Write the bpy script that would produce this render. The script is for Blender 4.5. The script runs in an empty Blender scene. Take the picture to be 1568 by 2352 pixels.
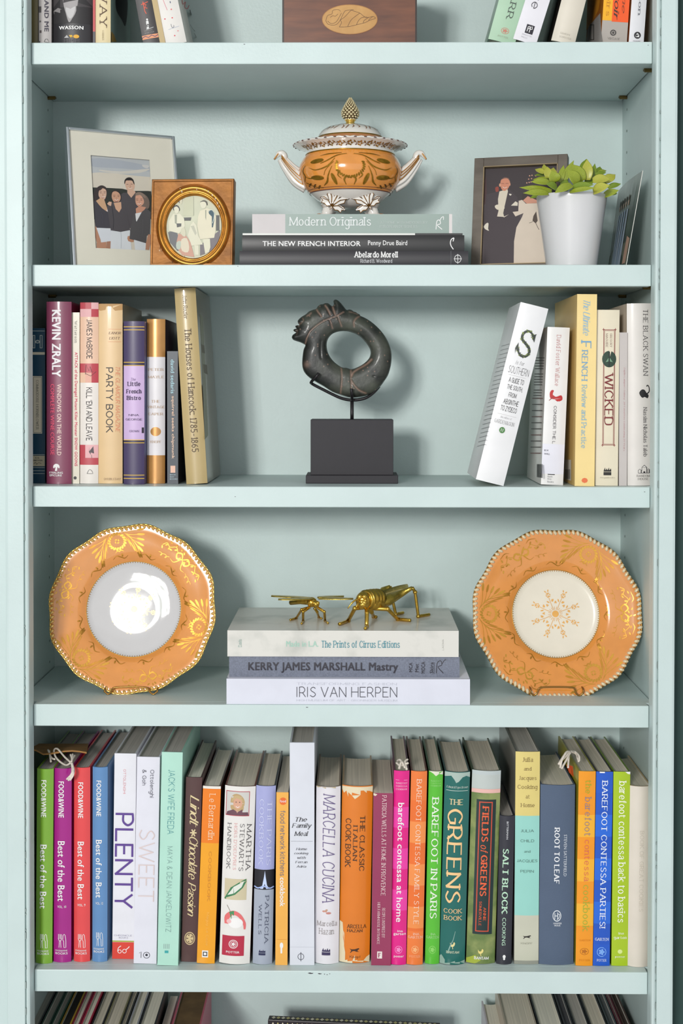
import bpy, math, random
import numpy as np
from mathutils import Vector, Matrix
from mathutils.geometry import delaunay_2d_cdt, tessellate_polygon

random.seed(7); np.random.seed(7)
scene = bpy.context.scene
COL = scene.collection
W_PX, H_PX = 1568, 2352

# ------------------------------------------------------------------ camera
CAM = Vector((0.01714, -1.8, 0.25)); F_PX = 3074.12
PITCH, YAW, ROLL, SHY = 0.01808, -0.00904, -0.00092, -227.9
def _rows():
    cy, sy = math.cos(YAW), math.sin(YAW); cp, sp = math.cos(PITCH), math.sin(PITCH); cr, sr = math.cos(ROLL), math.sin(ROLL)
    A = np.array([[cy, -sy, 0], [sy, cy, 0], [0, 0, 1.]])
    B = np.array([[1, 0, 0], [0, cp, -sp], [0, sp, cp]])
    C = np.array([[cr, 0, -sr], [0, 1, 0], [sr, 0, cr]])
    return C @ B @ A
ROT = _rows(); RIGHT, FWD, UP = [Vector(r) for r in ROT]
cam_data = bpy.data.cameras.new('camera'); cam = bpy.data.objects.new('camera', cam_data); COL.objects.link(cam)
cam.matrix_world = Matrix(((RIGHT.x, UP.x, -FWD.x, CAM.x), (RIGHT.y, UP.y, -FWD.y, CAM.y), (RIGHT.z, UP.z, -FWD.z, CAM.z), (0, 0, 0, 1)))
cam_data.sensor_fit = 'HORIZONTAL'; cam_data.sensor_width = 24.0
cam_data.lens = F_PX / W_PX * 24.0
cam_data.shift_y = SHY / W_PX
cam_data.clip_start = 0.05
scene.camera = cam

# ------------------------------------------------------------------ light
scene.view_settings.view_transform = 'Standard'; scene.view_settings.look = 'None'
scene.view_settings.gamma = 1.0; scene.view_settings.use_curve_mapping = False
scene.view_settings.exposure = 0.14
world = bpy.data.worlds.new('room_light'); scene.world = world; world.use_nodes = True
bg = world.node_tree.nodes['Background']; bg.inputs[0].default_value = (0.95, 0.97, 1.0, 1); bg.inputs[1].default_value = 0.53
def area_light(name, loc, target, sx, sy, power, color):
    d = bpy.data.lights.new(name, 'AREA'); d.shape = 'RECTANGLE'; d.size = sx; d.size_y = sy; d.energy = power; d.color = color
    o = bpy.data.objects.new(name, d); COL.objects.link(o); o.location = loc
    o.rotation_euler = (Vector(target) - Vector(loc)).to_track_quat('-Z', 'Y').to_euler(); return o
key = area_light('window_light', (-1.58, -5.4, 1.12), (0, 0.1, 0.0), 0.84, 0.84, 372, (1.0, 0.985, 0.955))
# sky seen through garden foliage: the pane is bright only in patches
key.data.use_nodes = True; _nt = key.data.node_tree; _em = _nt.nodes['Emission']
_g = _nt.nodes.new('ShaderNodeNewGeometry'); _n = _nt.nodes.new('ShaderNodeTexNoise'); _n.inputs['Scale'].default_value = 4.2; _n.inputs['Detail'].default_value = 6
_r = _nt.nodes.new('ShaderNodeValToRGB'); _r.color_ramp.elements[0].position = 0.46; _r.color_ramp.elements[1].position = 0.52
_r.color_ramp.elements[0].color = (0.012, 0.016, 0.012, 1); _r.color_ramp.elements[1].color = (1, 1, 1, 1)
_nt.links.new(_g.outputs['Parametric'], _n.inputs['Vector']); _nt.links.new(_n.outputs['Fac'], _r.inputs[0]); _nt.links.new(_r.outputs[0], _em.inputs['Color'])
area_light('front_fill_light', (0.35, -4.6, 0.55), (0, 0.1, 0.05), 3.2, 2.2, 12, (0.97, 0.99, 1.0))  # added broad frontal fill standing in for room bounce; no actual window there

# ------------------------------------------------------------------ helpers
def ray(px, py):
    return (RIGHT * ((px - 784) / F_PX) + FWD + UP * (-(py - 1176 - SHY) / F_PX))
def at(px, py, Y):
    """world point seen at photo pixel (px, py) at depth Y"""
    d = ray(px, py); return CAM + d * ((Y - CAM.y) / d.y)
def on_z(px, py, z):
    d = ray(px, py); return CAM + d * ((z - CAM.z) / d.z)
def ppm(Y):            # photo pixels per metre at depth Y
    return F_PX / (Y - CAM.y)

def lin(c):
    return tuple(((v / 255 + 0.055) / 1.055) ** 2.4 if v > 10 else v / 255 / 12.92 for v in c)
_MC = {}
ALB = 1.0
def M(rgb, rough=0.5, metal=0.0, var=0.05, scale=40.0, bump=0.0, coat=0.0, stretch=None, bscale=None, rgb2=None, edge=(0.35, 0.65), detail=4, mod=None, crough=0.08):
    key = (tuple(rgb), rough, metal, var, scale, bump, coat, stretch, bscale, rgb2, edge, detail, mod, crough)
    if key in _MC: return _MC[key]
    m = bpy.data.materials.new('mat_%d' % len(_MC)); m.use_nodes = True; nt = m.node_tree; N = nt.nodes; L = nt.links
    p = N['Principled BSDF']; kf = ALB if metal < 0.5 else 1.0; c = tuple(v * kf for v in lin(rgb))
    tc = N.new('ShaderNodeTexCoord'); src = tc.outputs['Object']
    if stretch:
        mp = N.new('ShaderNodeMapping'); mp.inputs['Scale'].default_value = stretch; L.new(src, mp.inputs[0]); src = mp.outputs[0]
    nz = N.new('ShaderNodeTexNoise'); nz.inputs['Scale'].default_value = scale; nz.inputs['Detail'].default_value = detail; L.new(src, nz.inputs['Vector'])
    rp = N.new('ShaderNodeValToRGB'); L.new(nz.outputs['Fac'], rp.inputs[0])
    rp.color_ramp.elements[0].position, rp.color_ramp.elements[1].position = edge
    c2 = tuple(v * kf for v in lin(rgb2)) if rgb2 else tuple(min(1, v * (1 + var)) for v in c)
    c1 = c if rgb2 else tuple(v * (1 - var) for v in c)
    rp.color_ramp.elements[0].color = (*c1, 1); rp.color_ramp.elements[1].color = (*c2, 1)
    out = rp.outputs[0]
    if mod:    # pigment carried by a point attribute
        a = N.new('ShaderNodeAttribute'); a.attribute_name = 'pigment'; mx = N.new('ShaderNodeMixRGB')
        L.new(a.outputs['Fac'], mx.inputs[0]); L.new(out, mx.inputs[1]); mx.inputs[2].default_value = (*lin(mod), 1); out = mx.outputs[0]
    L.new(out, p.inputs['Base Color'])
    p.inputs['Roughness'].default_value = rough; p.inputs['Metallic'].default_value = metal
    p.inputs['Coat Weight'].default_value = coat; p.inputs['Coat Roughness'].default_value = crough
    if bump:
        b = N.new('ShaderNodeBump'); b.inputs['Strength'].default_value = bump; b.inputs['Distance'].default_value = 0.002
        n2 = N.new('ShaderNodeTexNoise'); n2.inputs['Scale'].default_value = bscale or scale * 4; L.new(src, n2.inputs['Vector']); L.new(n2.outputs['Fac'], b.inputs['Height']); L.new(b.outputs[0], p.inputs['Normal'])
    _MC[key] = m; return m
def ink(rgb): return M(rgb, rough=0.55, var=0.02)
GOLD = M((214, 168, 84), rough=0.28, metal=0.9, var=0.12, scale=90)
PAGE = M((226, 220, 204), rough=0.9, var=0.16, scale=1.0, stretch=(1500, 6, 6), edge=(0.3, 0.7))
PAGE2 = M((212, 202, 184), rough=0.9, var=0.2, scale=1.0, stretch=(1500, 6, 6), edge=(0.3, 0.7))
PAGE3 = M((178, 172, 164), rough=0.9, var=0.2, scale=1.0, stretch=(1500, 6, 6), edge=(0.3, 0.7))

MW = {}
def tag(o, label=None, cat=None, group=None, kind=None):
    if label: o['label'] = label
    if cat: o['category'] = cat
    if group: o['group'] = group
    if kind: o['kind'] = kind
    return o
def thing(name, label, cat, mat, group=None):
    o = bpy.data.objects.new(name, None); COL.objects.link(o); o.empty_display_size = 0.02
    if not isinstance(mat, Matrix): mat = Matrix.Translation(mat)
    o.matrix_world = mat; MW[o.name] = mat.copy()
    return tag(o, label, cat, group)

class MB:
    """collects one mesh: vertices, faces, material slot per face"""
    def __init__(s): s.v = []; s.f = []; s.m = []; s.pig = None
    def quad_grid(s, P, closed_u=False, closed_v=False, mi=0):
        nu, nv = len(P), len(P[0]); b = len(s.v)
        for r in P: s.v.extend(tuple(p) for p in r)
        for i in range(nu if closed_u else nu - 1):
            for j in range(nv if closed_v else nv - 1):
                i2, j2 = (i + 1) % nu, (j + 1) % nv
                s.f.append((b + i * nv + j, b + i2 * nv + j, b + i2 * nv + j2, b + i * nv + j2))
                s.m.append(mi(i, j) if callable(mi) else mi)
        return b
    def poly(s, pts, mi=0):
        b = len(s.v); s.v.extend(tuple(p) for p in pts); s.f.append(tuple(range(b, b + len(pts)))); s.m.append(mi)
    def box(s, x0, x1, y0, y1, z0, z1, mi=0):
        b = len(s.v)
        s.v += [(x, y, z) for z in (z0, z1) for y in (y0, y1) for x in (x0, x1)]
        for q in ((0, 2, 3, 1), (4, 5, 7, 6), (0, 1, 5, 4), (2, 6, 7, 3), (0, 4, 6, 2), (1, 3, 7, 5)):
            s.f.append(tuple(b + i for i in q)); s.m.append(mi)
    def prism(s, prof, z0, z1, mi=0, mcap=None):
        """profile in XY (list) extruded along Z"""
        n = len(prof); b = len(s.v)
        s.v += [(x, y, z0) for x, y in prof] + [(x, y, z1) for x, y in prof]
        for i in range(n):
            j = (i + 1) % n; s.f.append((b + i, b + j, b + n + j, b + n + i)); s.m.append(mi)
        s.f.append(tuple(b + i for i in reversed(range(n)))); s.m.append(mi if mcap is None else mcap)
        s.f.append(tuple(b + n + i for i in range(n))); s.m.append(mi if mcap is None else mcap)
    def tube(s, path, rad, n=8, mi=0, ribs=0, flat=1.0, closed=False, upv=None):
        path = [Vector(p) for p in path]; k = len(path)
        if not hasattr(rad, '__len__'): rad = [rad] * k
        rows = []; up = Vector(upv or (0, 0, 1))
        for i, p in enumerate(path):
            if closed: t = path[(i + 1) % k] - path[i - 1]
            else: t = path[min(i + 1, k - 1)] - path[max(i - 1, 0)]
            if t.length < 1e-9: t = Vector((0, 0, 1))
            t.normalize(); a = t.cross(up)
            if a.length < 1e-3: a = t.cross(Vector((1, 0, 0)))
            a.normalize(); b = a.cross(t); b.normalize()
            row = []
            for j in range(n):
                th = 2 * math.pi * j / n; r = rad[i] * (1 + (0.16 * math.cos(ribs * th) if ribs else 0))
                row.append(p + a * (r * math.cos(th)) + b * (r * math.sin(th) * flat))
            rows.append(row)
        b0 = s.quad_grid(rows, closed_u=closed, closed_v=True, mi=mi)
        if not closed:
            s.f.append(tuple(b0 + j for j in range(n))); s.m.append(mi)
            s.f.append(tuple(b0 + (k - 1) * n + j for j in reversed(range(n)))); s.m.append(mi)
    def lathe(s, prof, n=64, mi=0, sx=1.0, sy=1.0, rfun=None, cx=0, cy=0):
        """profile of (r, z); mi may be callable(i, j) by row; rfun(i, th) -> (dr, dz)"""
        P = []
        for i, (r, z) in enumerate(prof):
            row = []
            for j in range(n):
                th = 2 * math.pi * j / n; dr, dz = rfun(i, th) if rfun else (0, 0)
                row.append((cx + (r + dr) * math.cos(th) * sx, cy + (r + dr) * math.sin(th) * sy, z + dz))
            P.append(row)
        s.quad_grid(P, closed_v=True, mi=mi)
    def ellipsoid(s, c, r, n=14, k=9, mi=0, R=None, power=1.0):
        P = []
        for i in range(k + 1):
            ph = math.pi * i / k; row = []
            for j in range(n):
                th = 2 * math.pi * j / n
                v = Vector((r[0] * math.sin(ph) * math.cos(th), r[1] * math.sin(ph) * math.sin(th), r[2] * math.cos(ph)))
                if R: v = R @ v
                row.append(Vector(c) + v)
            P.append(row)
        s.quad_grid(P, closed_v=True, mi=mi)
    def build(s, name, mats, parent=None, world=False, smooth=False, bevel=0, sub=0, fixn=False):
        me = bpy.data.meshes.new(name)
        v = s.v
        if world and parent is not None:
            inv = MW[parent.name].inverted(); v = [tuple(inv @ Vector(p)) for p in v]
        me.from_pydata([tuple(p) for p in v], [], s.f)
        for m in (mats if isinstance(mats, (list, tuple)) else [mats]): me.materials.append(m)
        me.polygons.foreach_set('material_index', s.m)
        if s.pig is not None:
            a = me.attributes.new('pigment', 'FLOAT', 'POINT'); a.data.foreach_set('value', [float(x) for x in s.pig])
        me.validate(); me.update()
        if fixn:
            import bmesh
            bm = bmesh.new(); bm.from_mesh(me); bmesh.ops.recalc_face_normals(bm, faces=bm.faces); bm.to_mesh(me); bm.free()
        if smooth:
            me.shade_smooth()
            if smooth is not True: me.set_sharp_from_angle(angle=smooth)
        o = bpy.data.objects.new(name, me); COL.objects.link(o)
        if parent is not None: o.parent = parent; MW[o.name] = MW.get(parent.name, Matrix())
        if bevel:
            b = o.modifiers.new('bevel', 'BEVEL'); b.width = bevel; b.segments = 2; b.limit_method = 'ANGLE'
        if sub:
            b = o.modifiers.new('sub', 'SUBSURF'); b.levels = sub; b.render_levels = sub
        return o

def spline(pts, k=6, closed=False):
    """Catmull-Rom through points (any dimension)"""
    P = [np.array(p, float) for p in pts]; n = len(P); out = []
    for i in range(n if closed else n - 1):
        p0 = P[i - 1] if (i > 0 or closed) else 2 * P[0] - P[1]
        p1, p2 = P[i], P[(i + 1) % n]
        p3 = P[(i + 2) % n] if (i + 2 < n or closed) else 2 * P[-1] - P[-2]
        for t in np.arange(k) / k:
            out.append(0.5 * ((2 * p1) + (-p0 + p2) * t + (2 * p0 - 5 * p1 + 4 * p2 - p3) * t * t + (-p0 + 3 * p1 - 3 * p2 + p3) * t ** 3))
    if not closed: out.append(P[-1])
    return out

# ---------------------------------------------------------------- lettering
GL = {}
for ln in """A L066kc6 L2bab
B L060k S0k5k9h7e0d S0d6da97606
C Sbh6k2i0d2866b9
D L060k S0k5kaibda85606
E L9k0k0696 L0d7d
F L9k0k06 L0d7d
G Sbh6k2i0d2866b8 Lb8bd7d
H L060k Lb6bk L0dbd
I L060k
J S5k5e5a3607
K L060k Lak0c L3fb6
L L0k0696
M L060k77eke6
N L060kb6bk
O O6kaicda866280d2i
P L060k S0k6k9g6c0c
Q O6kaicda866280d2i L7ad4
R L060k S0k6k9g6c0c L5ca6
S S9i5k1h3e7c995608
T L5k56 L0kak
U S0k0b175697abak
V L0k66ck
W L0k569jd6ik
X L06ak L0ka6
Y L0k5dak L5d56
Z L0kak06a6
a S1e4g7f7b76 S7c3b083678
b L060k O4g7e8b7846180b1e
c S7e4g1e0b184678
d L868k O4g7e8b7846180b1e
e L0b8b S8b7e4g1e0b184678
f S5j3k2h2b26 L0g5g
g O4g7e8b7846180b1e S8g84714012
h L060k S0c2f5g7e7a76
i L060g L0j0k
j S3g342100 L3j3k
k L060k L7g0a L3c86
l L060k
m L060g S0c2f5g6e6a66 S6c8fbgcecac6
n L060g S0c2f5g7e7a76
o O4g7e8b7846180b1e
p L000g O4g7e8b7846180b1e
q L808g O4g7e8b7846180b1e
r L060g S0c2f5g
s S7e4g1e2c6a784608
t S2j2a3667 L0g6g
u S0g0a26577a L7g76
v L0g468g
w L0g366f96cg
x L068g L0g86
y L0g46 L8g20
z L0g8g0686
& Sc63g5k8i2c1856bc
0 O4k7i8d7846180d1i
1 L1i3k36
2 S0h4k8h6d06 L0686
3 S0i4k8h4d8a4608
4 L666k0a9a
5 L8k1k1d S1d5e8a4608
6 S7j3h0b468a4e0b
7 L0k8k36
8 O4k7h4d1h O4d894609
9 S17588f4k0g4c8f
! L0k0a L0607
' L0k0h
. L0607
, L1704
: L0607 L0f0g
- L0c6c
- L0c6c""".split('\n'):
    k, rest = ln[0], ln[2:]
    GL[k] = [(t[0], [(int(t[i], 36), int(t[i + 1], 36)) for i in range(1, len(t), 2)]) for t in rest.split()]

def _stroke(pts, w, thin, closed, V, Fc):
    P = [np.array(p, float) for p in pts]; n = len(P); b = len(V)
    for i, p in enumerate(P):
        if closed: t = P[(i + 1) % n] - P[i - 1]
        else: t = P[min(i + 1, n - 1)] - P[max(i - 1, 0)]
        L = math.hypot(*t) or 1e-9; t = t / L
        hw = (thin + (w - thin) * abs(t[1]) ** 1.3) / 2
        nx, ny = -t[1] * hw, t[0] * hw
        V.append((p[0] + nx, p[1] + ny)); V.append((p[0] - nx, p[1] - ny))
    for i in range(n if closed else n - 1):
        j = (i + 1) % n; Fc.append((b + 2 * i, b + 2 * i + 1, b + 2 * j + 1, b + 2 * j))
_TC = {}
def text2d(s, style):
    """-> (verts 2D, faces).  style: 'sans','light','bold','serif','serifb','ital','script' or 'B<offset>' for the built-in bold face"""
    key = (s, style)
    if key in _TC: return _TC[key]
    V, Fc, LY, lay = [], [], [], 0
    if style[0] == 'B':
        cu = bpy.data.curves.new('t', 'FONT'); cu.body = s; cu.resolution_u = 2; bd = float(style[1:] or 0) / 900
        cu.space_character = 1.0 + bd * 1.6
        ob = bpy.data.objects.new('t', cu); me = bpy.data.meshes.new_from_object(ob)
        V = [(v.co.x, v.co.y) for v in me.vertices]; Fc = [tuple(p.vertices) for p in me.polygons]
        bpy.data.objects.remove(ob); bpy.data.curves.remove(cu); bpy.data.meshes.remove(me)
        V0, F0 = V, Fc; V, Fc = [], []
        for i_, (dx, dy) in enumerate(((-1, -.5), (1, .5), (-1, .5), (1, -.5))):
            b_ = len(V); V += [(x_ + dx * bd, y_ + dy * bd) for x_, y_ in V0]; LY += [i_] * len(V0); Fc += [tuple(b_ + j for j in f) for f in F0]
    else:
        w, thin, sf, gap, sh = dict(light=(1.0, 1.0, 0, 3.4, 0), sans=(1.8, 1.7, 0, 3.4, 0), bold=(3.0, 2.6, 0, 4.0, 0), serif=(2.2, 1.2, 1, 3.8, 0), slight=(1.45, 0.95, 1, 4.2, 0),
                                    serifb=(3.2, 1.8, 1, 4.6, 0), ital=(2.0, 1.05, 0.7, 3.4, 0.24), itall=(1.4, 0.85, 0.7, 3.6, 0.24), script=(2.2, 0.7, 0, 1.6, 0.42))[style]
        x = 0.0
        for ch in s:
            if ch == ' ': x += 6; continue
            g = GL.get(ch) or GL.get(ch.upper()) or GL['o']; wmax = 0
            for kind, pts in g:
                wmax = max(wmax, max(p[0] for p in pts))
                q = [(p[0] + x, p[1]) for p in pts]
                if kind == 'L': 
                    for a, b in zip(q[:-1], q[1:]):
                        d = (b[0] - a[0], b[1] - a[1]); l = math.hypot(*d) or 1; e = 0.35 * thin / l
                        a2, b2 = (a[0] - d[0] * e, a[1] - d[1] * e), (b[0] + d[0] * e, b[1] + d[1] * e); ns = 5 if l > 6 else 2
                        lay += 1; _stroke([(a2[0] + (b2[0] - a2[0]) * q_ / ns, a2[1] + (b2[1] - a2[1]) * q_ / ns) for q_ in range(ns + 1)], w, thin, False, V, Fc); LY.extend([lay % 9] * (len(V) - len(LY)))
                else: lay += 1; _stroke(spline(q, 4, kind == 'O'), w, thin, kind == 'O', V, Fc); LY.extend([lay % 9] * (len(V) - len(LY)))
                if sf and kind != 'O':
                    for a, b in ((q[0], q[1]), (q[-1], q[-2])):
                        if a[1] in (0, 6, 16, 20) and abs(a[1] - b[1]) > abs(a[0] - b[0]) * 0.75:
                            hw = (1.9 + w * 0.35) * sf; t = thin * 0.55; y = a[1] - t if a[1] in (16, 20) else a[1] + t
                            bb = len(V); V += [(a[0] - hw, y - t), (a[0] + hw, y - t), (a[0] + hw, y + t), (a[0] - hw, y + t)]; Fc.append((bb, bb + 1, bb + 2, bb + 3)); lay += 1; LY.extend([lay % 9] * 4)
            x += wmax + gap + (1 if wmax == 0 else 0)
        if sh: V = [(a + b * sh, b) for a, b in V]
    V = [(p[0], p[1], l_ * 0.35) for p, l_ in zip(V, LY)]
    _TC[key] = (V, Fc); return V, Fc

class Ink:
    """flat print laid on a surface: shapes in the surface's own (u, v) coordinates"""
    def __init__(s, asp=1.0): s.V = []; s.F = []; s.m = []; s.mats = []; s.layer = 0; s.asp = asp
    def _mi(s, col):
        m = col if isinstance(col, bpy.types.Material) else ink(col)
        if m not in s.mats: s.mats.append(m)
        return s.mats.index(m)
    def raw(s, V, F, col):
        b = len(s.V); mi = s._mi(col); s.V += [(p[0], p[1], s.layer + (p[2] if len(p) > 2 else 0)) for p in V]
        for f in F: s.F.append(tuple(b + i for i in f)); s.m.append(mi)
        s.layer += 1; return s
    def poly(s, pts, col, sm=0):
        if sm: pts = spline(pts, sm, True)
        tri = tessellate_polygon([[Vector((p[0], p[1], 0)) for p in pts]])
        return s.raw(pts, tri, col)
    def rect(s, u0, u1, v0, v1, col, n=6):
        V = []; F = []
        for i in range(n + 1):
            u = u0 + (u1 - u0) * i / n; V += [(u, v0), (u, v1)]
        F = [(2 * i, 2 * i + 2, 2 * i + 3, 2 * i + 1) for i in range(n)]
        return s.raw(V, F, col)
    def frame(s, u0, u1, v0, v1, tu, tv, col):
        s.rect(u0, u1, v0, v0 + tv, col); s.rect(u0, u1, v1 - tv, v1, col); s.rect(u0, u0 + tu, v0, v1, col, 1); s.rect(u1 - tu, u1, v0, v1, col, 1); return s
    def oval(s, cu, cv, ru, rv, col, n=20, rot=0):
        V = []
        for i in range(n):
            a, b = ru * s.asp * math.cos(2 * math.pi * i / n), rv * math.sin(2 * math.pi * i / n)
            V.append((cu + (a * math.cos(rot) - b * math.sin(rot)) / s.asp, cv + a * math.sin(rot) + b * math.cos(rot)))
        return s.raw(V + [(cu, cv)], [(i, (i + 1) % n, n) for i in range(n)], col)
    def ring(s, cu, cv, ru, rv, t, col, n=24):
        V = []
        for i in range(n):
            a, b = math.cos(2 * math.pi * i / n), math.sin(2 * math.pi * i / n); V += [(cu + ru * a, cv + rv * b), (cu + ru * a * (1 - t), cv + rv * b * (1 - t))]
        return s.raw(V, [(2 * i, 2 * ((i + 1) % n), 2 * ((i + 1) % n) + 1, 2 * i + 1) for i in range(n)], col)
    def stroke(s, pts, w, col, sm=0, asp=1.0):
        """w: width in v units (number or list); asp = v units per u unit"""
        if sm: pts = spline(pts, sm)
        n = len(pts); V = []
        for i, p in enumerate(pts):
            a, b = pts[max(i - 1, 0)], pts[min(i + 1, n - 1)]; tx, ty = (b[0] - a[0]) * asp, b[1] - a[1]; l = math.hypot(tx, ty) or 1e-9
            ww = (w if not hasattr(w, '__len__') else np.interp(i / (n - 1), np.linspace(0, 1, len(w)), w)) / 2
            V += [(p[0] - ty / l * ww / asp, p[1] + tx / l * ww), (p[0] + ty / l * ww / asp, p[1] - tx / l * ww)]
        return s.raw(V, [(2 * i, 2 * i + 2, 2 * i + 3, 2 * i + 1) for i in range(n - 1)], col)
    def text(s, st, style, col, u0, u1, v0, v1, mode='h'):
        """fit the ink box of a text into u0..u1, v0..v1 ; v grows downward; mode 'v' reads top to bottom"""
        V, F = text2d(st, style)
        if not V: return s
        xs = [p[0] for p in V]; ys = [p[1] for p in V]; xa, xb, ya, yb = min(xs), max(xs), min(ys), max(ys)
        sx, sy = 1 / max(xb - xa, 1e-6), 1 / max(yb - ya, 1e-6)
        if mode == 'h': Q = [(u0 + (u1 - u0) * (x - xa) * sx, v1 + (v0 - v1) * (y - ya) * sy, l) for x, y, l in V]
        else: Q = [(u0 + (u1 - u0) * (y - ya) * sy, v0 + (v1 - v0) * (x - xa) * sx, l) for x, y, l in V]
        return s.raw(Q, F, col)
    def strips(s, du):
        """cut the shapes into narrow strips so that they follow a curved surface"""
        V, F, m = [], [], []
        for f, mi in zip(s.F, s.m):
            todo = [s.V[i] for i in f]; u0, u1 = min(p[0] for p in todo), max(p[0] for p in todo)
            for kk in range(int(math.floor(u0 / du)) + 1, int(math.ceil(u1 / du))):
                c = kk * du; L, R_ = [], []
                for p, q in zip(todo, todo[1:] + todo[:1]):
                    (L if p[0] <= c else R_).append(p)
                    if (p[0] - c) * (q[0] - c) < 0:
                        t = (c - p[0]) / (q[0] - p[0]); x = (c, p[1] + (q[1] - p[1]) * t, p[2] + (q[2] - p[2]) * t); L.append(x); R_.append(x)
                if len(L) > 2: b = len(V); V += L; F.append(tuple(range(b, b + len(L)))); m.append(mi)
                todo = R_
                if len(todo) < 3: break
            if len(todo) > 2: b = len(V); V += todo; F.append(tuple(range(b, b + len(todo)))); m.append(mi)
        s.V, s.F, s.m = V, F, m
    def build(s, name, parent, fn, base=0.00012, step=0.000012, world=False, du=None):
        if du: s.strips(du)
        mb = MB(); mb.v = [tuple(fn(u, v, base + step * l)) for u, v, l in s.V]; mb.f = s.F; mb.m = s.m
        return mb.build(name, s.mats, parent, world=world)

# ---------------------------------------------------------------- bookcase
XL, XR, DEP = -0.4425, 0.4257, 0.2495; OP = 0.416
ZS = [(1.02, 0.991), (0.71364, 0.68458), (0.41626, 0.38754), (0.11786, 0.08995), (-0.17741, -0.20706), (-0.53942, -0.56947), (-0.90, -0.93)]
Z1, Z2, Z3, Z4, Z5, Z6 = [z[0] for z in ZS[1:]]
PAINT = M((190, 206, 204), rough=0.44, var=0.025, scale=14, bump=0.10, bscale=220)
PAINTB = PAINT
DARK = M((24, 28, 26), rough=0.9)
case = thing('bookcase', 'pale mint painted built-in bookcase with open shelves filling the picture', 'bookcase', Vector((0, 0, -0.95)))
zb, zt = -0.95, 1.1
mb = MB(); mb.box(XL - 0.02, XR + 0.02, DEP, DEP + 0.012, zb, zt); mb.build('back_panel', PAINT, case, world=True)
for nm, x0, x1 in (('side_panel', XL - 0.018, XL), ('side_panel', XR, XR + 0.018)):
    mb = MB(); mb.box(x0, x1, 0.004, DEP, zb, zt); mb.build(nm, PAINT, case, world=True)
# face-frame stiles with a bead and a quirk beside the opening
SF = -0.021
def stile(sgn, xo):
    pr = [(OP, 0.004), (OP, SF + 0.004), (OP + 0.0008, SF + 0.0012), (OP + 0.0026, SF), (OP + 0.0050, SF + 0.0012), (OP + 0.0058, SF + 0.0045),
          (OP + 0.0066, SF + 0.0045), (OP + 0.0070, SF + 0.0006), (OP + 0.0076, SF), (xo - 0.004, SF), (xo - 0.001, SF + 0.001), (xo, SF + 0.004), (xo, 0.03), (OP + 0.03 if xo > OP + .035 else OP + .01, 0.03), (OP + 0.01, 0.004)]
    mb = MB(); mb.prism([(sgn * x, y) for x, y in pr], zb, zt); o = mb.build('face_frame_stile', PAINT, case, world=True, fixn=True); return o
stile(-1, -at(11, 1000, SF).x); stile(1, at(1553, 1000, SF).x)
for i, (t, b) in enumerate(ZS):
    mb = MB(); mb.box(XL + 0.002, XR - 0.002, 0.018, DEP - 0.0005, b + 0.0035, t); sh = mb.build('shelf', PAINT, case, world=True)
    mb = MB(); mb.box(-OP + 0.0006, OP - 0.0006, 0.0, 0.0185, b, t + 0.00005); mb.build('shelf_nosing', PAINT, sh, world=True, bevel=0.0012)
    for x in (XL, XR):
        sg = 1 if x < 0 else -1
        for y in (0.045, 0.215):
            mb = MB(); mb.tube([(x, y, b + 0.0012), (x + sg * 0.011, y, b + 0.0012)], 0.0024, 8); mb.box(min(x + sg * .002, x + sg * .012), max(x + sg * .002, x + sg * .012), y - 0.004, y + 0.004, b + .0008, b + 0.0032)
            mb.build('shelf_pin', M((120, 100, 55), 0.4, 0.8), case, world=True)
ho = MB()
for x, sg in ((XL, 1), (XR, -1)):
    for y in (0.045, 0.215):
        z = -0.9
        while z < 1.0:
            P = [(x + sg * 0.0002, y + 0.0022 * math.cos(a), z + 0.0022 * math.sin(a)) for a in np.linspace(0, 2 * math.pi, 9)[:-1]]
            ho.poly(P if sg < 0 else P[::-1]); z += 0.032
ho.build('peg_hole_row', M((96, 112, 106), 0.9), case, world=True)['kind'] = 'stuff'
# chips in the paint: dark specks on shelf fronts and groove
ch = Ink()
for px, py, a, b in ((561, 102, 2.4, 1.2), (1488, 104, 1.6, 1.0), (713, 2236, 7, 2.2), (734, 2237, 5, 1.8), (745, 2238, 1.6, 1.3), (751, 2239, 1.6, 1.2), (757, 2237, 1.4, 1.1), (1480, 1130, 2, 1), (540, 1141, 1.6, 1), (705, 1625, 3, 1.2), (546, 612, 1.2, 1.2)):
    ch.poly([(px - a, py - b * .4), (px - a * .3, py - b), (px + a * .5, py - b * .5), (px + a, py - b * .7), (px + a * .6, py + b * .3), (px - a * .2, py + b * .4)], (42, 34, 48))
ch.build('paint_chip', case, lambda u, v, l: at(u, v, -l), world=True)['kind'] = 'stuff'
rn = random.Random(3); q = MB()
for sgn, px in ((-1, 51), (1, 1511.5)):
    z = -0.62
    while z < 0.8:
        h = rn.choice((0.002, 0.004, 0.009))
        if rn.random() < (0.55 if abs(z) > .1 else .25):
            x = sgn * (OP + 0.0062); q.box(x - 0.0006, x + 0.0006, SF + 0.0008, SF + 0.002, z, z + h)
        z += h + rn.uniform(0.002, 0.02)
q.build('flaking_gap', M((138, 152, 148), 0.9), case, world=True)['kind'] = 'stuff'
# neighbouring walls
mb = MB(); x0 = at(1553, 1000, SF).x
mb.box(x0 + 0.003, x0 + 1.2, 0.035, 0.05, zb, zt + .3); o = mb.build('wall_right', M((34, 62, 58), 0.7, var=0.05)); tag(o, 'dark green wall beside the bookcase', 'wall', kind='structure')
mb = MB(); x1 = at(11, 1000, SF).x
mb.box(x1 - 1.2, x1 - 0.0006, -0.006, 0.03, zb, zt + .3); o = mb.build('wall_left', PAINT); tag(o, 'pale mint painted wall panel left of the bookcase', 'wall', kind='structure')
ALB = 0.83   # colours below were read off surfaces lit a little over unity

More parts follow.
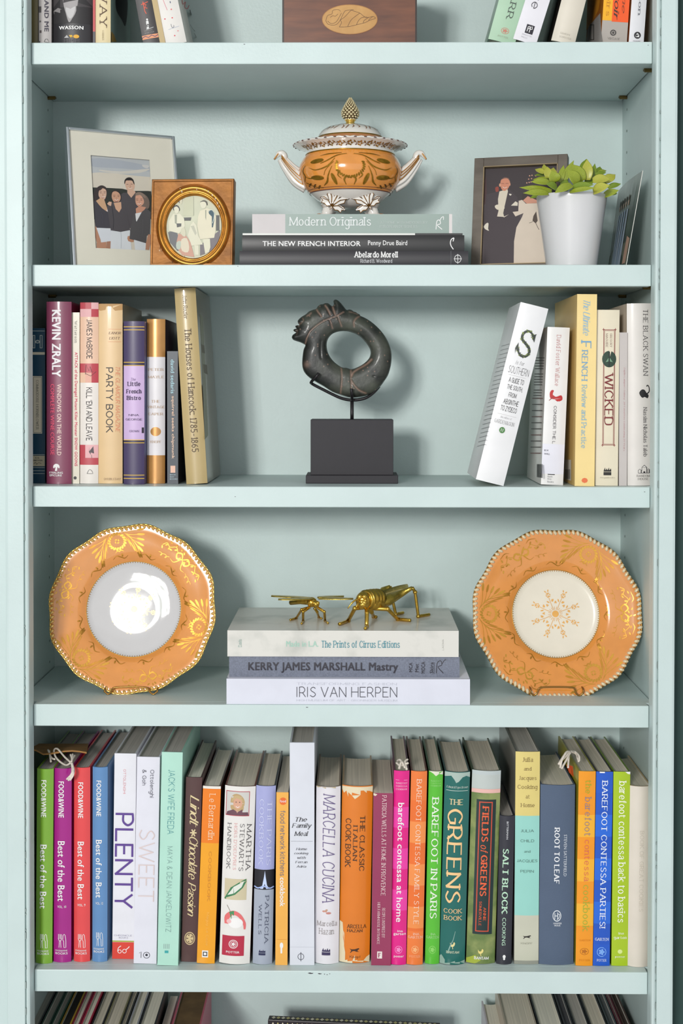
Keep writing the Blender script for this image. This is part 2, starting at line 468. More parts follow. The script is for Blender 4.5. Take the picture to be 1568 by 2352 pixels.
# ---------------------------------------------------------------- books
def book_parts(root, w, h, dep, col, side=None, rnd=0.0015, hard=True, page=None, bands=(), texts=(), art=None, pmap=None, coat=0.25, rough=0.42, rib=None, inside=(235, 230, 220), cloth=0, conc=None, ov=None, spine_mat=None):
    page = page or PAGE
    t = 0.0024 if hard else 0.0005; ov = (0.003 if hard else 0.0) if ov is None else ov
    zmap = pmap
    cm = lambda c: c if isinstance(c, bpy.types.Material) else M(c, rough=rough, var=0.03, scale=25, coat=coat, bump=cloth, bscale=900)
    mats = [cm(col) if spine_mat is None else spine_mat, cm(side or col), cm(inside)]
    zs = {0.0, h}
    for p0, p1, c in bands: zs |= {min(max(zmap(p0), 0), h), min(max(zmap(p1), 0), h)}
    zs = sorted(zs); rowm = []
    for a, b in zip(zs[:-1], zs[1:]):
        mi = 0; zc = (a + b) / 2
        for p0, p1, c in bands:
            if min(zmap(p0), zmap(p1)) <= zc <= max(zmap(p0), zmap(p1)):
                m = cm(c)
                if m not in mats: mats.append(m)
                mi = mats.index(m)
        rowm.append(mi)
    n = 8 if rnd > 0 else 4; a = w / 2; g = 0.0011 if hard else 0
    out = [(-a, dep)] + ([(-a, rnd + 0.012), (-a + g, rnd + 0.008), (-a + g * .4, rnd + 0.003)] if hard else [])
    i0 = len(out); out += [(-a + w * i / n, rnd * (2 * i / n - 1) ** 2) for i in range(n + 1)]; i1 = i0 + n
    out += ([(a - g * .4, rnd + 0.003), (a - g, rnd + 0.008), (a, rnd + 0.012)] if hard else []) + [(a, dep)]
    inn = [(a - t, dep), (a - t, rnd + t * 1.2)] + [(a - t - (w - 2 * t) * i / n, t * .8 + rnd * (2 * i / n - 1) ** 2) for i in range(n + 1)][1:-1] + [(-a + t, rnd + t * 1.2), (-a + t, dep)]
    loop = out + inn; L = len(loop); no = len(out)
    mb = MB(); P = [[(x, y, z) for x, y in loop] for z in zs]
    mb.quad_grid(P, closed_v=True, mi=lambda i, j: rowm[i] if i0 <= j < i1 else (1 if j < no - 1 else 2))
    for zi, top in ((0, False), (len(zs) - 1, True)):
        b = zi * L
        # cap: fan of quads between the outer and inner walls
        oi = [0] + list(range(i0, i1 + 1)) + [no - 1]; ii = [L - 1, L - 2] + list(range(L - 3, no + 1, -1)) + [no + 1, no]
        k = max(len(oi), len(ii)); A = [oi[int(round(x))] for x in np.linspace(0, len(oi) - 1, k)]; Bq = [ii[int(round(x))] for x in np.linspace(0, len(ii) - 1, k)]
        for q in range(k - 1):
            f = [b + A[q], b + A[q + 1], b + Bq[q + 1], b + Bq[q]]; f = list(dict.fromkeys(f))
            if len(f) > 2: mb.f.append(tuple(f if not top else f[::-1])); mb.m.append(1)
    mb.build('cover', mats, root, smooth=math.radians(35), fixn=True)
    # page block: rounded back, hollow fore-edge
    mb = MB(); pa = a - t; cc = (0.1 * w if hard else 0) if conc is None else conc
    pr = [(-pa + 2 * pa * i / n, t * .8 + rnd * (2 * i / n - 1) ** 2 + 0.0004) for i in range(n + 1)]
    pr += [(pa - 2 * pa * i / n, dep - (0.004 if hard else 0.0002) - cc * (1 - (2 * i / n - 1) ** 2)) for i in range(n + 1)]
    mb.prism(pr, ov + 0.0001, h - ov - 0.0001); mb.build('page_block', page, root, fixn=True)
    fn = lambda u, p, l: ((u - 0.5) * w, rnd * (2 * (u - 0.5)) ** 2 - l, zmap(p))
    if art:
        k = Ink(w / h * abs(1 / (zmap(1) - zmap(0))) * h); art(k); k.build('printed_artwork', root, fn, base=.00016, du=.04 if rnd > .0005 else None)
    for s in texts:
        st, sty, c, mode, u0, u1, p0, p1 = s
        k = Ink(); k.text(st, sty, c, u0, u1, p0, p1, mode); k.build('spine_lettering', root, fn, base=0.00062, du=.04 if rnd > .0005 else None)
def book(label, top, bot, z, Y=None, dep=0.19, col=(200, 200, 200), name='hardcover_book', group=None, yaw=0, **kw):
    """top = (xl, xr, y), bot = (xl, xr, y): the spine in the photograph"""
    xb, xt = (bot[0] + bot[1]) / 2, (top[0] + top[1]) / 2
    if Y is None: Y = min(max(on_z(xb, bot[2], z).y, 0.004), 0.07)
    pb, pt = at(xb, bot[2], Y), at(xt, top[2], Y); pb.z = z
    w = (abs(at(bot[1], bot[2], Y).x - at(bot[0], bot[2], Y).x) + abs(at(top[1], top[2], Y).x - at(top[0], top[2], Y).x)) / 2 - 0.0003
    d = pt - pb; ang = math.atan2(d.x, d.z); h = math.hypot(d.x, d.z) - w / 2 * abs(math.sin(ang))
    pb.z += w / 2 * abs(math.sin(ang)) + 0.0002
    R = Matrix.Translation(pb) @ Matrix.Rotation(yaw, 4, 'Z') @ Matrix.Rotation(ang, 4, 'Y')
    r = thing(name, label, 'book', R, group); BW[r.name] = w
    yb, yt = bot[2], top[2]
    book_parts(r, w, h, dep, col, pmap=lambda p: h * (yb - p) / (yb - yt), **kw); return r
def flatbook(label, xl, xr, yt, yb, z, Y, dep, col, name='art_book', group=None, yaw=0, th=None, **kw):
    """a book lying flat, spine to the front; z is what it rests on. returns its top height"""
    l, rr = at(xl, (yt + yb) / 2, Y), at(xr, (yt + yb) / 2, Y); h = rr.x - l.x
    w = th or (at(xl, yt, Y).z - at(xl, yb, Y).z)
    # local x -> up, local z -> -X
    R = Matrix.Translation((rr.x, Y, z + w / 2 + 0.0001)) @ Matrix.Rotation(yaw, 4, 'Z') @ Matrix.Rotation(-math.pi / 2, 4, 'Y')
    r = thing(name, label, 'book', R, group)
    book_parts(r, w, h, dep, col, pmap=lambda p: h * (xr - p) / (xr - xl), **kw); return z + w + 0.0002

WHITE = (246, 245, 244)
BW = {}
def side_ink(root, sgn, draw, w=None):
    """print on the front or back board of a standing book; shapes given in photo pixels"""
    Mx = MW[root.name]; inv = Mx.inverted(); o = inv @ CAM; x = sgn * (BW[root.name] / 2 - .00005)
    k = Ink(); draw(k)
    def f(u, v, l):
        xx = x + sgn * l; d = inv.to_3x3() @ ray(u, v); p = o + d * ((xx - o.x) / d.x); return (xx, p.y, p.z)
    k.build('cover_print', root, f, base=.0003, step=.00002)
# ---- artwork helpers (u, p coordinates on the spine)
def fork_knife(k, p0, p1, col=WHITE):
    h = p1 - p0; s = lambda t: p0 + h * t
    for du in (.30, .36, .42, .48): k.stroke([(du, s(0)), (du, s(.35))], 0.9, col, asp=38)
    k.stroke([(.29, s(.3)), (.33, s(.46)), (.39, s(.5)), (.45, s(.46)), (.49, s(.3))], 1.2, col, asp=38)
    k.stroke([(.36, s(.48)), (.33, s(1))], 1.1, col, asp=38); k.stroke([(.42, s(.48)), (.45, s(1))], 1.1, col, asp=38)
    k.stroke([(.62, s(1)), (.6, s(.5)), (.55, s(.45)), (.56, s(.1)), (.62, s(0)), (.68, s(.08)), (.72, s(.5)), (.72, s(1)), (.62, s(1))], 1.1, col, asp=38)
def flames(k, p0, p1, col, u0=.3, u1=.65):
    m = (p0 + p1) / 2
    k.rect(u0, u1, m + 1.5, p1, col, 3)
    n = 4; du = (u1 - u0) / n
    k.poly([(u0, m + .5)] + sum([[(u0 + du * (i + .2), m - 3), (u0 + du * (i + .75), p0 + (i % 2) * 2), (u0 + du * (i + .95), m - 3)] for i in range(n)], []) + [(u1, m + .5)], col)
def medallion(k, cu, cp, ru, rp, col, col2):
    k.ring(cu, cp, ru, rp, .14, col)
    for a in range(5): k.oval(cu + ru * .42 * math.cos(a * 1.257), cp + rp * .42 * math.sin(a * 1.257), ru * .25, rp * .22, col, 8, rot=a)
    k.oval(cu, cp, ru * .25, rp * .25, col2, 8)
def dog(k, p0, p1, u0, u1, col):
    U = lambda t: u0 + (u1 - u0) * t; P = lambda t: p0 + (p1 - p0) * t
    k.poly([(U(0), P(.15)), (U(.2), P(.3)), (U(.55), P(.25)), (U(.8), P(.1)), (U(.95), P(.05)), (U(1), P(.25)), (U(.85), P(.4)), (U(.8), P(.6)), (U(1), P(.75)), (U(.75), P(.75)), (U(.5), P(.6)), (U(.3), P(.65)), (U(.12), P(1)), (U(.05), P(.95)), (U(.18), P(.6)), (U(.1), P(.35))], col)
def rooster(k, cu, cp, col):
    k.poly([(cu - .09, cp - 6), (cu - .05, cp - 2), (cu + .02, cp - 2), (cu + .05, cp - 7), (cu + .1, cp - 5), (cu + .08, cp + 1), (cu, cp + 4), (cu - .07, cp + 2)], col, 3); k.stroke([(cu, cp + 3), (cu + .02, cp + 9)], 1.4, col, asp=56)
def house(k, p0, p1, u0, u1, col):
    U = lambda t: u0 + (u1 - u0) * t; P = lambda t: p0 + (p1 - p0) * t
    k.poly([(U(.3), P(.32)), (U(.52), P(0)), (U(.76), P(.32))], col); k.poly([(U(.37), P(.29)), (U(.52), P(.08)), (U(.68), P(.29))], (236, 232, 228))
    for a, b, c, d in ((.7, .76, .32, 1), (.3, .33, .32, .7), (.0, .03, .7, 1), (.22, .3, .62, 1), (.44, .6, .8, 1), (.92, 1, .6, 1), (.8, .83, .6, 1)): k.rect(U(a), U(b), P(c), P(d), col, 1)
    k.stroke([(U(0), P(1)), (U(1), P(1))], 1, col, asp=50); k.stroke([(U(0), P(.7)), (U(.14), P(.5)), (U(.26), P(.65))], .9, col, asp=50); k.stroke([(U(.8), P(.62)), (U(.9), P(.48)), (U(1), P(.62))], .9, col, asp=50)

# =============================================================== cookbook shelf
G5 = 'cookbooks on the lower shelf'
def C(label, top, bot, **kw):
    kw.setdefault('name', 'cookbook'); return book(label, top, bot, Z5, group=G5, **kw)
def fw(label, top, bot, col, t1, t2, vol, ic, u=(.28, .6), qm='Best of the Best'):
    tx = [('FOOD&WINE', 'B18', WHITE, 'v', u[0], u[1], *t1), (qm, 'B10', WHITE, 'v', u[0] - .03, u[1] + .05, *t2), ('FOOD&WINE', 'B8', WHITE, 'h', .12, .8, ic[1] + 5, ic[1] + 8.5), ('BOOKS', 'B8', WHITE, 'h', .12, .82, ic[1] + 10.5, ic[1] + 15.5)]
    if vol: tx.append((vol, 'B6', WHITE, 'h', .24, .74, t2[1] + 10, t2[1] + 15.5))
    return C(label, top, bot, col=col, rnd=0.0035, coat=0.7, rough=0.3, dep=0.205, texts=tx, art=lambda k: fork_knife(k, *ic), page=PAGE3, inside=(90, 110, 110))
fw('lime green glossy cookbook at the far left of the full cookbook row', (84, 122, 1767), (80, 119, 2214), (128, 178, 50), (1792, 1877), (1940, 2087), None, (2146, 2178))
pur = fw('purple magenta glossy cookbook with a cream string tie hanging over its spine', (122, 164, 1766), (122, 162, 2211), (172, 22, 138), (1795, 1878), (1932, 2070), 'VOL. 10', (2146, 2177))
fw('coral red glossy cookbook between the purple and the light blue spines', (169, 206, 1764), (168, 206, 2210), (238, 74, 76), (1797, 1879), (1933, 2066), 'VOL. 9', (2146, 2177))
fw('light blue glossy cookbook left of the white book with purple capitals', (211, 247, 1763), (211, 245, 2210), (98, 146, 198), (1793, 1875), (1929, 2062), 'VOL. 12', (2142, 2173))
def a_plenty(k):
    k.rect(0, 1, 2161, 2164, (172, 182, 60)); k.rect(0, 1, 2164.5, 2203, (228, 66, 50))
    k.ring(.34, 2186, .09, 4.5, .3, WHITE); k.ring(.56, 2185, .1, 5, .28, WHITE); k.stroke([(.25, 2186), (.28, 2178), (.4, 2173)], 1.6, WHITE, 3, asp=50); k.stroke([(.62, 2182), (.74, 2177), (.78, 2174)], 1.8, WHITE, 3, asp=50)
C('tall white cookbook with huge purple vertical capitals and a red block at its foot', (262, 314, 1731), (258, 307, 2203), col=(240, 240, 246), side=(240, 240, 246), rnd=0, dep=0.20, art=a_plenty, page=PAGE3,
  texts=[('OTTOLENGHI', 'light', (226, 70, 80), 'v', .42, .53, 1767, 1823), ('PLENTY', 'sans', (98, 66, 150), 'v', .06, .93, 1867, 2087), ('CHRONICLE', 'light', (120, 110, 160), 'h', .08, .9, 2147, 2150.5), ('BOOKS', 'light', (120, 110, 160), 'h', .3, .72, 2152, 2156)])
def a_sweet(k):
    k.stroke([(.24, 2190), (.32, 2187), (.32, 2201)], 1.2, (50, 50, 60), asp=52); k.ring(.56, 2194.5, .15, 7.5, .16, (50, 50, 60)); k.oval(.56, 2194, .06, 3, (50, 50, 60), 8)
C('white cookbook with very faint large pink vertical letters next to the mint green one', (315, 367, 1739), (306, 360, 2214), col=(233, 233, 243), rnd=0, dep=0.20, page=PAGE3, art=a_sweet,
  texts=[('Ottolenghi', 'sans', (110, 110, 122), 'v', .52, .76, 1768, 1832), ('& Goh', 'sans', (110, 110, 122), 'v', .24, .42, 1768, 1804), ('SWEET', 'light', (226, 208, 206), 'v', .14, .84, 1906, 2071)])
C('mint green cookbook with teal handwritten capitals and a wide mint cover side', (371, 420, 1728), (361, 409, 2218), col=(184, 230, 212), side=(168, 218, 198), rnd=0, dep=0.215, page=PAGE3,
  art=lambda k: [k.stroke([(.3 + .08 * i, 2169), (.3 + .08 * i, 2180)], 1.5, (150, 176, 170), asp=48) for i in range(4)] + [k.rect(.34, .52, 2184, 2190, (60, 170, 170), 1)],
  texts=[("JACK'S WIFE FREDA", 'light', (50, 140, 150), 'v', .34, .66, 1768, 1916), ('MAYA & DEAN JANKELOWITZ', 'light', (128, 160, 158), 'v', .36, .62, 1944, 2141)])
def a_lindt(k):
    medallion(k, .5, 2156, .33, 15, (224, 200, 150), (224, 200, 150)); k.ring(.5, 2156, .24, 11, .16, (224, 200, 150))
    for i in range(3): k.stroke([(.55 + .2 * math.cos(i * 1.047), 1913 + 9 * math.sin(i * 1.047)), (.55 - .2 * math.cos(i * 1.047), 1913 - 9 * math.sin(i * 1.047))], 3, (232, 212, 165), asp=38)
C('dark brown cookbook with cream script lettering and a round cream seal', (427, 464, 1786), (415, 453, 2210), col=(88, 58, 56), rnd=0.001, dep=0.195, coat=.1, art=a_lindt, page=PAGE,
  texts=[('Lindt', 'script', (234, 214, 165), 'v', .3, .85, 1826, 1900), ('Chocolate', 'script', (234, 214, 165), 'v', .3, .85, 1922, 2020), ('Passion', 'script', (234, 214, 165), 'v', .32, .8, 2026, 2105)])
C('two-tone cookbook spine, orange above and amber yellow below, with pale lettering', (465, 508, 1806), (452, 492, 2214), col=(250, 170, 20), side=(92, 66, 56), rnd=0.001, dep=0.2, coat=.6, rough=.3, bands=[(1806, 1937, (248, 132, 8))],
  art=lambda k: [k.rect(.28, .62, 2184, 2200, WHITE, 2), k.frame(.33, .57, 2187, 2197, .05, 2, (50, 50, 50)), k.rect(0, 1, 1806, 1812, (240, 236, 226))],
  texts=[('Le Bernardin', 'slight', (255, 226, 190), 'v', .38, .74, 1822, 1930), ('COOKBOOK', 'slight', (214, 140, 40), 'v', .46, .62, 1956, 2071), ('Maguy Le Coze', 'light', (255, 206, 110), 'v', .42, .6, 2096, 2172)])
def a_martha(k):
    k.rect(.05, .82, 1818, 1875, (184, 60, 74)); k.rect(.07, .80, 1819.5, 1873.5, (214, 212, 206))
    k.poly([(.25, 1862), (.2, 1845), (.24, 1830), (.38, 1824), (.55, 1828), (.66, 1840), (.64, 1856), (.58, 1864)], (196, 166, 118), 3); k.oval(.44, 1846, .15, 13, (222, 170, 142)); k.poly([(.24, 1843), (.3, 1830), (.5, 1829), (.62, 1842), (.5, 1836), (.36, 1836)], (206, 178, 130), 2)
    k.poly([(.07, 1873.5), (.1, 1866), (.3, 1860), (.44, 1866), (.6, 1859), (.78, 1866), (.8, 1873.5)], (110, 72, 84)); k.poly([(.36, 1860), (.44, 1869), (.53, 1860)], (214, 162, 136)); k.stroke([(.38, 1853), (.44, 1855.5), (.5, 1853)], 1.6, (244, 240, 236), asp=70); k.oval(.385, 1843, .02, 1.2, (80, 60, 60), 8); k.oval(.5, 1843, .02, 1.2, (80, 60, 60), 8)
    k.rect(.1, .82, 2020, 2068, (214, 202, 168)); k.poly([(.1, 2066), (.3, 2040), (.6, 2026), (.8, 2019), (.82, 2024), (.7, 2040), (.45, 2056), (.16, 2068)], (60, 130, 84)); k.poly([(.2, 2058), (.4, 2038), (.74, 2024), (.66, 2038), (.42, 2053)], (232, 236, 226))
    k.stroke([(.2, 2124), (.22, 2108), (.4, 2098), (.62, 2104), (.78, 2122), (.8, 2136)], [9, 12, 10, 8, 7, 4], (236, 116, 116), 4, asp=70); k.oval(.5, 2121, .24, 12, (250, 248, 246)); k.oval(.28, 2118, .08, 5, (244, 196, 196)); k.poly([(.28, 2096), (.44, 2093), (.5, 2108), (.36, 2114)], (70, 150, 92)); k.stroke([(.2, 2081), (.34, 2098)], 1, (120, 110, 100), asp=70)
    k.rect(.08, .8, 2151, 2197, (190, 40, 70)); k.ring(.45, 2170, .15, 10, .14, WHITE); medallion(k, .45, 2170, .1, 7, WHITE, WHITE)
C('thick white cookbook with a small portrait photo and a crimson square at its foot', (516, 587, 1807), (502, 573, 2216), col=(240, 237, 232), side=(120, 60, 45), rnd=0.005, dep=0.185, page=PAGE2, art=a_martha,
  texts=[('MARTHA', 'slight', (70, 66, 70), 'v', .76, .92, 1892, 2001), ("STEWART'S", 'slight', (70, 66, 70), 'v', .54, .69, 1892, 2001), ("HORS D'OEUVRES", 'slight', (232, 160, 160), 'v', .35, .45, 1891, 1999), ('HANDBOOK', 'slight', (70, 66, 70), 'v', .13, .26, 1891, 1998), ('POTTER', 'B6', WHITE, 'h', .22, .66, 2186, 2191)])
def a_paris(k):
    k.rect(0, 1, 1998, 2044, (22, 20, 30)); k.poly([(.54, 2000), (.58, 2014), (.66, 2034), (.78, 2042), (.62, 2042), (.54, 2030), (.46, 2042), (.3, 2042), (.42, 2034), (.5, 2014)], (206, 222, 255))
    k.stroke([(.0, 2038), (.2, 2041), (.5, 2036), (.8, 2041), (1, 2038)], 3, (170, 190, 240), 3, asp=44); flames(k, 2182, 2195, (36, 40, 80))
C('spine half lavender half silver grey with a tiny lit tower photo between', (588, 633, 1806), (579, 625, 2216), col=(172, 180, 196), side=(44, 44, 56), rnd=0.0045, dep=0.18, coat=.5, bands=[(1806, 1998, (172, 176, 224))], art=a_paris, page=PAGE2,
  texts=[('THE PARIS', 'slight', (216, 220, 248), 'v', .6, .84, 1840, 1987), ('COOKBOOK', 'slight', (216, 220, 248), 'v', .2, .44, 1836, 1988), ('PATRICIA', 'slight', (70, 76, 100), 'v', .58, .78, 2056, 2169), ('WELLS', 'slight', (70, 76, 100), 'v', .26, .42, 2077, 2147)])
C('slim amber cookbook spine with an orange dot at its top', (634, 663, 1820), (632, 660, 2217), col=(250, 184, 80), side=(70, 70, 78), rnd=0, hard=False, dep=0.18, page=PAGE2, name='paperback_cookbook',
  art=lambda k: [k.oval(.55, 1840.5, .3, 8.5, (240, 112, 40)), k.oval(.5, 2172, .14, 7, WHITE), k.rect(.42, .56, 2178, 2190, WHITE, 1), k.stroke([(.1, 2158), (.9, 2158)], .6, (220, 150, 50), asp=28)],
  texts=[('food', 'B8', WHITE, 'h', .3, .8, 1837, 1843), ('food network kitchens', 'sans', (128, 122, 130), 'v', .32, .76, 1862, 2012), ('cookbook', 'B16', WHITE, 'v', .34, .76, 2015, 2082)])
C('tallest pale grey-white cookbook with small black italic title in the middle of the row', (665, 722, 1706), (665, 722, 2217), col=(226, 229, 238), rnd=0, dep=0.2, page=PAGE3,
  art=lambda k: [[k.rect(.06 + i * .055, .09 + i * .055, 1931.6, 1932.6, (120, 124, 134), 1) for i in range(16)], k.ring(.45, 2197.5, .13, 7.5, .14, (36, 40, 60)), k.stroke([(.45, 2187), (.45, 2208)], 1.3, (36, 40, 60), asp=57), k.rect(0, 1, 2175, 2175.6, (200, 203, 212))],
  texts=[('The', 'ital', (30, 30, 36), 'h', .24, .7, 1877, 1887), ('Family', 'ital', (30, 30, 36), 'h', .08, .9, 1891, 1905), ('Meal', 'ital', (30, 30, 36), 'h', .18, .76, 1909, 1920)] + [(t, 'ital', (60, 60, 70), 'h', a, b, p, p + q) for t, a, b, p, q in (('Home', .25, .7, 1947, 5.5), ('cooking', .18, .76, 1957, 7), ('with', .3, .65, 1967, 5.5), ('Ferran', .22, .72, 1977, 5.5), ('Adria', .27, .67, 1987, 5.5))])
C('white cookbook with dusky purple italic capitals and a tiny leaf drawing', (725, 783, 1808), (722, 777, 2215), col=(236, 233, 238), side=(150, 130, 110), rnd=0.006, dep=0.165, page=PAGE2,
  art=lambda k: [flames(k, 2178, 2195, (60, 50, 90)), k.oval(.4, 2094, .1, 2.2, (210, 150, 130), rot=.02), k.oval(.56, 2098, .11, 2.6, (206, 140, 130)), k.oval(.48, 2091, .05, 2, (200, 160, 130)), k.poly([(0, 1808), (.06, 1811), (.2, 1809), (.4, 1812), (.62, 1809.5), (.8, 1812), (1, 1808)], (196, 178, 140))],
  texts=[('MARCELLA CUCINA', 'itall', (108, 92, 140), 'v', .28, .8, 1823, 2075), ('Marcella', 'slight', (150, 142, 140), 'h', .08, .92, 2116, 2128), ('Hazan', 'slight', (150, 142, 140), 'h', .16, .8, 2133, 2147)])
def a_italian(k):
    cr = (236, 222, 188)
    k.poly([(0, 1808), (1, 1808), (1, 1822), (.9, 1818), (.8, 1822), (.7, 1816), (.6, 1826), (.5, 1832), (.42, 1836), (.32, 1828), (.2, 1832), (.14, 1818), (.06, 1824), (0, 1815)], cr)
    k.poly([(0, 2213), (1, 2213), (1, 2196), (.9, 2200), (.8, 2208), (.6, 2206), (.52, 2194), (.44, 2208), (.28, 2206), (.2, 2190), (.16, 2170), (.2, 2152), (.12, 2140), (.1, 2122), (0, 2118)], cr)
    dog(k, 2178, 2190, .34, .66, (70, 40, 20))
C('thick orange cookbook with a torn cream jacket edge and black capitals', (785, 857, 1806), (778, 848, 2213), col=(232, 126, 10), side=(180, 150, 110), rnd=0.006, dep=0.155, coat=.5, page=PAGE2, art=a_italian,
  texts=[('THE CLASSIC', 'serif', (64, 42, 26), 'v', .6, .77, 1874, 2001), ('ITALIAN', 'serif', (64, 42, 26), 'v', .38, .53, 1895, 1979), ('COOK BOOK', 'serif', (64, 42, 26), 'v', .13, .32, 1881, 1994), ('ARCELLA', 'serif', (54, 36, 20), 'h', .24, .88, 2124, 2133), ('HAZAN', 'serif', (54, 36, 20), 'h', .24, .76, 2135, 2142), ('Knopf', 'slight', (64, 42, 26), 'h', .34, .7, 2196, 2203)])
C('maroon rose paperback cookbook with small cream capitals, shorter than its neighbours', (857, 903, 1822), (852, 897, 2218), col=(156, 52, 92), side=(206, 184, 150), rnd=0, hard=False, dep=0.165, page=PAGE2, name='paperback_cookbook',
  art=lambda k: [k.rect(.3, .55, 2186, 2202, (244, 236, 230), 2), k.stroke([(.38, 2189), (.38, 2200)], 2.4, (156, 52, 92), asp=45), k.stroke([(.38, 2190), (.49, 2190)], 1.6, (156, 52, 92), asp=45), k.stroke([(.38, 2194), (.46, 2194)], 1.4, (156, 52, 92), asp=45), k.poly([(0, 1822), (.2, 1825), (.1, 1829), (0, 1827)], (236, 222, 200))],
  texts=[('PATRICIA WELLS AT HOME IN PROVENCE', 'serif', (232, 200, 202), 'v', .44, .68, 1826, 2057), ('RECIPES INSPIRED BY', 'serif', (232, 200, 202), 'v', .52, .68, 2085, 2154), ('HER FARMHOUSE IN FRANCE', 'serif', (232, 200, 202), 'v', .28, .42, 2072, 2169)])
def bandy(c1, c2, p0, p1, step): 
    out = []; p = p0; i = 0
    while p < p1: out.append((p, min(p + step, p1), c1 if i % 2 else c2)); p += step; i += 1
    return out
at_home = C('hot pink glossy cookbook with white lower-case vertical title and frayed pages', (904, 941, 1771), (897, 932, 2217), col=(236, 10, 140), side=(110, 30, 70), rnd=0.003, dep=0.185, coat=.7, rough=.3, page=PAGE2, bands=bandy((246, 58, 172), (236, 6, 138), 1807, 2140, 47.5),
  art=lambda k: [medallion(k, .5, 2182, .24, 9, (252, 150, 210), (252, 150, 210)), k.stroke([(.12, 1792), (.35, 1792)], .8, (255, 190, 225), asp=35), k.stroke([(.65, 1792), (.88, 1792)], .8, (255, 190, 225), asp=35)],
  texts=[('BAREFOOT', 'serif', (255, 200, 230), 'h', .14, .88, 1797, 1801), ('CONTESSA', 'serif', (255, 200, 230), 'h', .14, .88, 1804, 1808), ('COOKBOOK', 'serif', (255, 200, 230), 'h', .14, .88, 1811, 1815), ('barefoot contessa at home', 'B10', WHITE, 'v', .3, .7, 1844, 2118), ('ina', 'B6', WHITE, 'h', .4, .75, 2136, 2141), ('garten', 'B6', WHITE, 'h', .15, .95, 2143, 2150), ('potter', 'B6', WHITE, 'h', .2, .85, 2195, 2201)])
C('orange glossy cookbook with darker orange bands and thin white capitals', (944, 981, 1772), (933, 971, 2217), col=(248, 128, 50), side=(120, 60, 40), rnd=0.003, dep=0.185, coat=.7, rough=.3, page=PAGE2, bands=bandy((252, 150, 72), (244, 116, 34), 1839, 2140, 49),
  art=lambda k: medallion(k, .5, 2182, .22, 9, (255, 190, 130), (255, 190, 130)), texts=[('BAREFOOT CONTESSA FAMILY STYLE', 'slight', (255, 236, 216), 'v', .36, .68, 1789, 2123), ('INA', 'slight', (255, 236, 216), 'h', .35, .75, 2143, 2148), ('GARTEN', 'slight', (255, 236, 216), 'h', .06, .96, 2150, 2156), ('POTTER', 'slight', (255, 210, 170), 'h', .15, .85, 2195, 2200)])
C('bright green glossy cookbook spine with large white serif capitals', (984, 1018, 1772), (976, 1008, 2215), col=(90, 196, 44), side=(46, 90, 40), rnd=0.003, dep=0.185, coat=.7, rough=.3, page=PAGE2,
  art=lambda k: [medallion(k, .5, 2182, .24, 9, (150, 224, 110), (150, 224, 110)), k.poly([(0, 1772), (.3, 1777), (.5, 1783), (.72, 1778), (1, 1780), (1, 1772)], (232, 232, 210))],
  texts=[('BAREFOOT', 'slight', (180, 234, 150), 'h', .15, .88, 1792, 1796), ('CONTESSA', 'slight', (180, 234, 150), 'h', .15, .88, 1798, 1801), ('COOKBOOK', 'slight', (180, 234, 150), 'h', .15, .88, 1803, 1807), ('BAREFOOT IN PARIS', 'serif', (242, 250, 234), 'v', .26, .76, 1830, 2110), ('INA', 'slight', (200, 240, 180), 'h', .35, .7, 2143, 2148), ('GARTEN', 'slight', (200, 240, 180), 'h', .06, .94, 2150, 2156)])
def a_greens(k):
    k.poly([(0, 1775), (1, 1775), (1, 1787), (.85, 1783), (.7, 1786), (.55, 1796), (.45, 1799), (.38, 1792), (.25, 1783), (0, 1786)], (176, 196, 186)); k.rect(.07, .93, 1816.5, 1817.4, (220, 232, 224)); rooster(k, .48, 2172, (240, 224, 160))
    k.poly([(0, 2217), (1, 2217), (1, 2208), (.8, 2211), (.6, 2208), (.4, 2212), (.2, 2207), (.06, 2196), (0, 2200)], (150, 178, 166)); k.stroke([(.3, 2190), (.42, 2170), (.5, 2160), (.58, 2140)], [3, 2, 1], (140, 176, 166), 3, asp=56)
C('dark teal green cookbook with large peach serif capitals and a worn jacket', (1021, 1081, 1774), (1010, 1067, 2217), col=(2, 104, 96), side=(30, 70, 64), rnd=0.006, dep=0.175, coat=.7, rough=.3, page=PAGE2, art=a_greens,
  texts=[('Edward Espe Brown', 'itall', (226, 236, 226), 'h', .08, .93, 1806, 1813), ('THE', 'serif', (244, 218, 168), 'h', .2, .74, 1836, 1849), ('GREENS', 'serif', (250, 206, 146), 'v', .14, .76, 1858, 2075), ('COOK', 'serif', (246, 202, 146), 'h', .1, .84, 2088, 2099), ('BOOK', 'serif', (246, 202, 146), 'h', .1, .84, 2104, 2115), ('BANTAM', 'serif', (226, 232, 200), 'h', .24, .76, 2185, 2191)])
FIELD = M((104, 128, 66), rough=.35, rgb2=(146, 158, 92), scale=38, detail=5, edge=(.4, .6), coat=.5)
def a_fields(k):
    k.rect(.18, .86, 1837, 2147, (24, 48, 48)); k.frame(.27, .74, 1842, 2141, .035, 2.4, (214, 80, 52)); k.rect(0, 1, 1813, 1822, (240, 190, 180)); k.rect(0, 1, 1772, 1780, (196, 206, 206)); rooster(k, .48, 2188, (246, 226, 140))
    k.poly([(0, 2205), (.3, 2195), (.5, 2207), (.3, 2215), (0, 2215)], (170, 184, 60))
